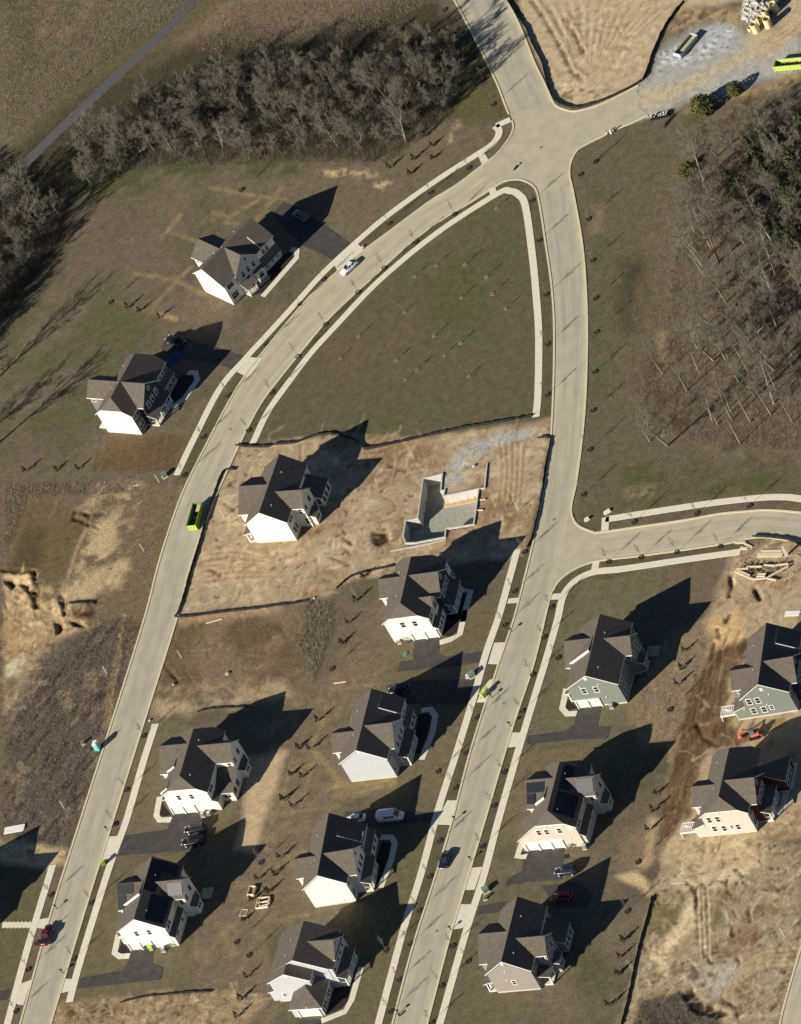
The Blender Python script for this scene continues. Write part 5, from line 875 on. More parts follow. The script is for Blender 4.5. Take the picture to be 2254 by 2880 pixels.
def stems(name, label, P, n, h, seed, mt, width=.03, fan=.6, nl=5, group=None):
    """uncounted low growth: a mass of thin stems"""
    r = np.random.default_rng(seed); pts = scatter(P, n, .0, seed); m = len(pts); base = np.repeat(np.array(pts), nl, 0) + r.normal(0, .25, (m * nl, 2)); k = len(base)
    d = r.normal(0, fan, (k, 2)); hh = h * r.uniform(.35, 1.2, k); tip = np.c_[base + d * hh[:, None], hh]; a = r.uniform(0, 6.28, k); o2 = np.c_[np.cos(a), np.sin(a)] * width
    V = np.empty((k, 3, 3)); V[:, 0] = np.c_[base - o2, np.full(k, -.05)]; V[:, 1] = np.c_[base + o2, np.full(k, -.05)]; V[:, 2] = tip
    me = bpy.data.meshes.new(name); me.vertices.add(k * 3); me.vertices.foreach_set('co', V.astype('f4').ravel()); me.loops.add(k * 3); me.loops.foreach_set('vertex_index', np.arange(k * 3, dtype='i4')); me.polygons.add(k); me.polygons.foreach_set('loop_start', np.arange(0, k * 3, 3, dtype='i4')); me.update(calc_edges=True); me.materials.append(M[mt])
    tag(link(name, me), label, 'undergrowth', None, 'stuff')
stems('undergrowth', 'grey brown brush filling the thicket at the top', q('z', 20, 440, 140, 370, 210, 260, 420, 150, 640, 90, 900, 60, 1000, 110, 960, 250, 830, 345, 600, 345, 300, 360), 8500, 2.4, 11, 'brush', .018, .5, 7)
stems('undergrowth', 'dark brush under the grove on the left edge', q('z', -60, 440, 140, 440, 120, 520, 30, 640, -60, 760), 3400, 2.4, 12, 'brush', .018, .5, 7)
stems('undergrowth', 'brown brush and saplings on the floor of the right hand wood', q('z', 1480, 300, 1560, 240, 1720, 230, 1760, 960, 1540, 950, 1380, 920, 1350, 840, 1420, 640), 5600, 1.2, 13, 'twig_red', .018, .6, 6)
stems('weeds', 'dry speckled weeds of the old field in the top left corner', q('z', 10, 0, 440, 0, 200, 150, 10, 300), 6500, .45, 14, 'weed', .03, .7, 4); stems('weeds', 'pale dry weeds above the thicket', q('z', 500, 10, 930, 0, 800, 70, 560, 100, 420, 110), 4200, .45, 15, 'weed', .03, .7, 4)
stems('weeds', 'tall dry weeds between two building lots in the middle', q('z', 655, 1280, 708, 1288, 710, 1340, 688, 1400, 662, 1465, 655, 1410, 630, 1380, 645, 1320), 750, .8, 16, 'weed', .03, .6, 6); stems('weeds', 'dry stubble on the ploughed lot at the left', PLOW, 3800, .35, 17, 'weed', .03, .8, 3)
stems('weeds', 'dry weeds along the upper edge of the left building lot', q('z', 10, 1030, 290, 1030, 280, 1050, 60, 1060, 10, 1180), 1500, .5, 18, 'weed', .03, .7, 5); stems('weeds', 'dry scrub on the earth mound in the bottom right corner', q('o', 640, 1400, 720, 1190, 940, 1140, 1000, 1260, 1200, 1310, 1200, 1400), 1700, .8, 19, 'twig_red', .025, .7, 6)
stems('weeds', 'thin dry weeds on the leaf litter at the open wood edge', q('z', 1360, 760, 1520, 700, 1708, 660, 1708, 960, 1500, 950, 1380, 910), 2600, .4, 20, 'leaf', .04, .8, 3)
# street saplings in mulch rings
def sapling_meshes(seed, H, ringm):
    rnd = random.Random(seed); t, c, m = MB(), MB(), MB(); p = Vector((0, 0, -.05)); t.tube(p, (0, 0, H * .6), .05, .03, 5); t.tube((0, 0, H * .6), (.05, 0, H), .03, .012, 4)
    for k in range(26):
        z = H * rnd.uniform(.38, .95); a = rnd.uniform(0, 6.28); L = H * rnd.uniform(.14, .3) * (1.25 - z / H); e = Vector((math.cos(a) * L * .6, math.sin(a) * L * .6, z + L)); c.tube((0, 0, z), e, .016, .007, 3)
        for _ in range(4): f = e + Vector((rnd.gauss(0, .14), rnd.gauss(0, .14), rnd.uniform(.05, .4))); c.tube(Vector((0, 0, z)).lerp(e, rnd.uniform(.4, 1)), f, .010, .004, 3)
    n = 20; R = [.84 * rnd.uniform(.88, 1.1) for _ in range(n)]; top = [(math.cos(6.283 * k / n) * R[k] * .72, math.sin(6.283 * k / n) * R[k] * .72, .14) for k in range(n)]; bot = [(math.cos(6.283 * k / n) * R[k], math.sin(6.283 * k / n) * R[k], -.06) for k in range(n)]
    for k in range(n): j = (k + 1) % n; m.poly([bot[k], bot[j], top[j], top[k]]); m.poly([top[k], top[j], (0, 0, .10)])
    return t.mesh('trunk', M['bark']), c.mesh('crown', M['twig']), m.mesh('mulch_ring', M[ringm])
SAP = [sapling_meshes(s, h, 'mulch') for s, h in ((1, 4.2), (2, 3.8), (3, 4.6))]; SAPS = [sapling_meshes(s, 2.6, 'straw') for s in (4, 5)]
ORD = 'first second third fourth fifth sixth seventh eighth ninth tenth eleventh twelfth thirteenth fourteenth fifteenth sixteenth seventeenth eighteenth nineteenth'.split()
def saplings(P, fmt, group, src=SAP, sc=1.):
    for k, p in enumerate(P):
        t = thing('sapling', fmt % ORD[k], 'young tree', (*gxy(p), 0), jit(), group); t.scale = (sc, sc, sc)
        for d, nm in zip(src[k % len(src)], ('trunk', 'crown', 'mulch_ring')): link(nm, d, t)
saplings(q('x', 1320, 472, 1213, 542, 1096, 629, 911, 786, 845, 856, 749, 968, 645, 1112, 573, 1229, 520, 1336), 'mulched bare sapling, %s from the junction on the outer verge of the curved road', 'saplings on the outer verge of the curve')
saplings(q('x', 1280, 602, 1171, 681, 1082, 754, 1008, 822, 917, 913, 839, 1003, 766, 1104, 700, 1211), 'mulched bare sapling, %s from the junction on the inner verge of the curved road', 'saplings on the inner verge of the curve')
saplings(q('x', 1252, 27, 1361, 225, 1389, 294), 'mulched bare sapling, %s from the top beside the uppermost road arm', 'saplings by the top road arm')
saplings(q('x', 1498, 564, 1518, 676, 1538, 828, 1542, 968, 1541, 1110), 'mulched bare sapling, %s from the junction on the green side of the vertical road', 'saplings on the green side of the vertical road')
saplings(q('x', 1677, 455, 1635, 491, 1657, 616, 1669, 732, 1676, 839, 1679, 934, 1675, 1046, 1670, 1154, 1660, 1265, 1643, 1391), 'mulched bare sapling, %s from the top on the wood side of the vertical road', 'saplings on the wood side of the vertical road')
saplings(q('x', 1785, 1468, 1962, 1444, 2109, 1423), 'mulched bare sapling, %s from the corner above the side road', 'saplings above the side road'); saplings(q('x', 1713, 1580, 1805, 1567, 1905, 1553, 2027, 1537), 'mulched bare sapling, %s from the corner below the side road', 'saplings below the side road')
saplings(q('x', 1552, 1707, 1531, 1792, 1499, 1897, 1470, 2000, 1419, 2171, 1391, 2266, 1358, 2380, 1274, 2660, 1242, 2772, 1214, 2876), 'mulched bare sapling, %s from the corner on the right verge of the middle road', 'saplings on the right verge of the middle road')
saplings(q('x', 1477, 1552, 1448, 1663, 1421, 1758, 1344, 2018, 1313, 2117, 1284, 2215, 1238, 2365, 1210, 2465, 1181, 2561, 1155, 2655, 1125, 2755, 1100, 2845), 'mulched bare sapling, %s from the top on the left verge of the middle road', 'saplings on the left verge of the middle road')
saplings(q('x', 405, 2069, 357, 2221, 326, 2318, 260, 2538, 209, 2696), 'mulched bare sapling, %s from the top on the right verge of the left road', 'saplings on the right verge of the left road'); saplings(q('x', 145, 2517, 106, 2652, 81, 2726, 46, 2844), 'mulched bare sapling, %s from the top on the left verge of the left road', 'saplings on the left verge of the left road')
for p, lb in ((q('x', 1234, 2169), 'lawn sapling in a mulch ring right of the pale grey porch house'), (q('x', 1087, 2672), 'lawn sapling in a mulch ring at the shadow edge right of the hipped garage house'), (q('x', 1319, 2703), 'lawn sapling in a mulch ring left of the beige house'), (q('x', 1571, 1850), 'lawn sapling in a mulch ring left of the sage garage house'), (q('x', 736, 2425), 'garden sapling in a mulch ring above the raised beds'), (q('x', 668, 2649), 'garden sapling in a mulch ring, left one of two below the raised beds'), (q('x', 702, 2686), 'garden sapling in a mulch ring, right one of two below the raised beds'), (q('x', 1886, 1995), 'garden sapling in a mulch ring left of the dark mud track'), (q('x', 1796, 2424), 'garden sapling in a mulch ring right of the dark blue car'), (q('x', 1766, 2562), 'garden sapling in a mulch ring right of the beige house shadow'), (q('d', 705, 650), 'sapling in a mulch ring left of the row of dark conifers'), (q('a', 1530, 1200), 'sapling in a mulch ring above the white house by the curve'), (q('k', 440, 360), 'sapling in a dry ring left of the turning bay')):
    t = thing('sapling', lb, 'young tree', (*gxy(p[0]), 0), jit())
    for d, nm in zip(SAP[0], ('trunk', 'crown', 'mulch_ring')): link(nm, d, t)
t = None
for p in q('e', 1480, 55, 1098, 418, 1280, 412, 962, 488, 1415, 490, 1453, 598, 1257, 622, 1537, 692, 897, 713, 608, 865, 1085, 865, 1252, 908, 1147, 985, 493, 1005, 845, 1017, 975, 1078, 1305, 1118, 903, 1140):
    t = thing('sapling', 'thin sapling in a pale straw ring on the triangular green', 'young tree', (*gxy(p), 0), jit(), 'saplings planted on the triangular green'); k = int(p[0]) % 2; sc = .55 + .3 * random.random(); t.scale = (sc, sc, sc)
    for d, nm in zip(SAPS[k], ('trunk', 'crown', 'mulch_ring')): link(nm, d, t)
ARB = [(q('d', 810, 690, 885, 712, 1012, 752), 'dark conifer shrub, %s from the left below the white house by the curve'), (q('g', 165, 425, 360, 412, 495, 408), 'dark conifer shrub, %s from the left in the row below the navy gabled house'), (q('b', 1025, 865, 1070, 925, 955, 1010, 1075, 1005, 800, 1065, 930, 1105), 'dark conifer shrub, %s of the loose group under the thicket corner'),
       (q('k', 350, 695, 225, 865, 300, 880, 180, 1035, 250, 1050, 130, 1195, 190, 1238), 'dark conifer shrub, %s down the garden row left of the pale grey house'), (q('k', 540, 80, 500, 205) + q('h', 590, 1240, 635, 1090), 'dark conifer shrub, %s counted in the row left of the navy gabled garage house'), (q('n', 110, 305, 75, 405, 40, 515), 'dark conifer shrub, %s down the garden row left of the white house by the van'),
       (q('m', 1630, 440, 1595, 570, 1690, 525, 1545, 695, 1560, 1055, 1525, 1195, 1500, 1305), 'dark conifer shrub, %s down the garden row by the raised beds'), (q('l', 985, 250, 965, 355, 940, 460, 810, 1135, 790, 1240), 'dark conifer shrub, %s down the garden row left of the mud track'), (q('o', 760, 130, 605, 810, 585, 915, 570, 1020, 515, 1218), 'dark conifer shrub, %s down the garden row left of the long black fence')]
for P, f in ARB:
    for k, p in enumerate(P): plant('conifer_shrub', ('arbor', k % 2), *gxy(p), jit(), random.uniform(.85, 1.15), f % ORD[k], 'shrub', 'conifer shrubs in garden rows')
for P, lb in ((q('o', 290, 220), 'bare shrub against the cream wall right of the garage doors'), (q('m', 1090, 858), 'bare shrub against the white wall at the right corner of the solar panel house'), (q('k', 905, 195), 'bare shrub at the foot of the white garage wall below the foundation')): plant('shrub', ('shrub', 0), *gxy(P[0]), jit(), 1.15, lb, 'shrub', None)
# ---------------------------------------------------------------- silt fences
def fence(P, label, h=.75, sag=.06, n=5):
    g = np.array([gxy(p) for p in spline(P, n)]); L = np.r_[0, np.cumsum(np.hypot(*np.diff(g, axis=0).T))]; m = max(6, int(L[-1] / .8)); s = np.linspace(0, L[-1], m); G = np.c_[np.interp(s, L, g[:, 0]), np.interp(s, L, g[:, 1])]
    t = thing('silt_fence', label, 'fence', (G[0][0], G[0][1], 0)); G = G - G[0]; r = random.Random(len(label)); off = [r.uniform(-sag, sag) for _ in G]; A, B = offset(G, 1.); N_ = A - B; b = MB(); hs = [h * r.uniform(.82, 1.05) for _ in G]
    top = [G[k] + N_[k] * off[k] * 1.6 for k in range(m)]
    for k in range(m - 1):
        for sg, fl in ((.02, 0), (-.02, 1)):
            Q = [(*(G[k] + N_[k] * sg), -.1), (*(G[k + 1] + N_[k + 1] * sg), -.1), (*(top[k + 1] + N_[k + 1] * sg), hs[k + 1]), (*(top[k] + N_[k] * sg), hs[k])]; b.poly(Q if fl else Q[::-1])
        b.poly([(*(top[k] - N_[k] * .02), hs[k]), (*(top[k + 1] - N_[k + 1] * .02), hs[k + 1]), (*(top[k + 1] + N_[k + 1] * .02), hs[k + 1]), (*(top[k] + N_[k] * .02), hs[k])])
    b.obj('fabric', M['fabric'], t); st = max(3, int(m / 70) + 3)
    for k in range(1, m, st):
        p = MB(); p.bar((*(G[k] - N_[k] * .05), -.1), (*(top[k] - N_[k] * .05), h + .25), .05); p.obj('stake', M['stake'], t)
fence(q('b', 1530, -20, 1560, 30, 1640, 150) + q('c', 8, 195, 44, 285, 104, 405, 134, 525, 164, 600, 205, 648, 292, 672, 380, 658, 560, 592, 700, 517, 738, 482, 788, 340, 848, 200, 918, 90, 985, 10), 'long black silt fence round the tan earthworks above the junction', .72)
fence(q('g', 1492, 256, 1560, 264, 1700, 266) + q('h', 60, 252, 200, 240, 340, 192, 480, 190, 600, 230, 640, 278, 720, 268, 900, 228, 1200, 160, 1500, 108, 1700, 72), 'black silt fence between the green and the two bare earth lots', .7)
fence(q('g', 1490, 408, 1412, 425, 1352, 580, 1290, 780, 1240, 960, 1200, 1080, 1165, 1210, 1128, 1310, 1112, 1340), 'black silt fence along the curved road beside the white house on bare earth', .62)
fence(q('g', 1115, 1342, 1200, 1338, 1400, 1312, 1700, 1278) + q('h', 60, 1270, 150, 1262, 280, 1240), 'black silt fence along the lower edge of the bare earth lot', .6); fence(q('h', 468, 1160, 555, 1088, 650, 1056, 850, 1014), 'short black silt fence left of the roof of the navy gabled garage house', .6)
fence(q('i', 75, 206, 142, 204, 152, 236, 122, 400, 92, 600, 42, 820, 10, 885), 'black silt fence along the vertical road beside the open foundation', .62); fence(q('o', 785, 532, 760, 640, 700, 860, 650, 1100, 596, 1330), 'black silt fence between the beige house garden and the muddy corner lot', .55)
fence(q('m', 760, 1216, 900, 1182, 1050, 1166, 1200, 1152, 1340, 1146), 'low black silt fence at the bottom left below the curved driveway', .5); fence(q('i', 1408, 818, 1550, 828, 1660, 850, 1720, 885), 'black silt fence along the side road above the timber heap', .8); fence(q('j', 1250, 636, 1350, 616, 1575, 606), 'short black silt fence above the roof of the clipped gable house', .5)
# ---------------------------------------------------------------- vehicles
def loft(b, secs, m=0, cap=True):
    """skin over closed sections with the same number of points"""
    n = len(secs[0]); i = len(b.v)
    for S in secs: b.v += [tuple(p) for p in S]
    for k in range(len(secs) - 1):
        for j in range(n): b.f.append((i + k * n + j, i + k * n + (j + 1) % n, i + (k + 1) * n + (j + 1) % n, i + (k + 1) * n + j)); b.m.append(m)
    if cap: b.f.append(tuple(i + j for j in range(n))[::-1]); b.m.append(m); e = i + (len(secs) - 1) * n; b.f.append(tuple(e + j for j in range(n))); b.m.append(m)
def sect(x, w, z0, z1, t=.86):
    """one body section: sill to shoulder, rounded over at the top"""
    return [(x, -w * .92, z0), (x, -w, z0 + (z1 - z0) * .35), (x, -w, z0 + (z1 - z0) * .7), (x, -w * t, z1 - .02), (x, -w * t * .5, z1), (x, w * t * .5, z1), (x, w * t, z1 - .02), (x, w, z0 + (z1 - z0) * .7), (x, w, z0 + (z1 - z0) * .35), (x, w * .92, z0)]
CARS = dict(
    sedan=dict(L=4.6, W=.90, body=[(-2.3, .62, .45, .72), (-2.2, .80, .32, .88), (-1.5, .9, .22, .96), (0, .9, .2, .92), (1.0, .9, .2, .90), (1.8, .86, .24, .80), (2.2, .74, .32, .68), (2.3, .55, .42, .58)], cab=[(-1.75, .70, .93), (-1.05, .62, 1.42), (.15, .62, 1.44), (1.05, .72, .90)]),
    suv=dict(L=4.8, W=.95, body=[(-2.4, .78, .5, .9), (-2.3, .9, .4, 1.06), (-1.4, .95, .3, 1.12), (.6, .95, .28, 1.08), (1.3, .95, .3, 1.06), (2.1, .9, .36, .98), (2.35, .78, .44, .84)], cab=[(-2.25, .78, 1.08), (-1.95, .72, 1.70), (.35, .72, 1.74), (1.15, .80, 1.05)]),
    pickup=dict(L=5.5, W=.98, body=[(-2.7, .86, .55, 1.0), (-2.6, .96, .45, 1.1), (-.9, .98, .38, 1.1), (.7, .98, .36, 1.1), (1.4, .97, .38, 1.1), (2.4, .92, .42, 1.02), (2.7, .8, .5, .88)], cab=[(-.95, .80, 1.1), (-.75, .74, 1.76), (.55, .74, 1.78), (1.25, .82, 1.08)]),
    van=dict(L=5.6, W=1.0, body=[(-2.8, .9, .45, 1.5), (-2.75, .98, .38, 2.2), (-2.2, 1.0, .34, 2.45), (1.1, 1.0, .32, 2.42), (1.5, .99, .34, 1.6), (1.75, .98, .34, 1.25), (2.5, .94, .38, 1.1), (2.8, .8, .48, .9)], cab=[(.9, .84, 1.3), (1.05, .86, 2.30), (1.2, .86, 2.28), (1.95, .86, 1.22)]))
_cars = {}
def car(name, label, kind, paintm, p, p2, cat='car', rz=0.):
    """vehicle standing at p, its nose towards p2"""
    t = thing(name, label, cat, (*gxy(p), .035), yaw_of(p, p2) + rz); K = (kind, paintm)
    if K not in _cars:
        d = CARS[kind]; b = MB(); loft(b, [sect(*s) for s in d['body']]); parts = [('body', b.mesh('body', M[paintm], True), (0, 0, 0), [])]; c = d['cab']; g = MB()
        S = [[(c[0][0], -c[0][1], c[0][2] - .05), (c[3][0], -c[3][1], c[3][2] - .05), (c[3][0], c[3][1], c[3][2] - .05), (c[0][0], c[0][1], c[0][2] - .05)], [(c[1][0], -c[1][1], c[1][2]), (c[2][0], -c[2][1], c[2][2]), (c[2][0], c[2][1], c[2][2]), (c[1][0], c[1][1], c[1][2])]]
        loft(g, S); parts.append(('windows', g.mesh('windows', M['glass']), (0, 0, 0), [])); r = MB(); x0, x1, w, z = c[1][0] - .04, c[2][0] + .04, c[1][1] + .02, c[1][2]
        loft(r, [[(x0, -w, z - .03), (x0, w, z - .03), (x1, w, z - .01), (x1, -w, z - .01)], [(x0 + .1, -w * .85, z + .05), (x0 + .1, w * .85, z + .05), (x1 - .1, w * .85, z + .06), (x1 - .1, -w * .85, z + .06)]]); 
        for x, w0, zl in ((0, 0, 0),):
            for sg in (-1, 1):
                for (xa, wa, za), (xb, wb, zb) in ((c[0], c[1]), (c[3], c[2]), (((c[0][0] + c[3][0]) / 2, (c[0][1] + c[3][1]) / 2, c[0][2]), ((c[1][0] + c[2][0]) / 2, c[1][1], c[1][2]))): r.bar((xa, sg * (wa + .005), za - .04), (xb, sg * (wb + .005), zb), .07)
        if kind == 'suv':
            for sg in (-1, 1): r.bar((x0 + .3, sg * w * .8, z + .11), (x1 - .3, sg * w * .8, z + .11), .05)
        parts.append(('roof', r.mesh('roof', M[paintm]), (0, 0, 0), [])); L = d['L'] / 2; W = d['W']; wr = .34 if kind == 'sedan' else .39; ty, rm = MB(), MB(); ty.tube((0, -.11, 0), (0, .11, 0), wr, wr, 16, cap=True); rm.tube((0, -.125, 0), (0, .125, 0), wr * .62, wr * .58, 10, cap=True); tm, rim = ty.mesh('tyre', M['black'], False), rm.mesh('rim', M['steel'])
        for x in (-L * .60, L * .62):
            for y in (-W + .08, W - .08): parts.append(('wheel', tm, (x, y, wr - .02), [('rim', rim)]))
        hl, tl = MB(), MB(); hl.box(-.14, .06, -.17, .17, -.08, .07); tl.box(-.05, .1, -.13, .13, -.12, .12); h_, t_ = hl.mesh('headlight', M['lamp_glass']), tl.mesh('taillight', M['tail_red']); zb = d['body'][-1][3]
        for y in (-W * .62, W * .62): parts += [('headlight', h_, (L - .10, y, zb + .02), []), ('taillight', t_, (-L + .03, y, d['body'][0][3] - .04), [])]
        if kind == 'pickup': bb = MB(); bb.box(-2.5, -1.05, -.78, .78, 1.1, 1.115); parts.append(('cargo_bed', bb.mesh('cargo_bed', M['black']), (0, 0, 0), []))
        if kind == 'van':
            sg = MB()
            for x in (-1.0, -.45, .15, .7): sg.box(x, x + .42, -1.03, -.98, 1.45, 2.05)
            parts.append(('side_window', sg.mesh('side_window', M['glass']), (0, 0, 0), []))
        _cars[K] = parts
    for n, me, loc, sub in _cars[K]:
        o = link(n, me, t); o.location = loc
        for sn, sm_ in sub: link(sn, sm_, o)
    return t
X1 = lambda x, y: (x, y)
car('parked_car', 'white saloon car parked on the curved road at a driveway mouth', 'sedan', 'car_white', X1(985, 757), X1(942, 796)); car('parked_car', 'black car with bright roof reflections beside the pale grey porch house', 'suv', 'car_black', X1(1126, 1946), X1(1060, 1956)); car('parked_car', 'white car half hidden behind the roof of the house next to the van', 'sedan', 'car_white', X1(1004, 2308), X1(960, 2314))
car('parked_van', 'white panel van standing in the house shadow on a driveway', 'van', 'car_white', X1(1104, 2304), X1(1170, 2296), 'van'); car('parked_car', 'dark navy saloon parked at the kerb of the middle road', 'sedan', 'car_navy', X1(1254, 2424), X1(1240, 2462)); car('parked_car', 'upper of two black cars parked side by side on the asphalt driveway', 'suv', 'car_black', X1(554, 2336), X1(500, 2346)); car('parked_car', 'lower of two black cars parked side by side on the asphalt driveway', 'suv', 'car_black', X1(546, 2372), X1(490, 2381))
car('parked_pickup', 'dark maroon pickup truck parked at the kerb of the left road', 'pickup', 'car_maroon', X1(136, 2636), X1(157, 2570), 'pickup truck'); car('parked_car', 'dark blue black car with shiny flank on the wide driveway of the solar panel house', 'suv', 'car_navy', X1(1596, 2455), X1(1540, 2460)); car('parked_pickup', 'black pickup in deep shadow above the navy gabled house', 'pickup', 'car_black', X1(498, 966), X1(452, 946), 'pickup truck')
car('parked_car', 'grey car in the house shadow on the driveway by the curved road', 'suv', 'car_grey', X1(852, 612), X1(806, 592)); car('parked_car', 'dark red car in deep shadow behind the beige house', 'suv', 'car_red', X1(1584, 2528), X1(1544, 2534))
tp = thing('blue_tarp', 'bright blue tarp heap in the shadow behind the navy gabled house', 'tarp', (*gxy((492, 1008)), 0), .4); b = MB(); r = random.Random(3); PT = [[(x * 1.0 - 2, y * .7 - 1, .25 + .5 * r.random() * (0 < x < 4) * (0 < y < 3)) for y in range(4)] for x in range(5)]
for x in range(4):
    for y in range(3): b.poly([PT[x][y], PT[x + 1][y], PT[x + 1][y + 1], PT[x][y + 1]])
for E_ in ([PT[x][0] for x in range(5)], [PT[4][y] for y in range(4)], [PT[x][3] for x in range(4, -1, -1)], [PT[0][y] for y in range(3, -1, -1)]):
    for k in range(len(E_) - 1): b.poly([(E_[k][0], E_[k][1], -.02), (E_[k + 1][0], E_[k + 1][1], -.02), E_[k + 1], E_[k]])
b.obj('sheet', M['blue'], tp)
# ---------------------------------------------------------------- roll-off containers
def dumpster(label, BL, BR, L, W, H, paintm, ribs_n=3):
    yw = yaw_of(BL, BR); t = thing('waste_container', label, 'skip', (*gxy(BL), .03), yw); b = MB(); b.box(0, W, 0, L, .14, .22); b.box(0, .07, 0, L, .22, H); b.box(W - .07, W, 0, L, .22, H); b.box(.07, W - .07, L - .07, L, .22, H)
    b.box(-.05, .12, -.02, L + .03, H, H + .1); b.box(W - .12, W + .05, -.02, L + .03, H, H + .1); b.box(.12, W - .12, L - .1, L + .03, H, H + .1); n = int(L / .75)
    for k in range(n):
        y = .3 + k * (L - .6) / (n - 1)
        for x in (-.07, W): b.box(x, x + .07, y - .05, y + .05, .16, H)
    b.obj('body', M[paintm], t); d = MB(); d.box(.08, W - .08, -.02, .06, .22, H - .02)
    for k in range(ribs_n + 1): x = .05 + k * (W - .25) / ribs_n; d.box(x, x + .14, -.12, -.02, .18, H + .02)
    d.box(.08, W - .08, -.1, -.02, H - .14, H); d.box(.08, W - .08, -.1, -.02, .2, .34); d.obj('end_gate', M['lime' if paintm == 'green' else paintm], t)  # gate keeps the sunlit lime; shade is painted into the body green
    for y in (.6, L - .6):
        for x in (.15, W - .15): wv = MB(); wv.tube((x - .1, y, .0), (x + .1, y, .0), .12, .12, 10, cap=True); o = wv.obj('wheel', M['black'], t); o.location.z = .09
    r = random.Random(len(label)); j = MB()
    for k in range(120):
        x, y, z = r.uniform(.25, W - .25), r.uniform(.3, L - .3), r.uniform(.35, H * .55); a = r.uniform(0, 6.28); l = r.uniform(.3, 1.1); e = (min(W - .15, max(.15, x + math.cos(a) * l)), min(L - .15, max(.15, y + math.sin(a) * l)), z + r.uniform(-.1, .25)); j.bar((x, y, z), e, r.uniform(.04, .16), r.uniform(.02, .07), r.choice((0, 0, 1)))
    j.box(.08, W - .08, .08, L - .08, .23, .42); g = link('debris_heap', j.mesh('debris_heap', [M['debris'], M['lumber_old']])); g.location = (*gxy(BL), .03); g.rotation_euler = (0, 0, yw); tag(g, 'heap of dark building waste inside the ' + ('green container on the curved road' if paintm == 'green' else 'lime container on the gravel road'), 'debris'); return t, yw
t, yw = dumpster('open green waste container standing on the curved road', (533.4, 1494.2), (559.7, 1491.3), 6.3, 2.2, 1.7, 'green')
pb = MB(); pb.box(.95, 2.05, 4.2, 6.1, 1.30, 1.34); pl = link('plywood_sheet', pb.mesh('plywood_sheet', M['ply'])); pl.location = (*gxy((533.4, 1494.2)), .03); pl.rotation_euler = (0, 0, yw); tag(pl, 'pale pinkish board lying on the waste in the green container', 'board')
BLc, BRc = q('x', 2179, 203)[0], q('x', 2255, 196)[0]
def dumpster2():
    a, b2 = gxy((2181, 203)), gxy((2256, 196)); yw = math.atan2(b2[1] - a[1], b2[0] - a[0])
    t, y2 = dumpster('lime green waste container on the gravel road at the right edge', (2181, 203), (2181 + 10, 203 - 30), 6.6, 2.2, 1.45, 'lime')
    for o in (t, bpy.data.objects.get('debris_heap.001')): o.location = (a[0] + math.cos(yw + math.pi / 2) * 0 + math.cos(yw) * 6.6 , a[1] + math.sin(yw) * 6.6, .03); o.rotation_euler = (0, 0, yw + math.pi / 2)
dumpster2()
# concrete washout trough
t = thing('washout_trough', 'long grey steel washout trough with pale slurry on the gravel yard', 'trough', (*gxy((1909, 163)), .02), yaw_of((1909, 163), (1947, 118))); b = MB(); L, W, H = 6.2, 2.0, 1.1
b.box(0, L, -W / 2, W / 2, 0, .08); b.box(0, L, -W / 2, -W / 2 + .1, .08, H); b.box(0, L, W / 2 - .1, W / 2, .08, H); b.box(L - .1, L, -W / 2 + .1, W / 2 - .1, .08, H); b.box(0, .1, -W / 2 + .1, W / 2 - .1, .08, H); b.obj('shell', M['grey_metal'], t)
b = MB(); b.box(-.12, .22, -W / 2 - .06, W / 2 + .06, H * .5, H + .06); b.box(L - .2, L + .1, -W / 2 - .06, W / 2 + .06, H, H + .07); b.obj('lip', M['plastic_white'], t); b = MB(); b.box(.8, L - .12, -W / 2 + .15, W / 2 - .4, .08, .5); b.obj('slurry', mat('slurry', alb(178, 176, 130), .5, .12, 1.5), t)
# rubble and concrete pipes
def rubble(name, label, P, n, r0, r1, seed, zmax=.0):
    r = random.Random(seed); b = MB(); c = np.mean(np.array([gxy(p) for p in P]), 0)
    for x, y in scatter(P, n, .1, seed):
        s = r.uniform(r0, r1); d = math.hypot(x - c[0], y - c[1]); z = max(0, zmax * (1 - d / 6.5)) * r.uniform(.6, 1); R = Matrix.Rotation(r.uniform(0, 6), 3, Vector((r.gauss(0, 1), r.gauss(0, 1), r.gauss(0, 1))).normalized())
        i = len(b.v); V = [(sx, sy, sz) for sz in (-1, 1) for sy in (-1, 1) for sx in (-1, 1)]; b.v += [tuple(R @ Vector((p[0] * s * r.uniform(.6, 1), p[1] * s * r.uniform(.5, 1), p[2] * s * r.uniform(.4, .8))) + Vector((x, y, z + s * .3))) for p in V]
        for f in ((0, 2, 3, 1), (4, 5, 7, 6), (0, 1, 5, 4), (2, 6, 7, 3), (0, 4, 6, 2), (1, 3, 7, 5)): b.f.append(tuple(i + k for k in f)); b.m.append(0)
    tag(b.obj(name, M['rock']), label, 'rubble', None, 'stuff')
rubble('rubble', 'heap of broken grey concrete rubble at the top right', q('c', 1350, 130, 1370, 30, 1440, -40, 1580, -40, 1570, 20, 1500, 100, 1420, 150), 420, .18, .62, 5, 2.2); rubble('riprap', 'line of pale riprap stones between the gravel road and the wood', q('c', 1130, 590, 1240, 560, 1360, 510, 1380, 540, 1300, 590, 1160, 620), 170, .15, .42, 6, .1)
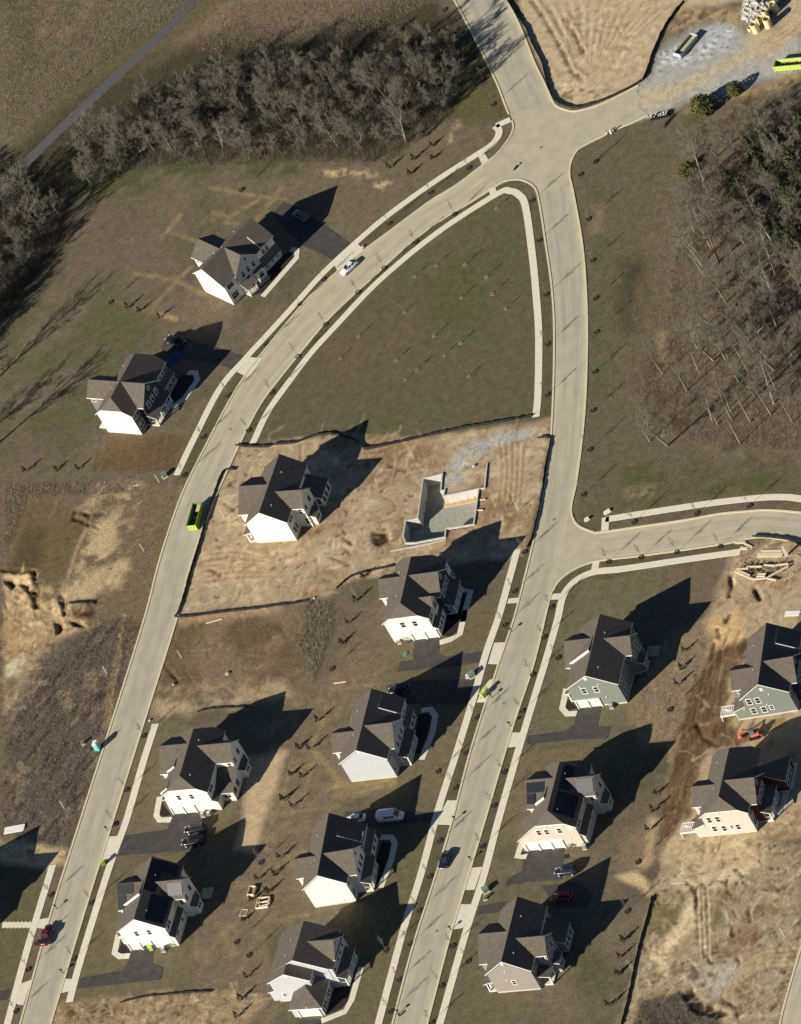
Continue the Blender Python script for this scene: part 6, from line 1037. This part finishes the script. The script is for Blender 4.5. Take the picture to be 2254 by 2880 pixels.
for p, L, R, lb in (((1432, 195), 2.4, .85, 'tan concrete pipe standing on end, lowest left of the heap'), ((1508, 165), 2.6, .85, 'tan concrete pipe standing on end at the lower right of the rubble heap'), ((1460, 140), 1.6, .75, 'tan concrete pipe standing on end in the middle of the rubble heap'), ((1552, 62), 2.2, .85, 'white rimmed concrete pipe standing on end at the upper right of the rubble heap'), ((1500, 120), 2.9, .7, 'concrete pipe standing on end beside the black pit right of the rubble'), ((1392, 190), 1.0, .5, 'small concrete pipe stub at the left foot of the rubble heap')):
    t = thing('concrete_pipe', lb, 'pipe', (*gxy(q('c', *p)[0]), 0), 0, 'concrete pipes at the rubble heap'); t.rotation_euler = (random.uniform(-.12, .12), random.uniform(-.12, .12), 0); b = MB(); n = 18
    for k in range(n):
        a0, a1 = 6.2832 * k / n, 6.2832 * (k + 1) / n; c0, s0, c1, s1 = math.cos(a0), math.sin(a0), math.cos(a1), math.sin(a1); ri = R * .8
        b.poly([(c0 * R, s0 * R, -.1), (c1 * R, s1 * R, -.1), (c1 * R, s1 * R, L), (c0 * R, s0 * R, L)]); b.poly([(c1 * ri, s1 * ri, -.1), (c0 * ri, s0 * ri, -.1), (c0 * ri, s0 * ri, L), (c1 * ri, s1 * ri, L)]); b.poly([(c0 * R, s0 * R, L), (c1 * R, s1 * R, L), (c1 * ri, s1 * ri, L), (c0 * ri, s0 * ri, L)])
    b.obj('pipe_shell', mat('tan_concrete', alb(214, 196, 146), .85, .1, 2) if 'tan_concrete' not in bpy.data.materials else bpy.data.materials['tan_concrete'], t)
# site toilet
t = thing('portable_toilet', 'teal portable toilet with white roof at the kerb of the left road', 'portable toilet', (*gxy((278, 2108)), 0), yaw_of((268, 2109), (281, 2108))); b = MB(); b.box(-.55, .55, -.55, .55, 0, .12); b.obj('base', M['green_dark'], t); b = MB(); b.box(-.53, .53, -.53, .53, .12, 2.1); b.obj('cabin', M['teal'], t)
b = MB(); 
for k in range(6): a0, a1 = math.pi * k / 6, math.pi * (k + 1) / 6; b.poly([(-.57 * math.cos(a0), -.57, 2.1 + .26 * math.sin(a0)), (-.57 * math.cos(a1), -.57, 2.1 + .26 * math.sin(a1)), (-.57 * math.cos(a1), .57, 2.1 + .26 * math.sin(a1)), (-.57 * math.cos(a0), .57, 2.1 + .26 * math.sin(a0))][::-1])
for y in (-.57, .57): b.poly([(-.57 * math.cos(math.pi * k / 6), y, 2.1 + .26 * math.sin(math.pi * k / 6)) for k in range(7)][::(-1 if y < 0 else 1)])
b.obj('roof', M['plastic_white'], t); b = MB(); b.box(-.42, .42, -.56, -.53, .2, 2.0); d = b.obj('door', M['teal'], t); b = MB(); b.box(.28, .36, -.6, -.56, 1.0, 1.2); b.obj('handle', M['steel'], d); b = MB(); b.tube((.35, .4, 2.1), (.35, .4, 2.75), .05, .05, 8, cap=True); b.obj('vent_pipe', M['plastic_white'], t)
# excavator
t = thing('mini_excavator', 'orange compact excavator on the muddy track below the sage house', 'excavator', (*gxy((2124, 2072)), .05), yaw_of((2124, 2072), (2090, 2080)))
for y in (-.75, .75):
    b = MB(); n = 16; P = [(math.cos(6.2832 * k / n) * .36 + (.75 if math.cos(6.2832 * k / n) > 0 else -.75), math.sin(6.2832 * k / n) * .36 + .36) for k in range(n)]; b.poly([(x, y - .2, z) for x, z in P]); b.poly([(x, y + .2, z) for x, z in P][::-1])
    for k in range(n): (x0, z0), (x1, z1) = P[k], P[(k + 1) % n]; b.poly([(x0, y - .2, z0), (x0, y + .2, z0), (x1, y + .2, z1), (x1, y - .2, z1)])
    b.obj('track', M['black'], t)
b = MB(); loft(b, [[(-1.3, -.7, .8), (-1.3, .7, .8), (-1.2, .65, 1.5), (-1.2, -.65, 1.5)], [(.5, -.8, .75), (.5, .8, .75), (.4, .7, 1.4), (.4, -.7, 1.4)]]); b.obj('body', M['orange'], t); b = MB(); loft(b, [[(-.6, -.1, 1.4), (-.6, .75, 1.4), (.55, .75, 1.4), (.55, -.1, 1.4)], [(-.5, -.05, 2.35), (-.5, .7, 2.35), (.4, .7, 2.35), (.4, -.05, 2.35)]]); b.obj('cab', mat('blue_grey_cab', (.10, .14, .16), .3, .1, 1), t)
b = MB(); b.bar((.4, -.35, 1.2), (1.9, -.35, 2.4), .26, .3); b.bar((1.9, -.35, 2.4), (3.0, -.35, 1.2), .2, .26); b.obj('boom', M['orange'], t); b = MB(); b.box(2.6, 3.3, -.7, .0, .35, 1.2); b.box(3.1, 3.5, -.7, 0, .3, .5); b.obj('bucket', M['orange'], t); b = MB(); b.box(-1.75, -1.62, -1.0, 1.0, .15, .7); b.bar((-1.65, -.4, .4), (-.6, -.4, .5), .12); b.bar((-1.65, .4, .4), (-.6, .4, .5), .12); b.obj('blade', M['orange'], t)
# timber heap and trusses
def truss(p, p2, L, H, label, z=.05, mt='lumber', stack=1, tilt=0.):
    t = thing('roof_truss', label, 'roof truss', (*gxy(p), z), yaw_of(p, p2), 'roof trusses lying at the timber yard')
    b = MB()
    for k in range(stack):
        zz = .05 + k * .06; A, B, T = (0, 0, zz), (L, 0, zz), (L / 2, H, zz); b.bar(A, B, .16, .06); b.bar(A, T, .14, .06); b.bar(T, B, .14, .06); n = 5
        for j in range(1, n): x = L * j / n; h = H * (1 - abs(2 * x / L - 1)); b.bar((x, 0, zz), (x + (.35 if j % 2 else -.35), h * .9, zz), .08, .05)
    b.obj('chords', M[mt], t); return t
Y = lambda x, y: (2040 + x / 7.98, 1500 + y / 7.98)
truss(Y(610, 1035), Y(1000, 1000), 8.5, -1.0, 'low truss at the front edge of the timber heap', .5) if 0 else None
truss(Y(100, 820), Y(420, 660), 7.5, 1.3, 'truss leaning left of the timber heap towards the kerb', .05, 'lumber_old'); truss(Y(1320, 1200), Y(1700, 780), 6.0, 1.6, 'slender truss lying right of the timber heap', .05, 'lumber_old'); truss(Y(1560, 430), Y(1760, 420), 5., -2.0, 'truss at the right edge beside the white pallet post', .05, 'lumber_old'); truss(Y(430, 670), Y(700, 300), 5.5, .8, 'truss lying between the pavement end and the lumber stack', .05, 'lumber_old')
t = thing('timber_heap', 'large heap of roof timbers framed by pale beams at the timber yard', 'timber heap', (0, 0, 0)); b = MB()
for P in ([(215, 850), (610, 1035)], [(610, 1035), (930, 1005)], [(930, 1005), (1150, 1060)], [(260, 800), (520, 790)], [(480, 750), (830, 745)], [(870, 710), (1130, 730)], [(1110, 720), (1420, 685)], [(300, 830), (560, 950)], [(950, 990), (1420, 740)], [(700, 970), (900, 960)], [(740, 915), (920, 910)]): b.bar((*gxy(Y(*P[0]), .5), .5), (*gxy(Y(*P[1]), .5), .55), .3, .24)
b.obj('beam', M['lumber'], t); b = MB(); r = random.Random(8)
for k in range(190):
    x = r.uniform(380, 1330); y = r.uniform(760, 1000) if x < 950 else r.uniform(740, 1090 - (x - 950) * .45) - 20; a = r.uniform(-.5, 2.4); l = r.uniform(.8, 2.2); g = gxy(Y(x, y)); z = r.uniform(.08, .42); b.bar((*g, z), (g[0] + math.cos(a) * l, g[1] + math.sin(a) * l, z + r.uniform(-.06, .2)), r.uniform(.04, .09), .05, r.choice((0, 0, 1)))
b.obj('web_timbers', [M['lumber_old'], M['debris']], t)
def boards(p, p2, n, wd, label, L=4., mt='lumber', lay=3):
    t = thing('lumber_stack', label, 'lumber', (*gxy(p), 0), yaw_of(p, p2)); b = MB(); r = random.Random(len(label))
    for j in range(lay):
        for k in range(n): o = r.uniform(-.15, .15); b.box(o, L + o, k * wd - .02, k * wd + wd * .8, .05 + j * .07, .10 + j * .07)
    b.obj('boards', M[mt], t)
boards(Y(720, 545), Y(1330, 530), 6, .18, 'stack of long pale boards above the timber heap', 5.6); boards(Y(810, 435), Y(1290, 425), 3, .2, 'thin row of boards just under the black fence by the side road', 4.6); boards(Y(215, 245), Y(420, 235), 3, .2, 'boards at the kerb left of the black fence end', 2.4); boards(Y(345, 365), Y(540, 385), 3, .22, 'short pale boards at the end of the pavement', 1.8); boards(Y(425, 255), Y(620, 345), 2, .22, 'two pale boards lying crosswise near the pavement end', 2.3); boards(q('l', 1605, 30)[0], q('l', 1708, 28)[0], 5, .28, 'white bundled boards at the right edge above the sage house', 3.2, 'plastic_white', 2); boards(q('m', 30, 150)[0], q('m', 170, 125)[0], 6, .3, 'stack of white siding panels on the left edge', 4.4, 'plastic_white', 3)
boards(q('o', 905, 456)[0], q('o', 990, 450)[0], 1, .3, 'single pale plank on the muddy corner lot', 3., 'lumber', 1); boards(q('j', 1305, 80)[0], q('j', 1410, 50)[0], 2, .2, 'two loose planks on the grass lot by the curved road', 3.6, 'lumber', 1); boards(q('k', 445, 460)[0], q('k', 525, 450)[0], 2, .22, 'pale planks lying in the garden left of the black car', 2.8, 'lumber', 1); boards(q('g', 840, 515)[0], q('g', 880, 505)[0], 1, .2, 'short white plank at the top of the left building lot', 1.4, 'plastic_white', 1)
t = thing('pallet_post', 'white wrapped post with a long shadow at the timber yard', 'post', (*gxy(Y(1385, 500)), 0)); b = MB(); b.box(-.32, .32, -.22, .22, 0, 1.9); b.obj('wrapping', M['plastic_white'], t); b = MB(); b.box(-.2, .25, -.2, .2, 1.9, 2.5); b.obj('cap', M['plastic_white'], t)
# small street things
def marker(p, label): t = thing('marker_post', label, 'post', (*gxy(p), 0), 0, 'white marker posts'); b = MB(); b.box(-.07, .07, -.05, .05, -.1, 2.35); b.obj('post', M['plastic_white'], t); b = MB(); b.box(-.08, .08, -.06, .06, 2.35, 2.42); b.obj('cap', M['plastic_white'], t)
for p, lb in ((q('g', 912, 924), 'white marker post on the left lot beside the curved road'), (q('g', 1420, 712), 'white marker post beside the green waste container'), (q('j', 680, 396), 'white marker post on the ploughed field left of the road'), (q('j', 1150, 294), 'white marker post on the grass lot right of the left road'), (q('j', 408, 1246), 'white marker post low on the ploughed field above the left road'), (q('h', 1618, 666), 'white marker post right of the open foundation'), (q('o', 1600, 776), 'white marker post on the muddy corner lot'), (q('g', 1008, 488), 'short white post at the end of the curved pavement')): marker(p[0], lb)
def bin_(p, label, mt, yaw=0., s=1.):
    t = thing('wheelie_bin', label, 'wheelie bin', (*gxy(p), .05), yaw); t.scale = (s, s, s); b = MB(); loft(b, [[(-.28, -.3, .08), (.28, -.3, .08), (.28, .26, .08), (-.28, .26, .08)], [(-.34, -.36, 1.02), (.34, -.36, 1.02), (.34, .34, 1.02), (-.34, .34, 1.02)]]); b.obj('body', M[mt], t); b = MB(); b.box(-.37, .37, -.4, .38, 1.02, 1.09); b.bar((-.3, .44, .98), (.3, .44, .98), .05); b.obj('lid', M[mt], t)
    for x in (-.3, .3): b = MB(); b.tube((x - .04, .3, .12), (x + .04, .3, .12), .13, .13, 10, cap=True); b.obj('wheel', M['black'], t)
bin_(X1(1372, 1947), 'upper of two lime green bins at the shaded driveway mouth', 'lime', .3, 1.25); bin_(X1(1362, 1961), 'lower of two lime green bins at the shaded driveway mouth', 'lime', .5, 1.25); bin_(q('m', 658, 345)[0], 'lime green bin on the verge of the left road', 'lime', .2, 1.3); bin_(q('m', 962, 880)[0], 'lime green bin in front of the white garage wall', 'lime', -.3, 1.3); bin_(q('m', 935, 876)[0], 'dark green bin beside the white garage door', 'green_dark', -.5, 1.); bin_(q('n', 865, 250 - 250 + 1298)[0], 'small dark bin at the kerb of the middle road', 'green_dark', 0, .6)
def ubox(p, label, mt, w, d, h, yaw=0., name='utility_box'): t = thing(name, label, 'utility box', (*gxy(p), 0), yaw); b = MB(); b.box(-w / 2 - .15, w / 2 + .15, -d / 2 - .15, d / 2 + .15, 0, .1); b.obj('plinth', M['slab'], t); b = MB(); b.box(-w / 2, w / 2, -d / 2, d / 2, .1, h); b.box(-w / 2 - .03, w / 2 + .03, -d / 2 - .03, d / 2 + .03, h, h + .05); b.obj('cabinet', M[mt], t); b = MB(); b.box(-.02, .02, -d / 2 - .015, -d / 2, .2, h - .1); b.obj('door_seam', M['black'], t)
ubox(q('k', 1324, 408)[0], 'green transformer box beside the turning driveway mouth', 'tile_green', 1.3, 1.2, 1.1); ubox(q('k', 1296, 418)[0], 'small white cable box left of the green transformer', 'plastic_white', .5, .4, .8); ubox(q('g', 1045, 450)[0], 'green transformer box at the end of the curved pavement', 'tile_green', 1., 1., 1.); ubox(q('n', 1412, 510)[0], 'green transformer box beside the upper driveway of the beige house', 'tile_green', 1.2, 1.1, 1.1); ubox(q('n', 1408, 562)[0], 'small pale green cable box below the transformer', 'tile_green', .5, .4, .9); ubox(q('i', 505, 664)[0], 'low white service pad at the corner of the side road', 'plastic_white', 1.3, .7, .35); ubox(q('i', 380, 712)[0], 'small white pedestal on the corner lawn by the side road', 'plastic_white', .9, .5, .5); ubox(q('j', 528, 838)[0], 'small dark pedestal left of the teal toilet', 'tile_green', .5, .5, .9)
def acunit(p, label, yaw=-.6): 
    t = thing('air_conditioner', label, 'air conditioner', (*gxy(p), 0), yaw, 'air conditioners at house walls'); b = MB(); b.box(-.5, .5, -.5, .5, 0, .1); b.obj('pad', M['slab'], t); b = MB(); b.box(-.42, .42, -.42, .42, .1, .95); b.obj('case', M['grey_metal'], t); b = MB(); b.tube((0, 0, .95), (0, 0, .98), .34, .34, 14, cap=True); b.obj('fan_grille', M['steel'], t)
for p, lb in ((q('l', 536, 594), 'grey air conditioner at the wall right of the sage garage doors'), (q('j', 1288, 1290), 'left of two grey air conditioners at the white wall above the black cars'), (q('j', 1328, 1286), 'right of two grey air conditioners at the white wall above the black cars'), (q('m', 1040, 884), 'grey air conditioner right of the lime bin at the white wall'), (q('o', 370, 232), 'grey air conditioner at the right corner of the cream wall'), (q('k', 868, 196), 'white air conditioner at the left end of the white garage wall')): acunit(p[0], lb)
def mailbox(p, label): t = thing('mailbox', label, 'mailbox', (*gxy(p), 0), .6, 'mailboxes at the kerbs'); b = MB(); b.box(-.06, .06, -.06, .06, 0, 1.05); b.obj('post', M['green_dark'], t); b = MB(); b.box(-.14, .14, -.28, .28, 1.05, 1.25); b.tube((0, -.28, 1.25), (0, .28, 1.25), .14, .14, 10, cap=True); b.obj('box', M['black'], t)
for p, lb in ((q('n', 1218, 62), 'dark mailbox at the kerb above the dark navy car'), (q('n', 1318, 316), 'dark mailbox at the kerb opposite the dark navy car'), (q('n', 1190, 756), 'dark mailbox at the kerb left of the beige house'), (q('n', 860, 1284), 'dark mailbox at the kerb near the bottom of the middle road'), (q('k', 1572, 130), 'dark mailbox at the kerb right of the navy gabled garage house'), (q('k', 1448, 546), 'dark mailbox at the kerb below the lime bins'), (q('k', 1566, 724), 'dark mailbox at the kerb above the sage house driveway'), (q('m', 681, 126), 'dark mailbox at the kerb above the driveway with two black cars'), (q('m', 362, 622), 'dark mailbox at the kerb above the maroon pickup'), (q('m', 400, 1028), 'dark mailbox at the kerb above the lowest left driveway')): mailbox(p[0], lb)
def bed(p, p2, W, L, label, parts=1, h=.42): 
    t = thing('raised_bed', label, 'raised bed', (*gxy(p), 0), yaw_of(p, p2)); b = MB(); b.box(0, W, -.06, .06, 0, h); b.box(0, W, L - .06, L + .06, 0, h); b.box(-.06, .06, -.06, L + .06, 0, h - .003); b.box(W - .06, W + .06, -.06, L + .06, 0, h - .003)
    for k in range(1, parts): b.box(0, W, L * k / parts - .05, L * k / parts + .05, 0, h)
    b.obj('frame', M['lumber'], t); s_ = MB(); s_.box(.06, W - .06, .06, L - .06, 0, h * .35); s_.obj('soil', mat('bed_soil', alb(128, 108, 76), .95, .3, 3) if 'bed_soil' not in bpy.data.materials else bpy.data.materials['bed_soil'], t)
V = lambda x, y: (660 + x / 12.2, 2460 + y / 12.2)
bed(V(470, 745), V(650, 735), 1.35, 2.1, 'small open raised bed with dark soil, upper left of three garden boxes', 1, .7); bed(V(750, 1185), V(1110, 1135), 2.6, 2.6, 'large two part raised bed with pale boards, right of three garden boxes', 2, .5); bed(V(175, 1420), V(370, 1425), 1.4, 1.6, 'thin pale wooden frame on the grass, lowest of three garden boxes', 1, .12); bed(q('n', -20, 612)[0], q('n', 30, 600)[0], 2.2, 2.0, 'raised bed left of the white house by the van', 2, .5)
def cone(p, label, mt='orange'): t = thing('traffic_barrel', label, 'traffic barrel', (*gxy(p), .02), 0, 'traffic barrels at the junction'); b = MB(); b.tube((0, 0, 0), (0, 0, .08), .36, .36, 12, cap=True); b.obj('base', M['black'], t); b = MB(); b.tube((0, 0, .08), (0, 0, 1.0), .28, .2, 12, cap=True); b.obj('drum', M[mt], t); b = MB(); b.tube((0, 0, .5), (0, 0, .72), .262, .243, 12); b.obj('stripe', M['plastic_white'], t)
cone(q('c', 507, 832)[0], 'orange traffic barrel at the kerb, left one of three'); cone(q('c', 545, 818)[0], 'orange red traffic barrel at the kerb, right one of three'); cone(q('c', 531, 828)[0], 'whitish traffic barrel between the two orange ones', 'plastic_white')
t = thing('pipe_bundle', 'bundle of black crates and white fittings beside the gravel road end', 'pipe bundle', (*gxy(q('c', 775, 752)[0]), 0), yaw_of(q('c', 775, 752)[0], q('c', 900, 722)[0])); r = random.Random(5); bk = MB()
for k in range(7): x = k * .62; bk.box(x, x + .55, 0, 1.1 + .1 * (k % 2), .0, .5 + .25 * ((k * 3) % 4) / 3)
bk.obj('crate', M['black'], t); bk = MB()
for k in range(16): x, y = r.uniform(.2, 3.9), r.uniform(.0, .9); bk.box(x, x + .18, y, y + .2, .7, .95)
bk.obj('fitting', M['plastic_white'], t)
t = thing('pole_bundle', 'long dark poles lying on the slope below the gravel road', 'poles', (*gxy(q('c', 860, 795)[0]), 0), yaw_of(q('c', 860, 795)[0], q('c', 945, 700)[0])); b = MB()
for k in range(4): b.tube((.3 * k, .22 * k, .12), (4.6 - .2 * k, .22 * k + .1, .14), .08, .06, 6, cap=True)
b.obj('pole', M['debris'], t)
t = thing('drain_lid', 'round green drain lid on the grass left of the turning bay', 'drain lid', (*gxy(q('k', 900, 272)[0]), 0)); b = MB(); b.tube((0, 0, -.05), (0, 0, .22), .58, .52, 18, cap=True); b.obj('lid', mat('green_lid', (.07, .24, .15), .5, .15, 2), t)
t = thing('tree_stump', 'orange brown stump in soil on the verge above the white car', 'stump', (*gxy(q('e', 632, 302)[0]), 0)); b = MB(); b.tube((0, 0, -.1), (.05, 0, .35), .4, .3, 9, cap=True); b.tube((0, 0, 0), (.7, .4, .08), .14, .08, 6, cap=True); b.obj('wood', M['lumber_old'], t)
for p, s, lb in ((q('j', 1440, 395), .55, 'pale boulder on the grass lot right of the left road'), (q('j', 950, 690), .4, 'pale boulder at the top end of the lower left pavement'), (q('h', 325, 1220), .4, 'white boulder at the end of the lower silt fence'), (q('j', 1098, 462), .35, 'small boulder on the verge of the left road'), (q('h', 1335, 385), .5, 'white block on the gravel beside the foundation')):
    t = thing('boulder', lb, 'boulder', (*gxy(p[0]), 0), jit()); b = MB(); r = random.Random(int(p[0][0])); n = 9
    R = [[s * r.uniform(.75, 1.1) * math.sin(math.pi * (j + .6) / 4.4) for _ in range(n)] for j in range(4)]
    loft(b, [[(R[j][k] * math.cos(6.2832 * k / n), R[j][k] * math.sin(6.2832 * k / n), s * (j * .36 - .3)) for k in range(n)] for j in range(4)]); b.obj('stone', M['rock'], t)
finish_ground()
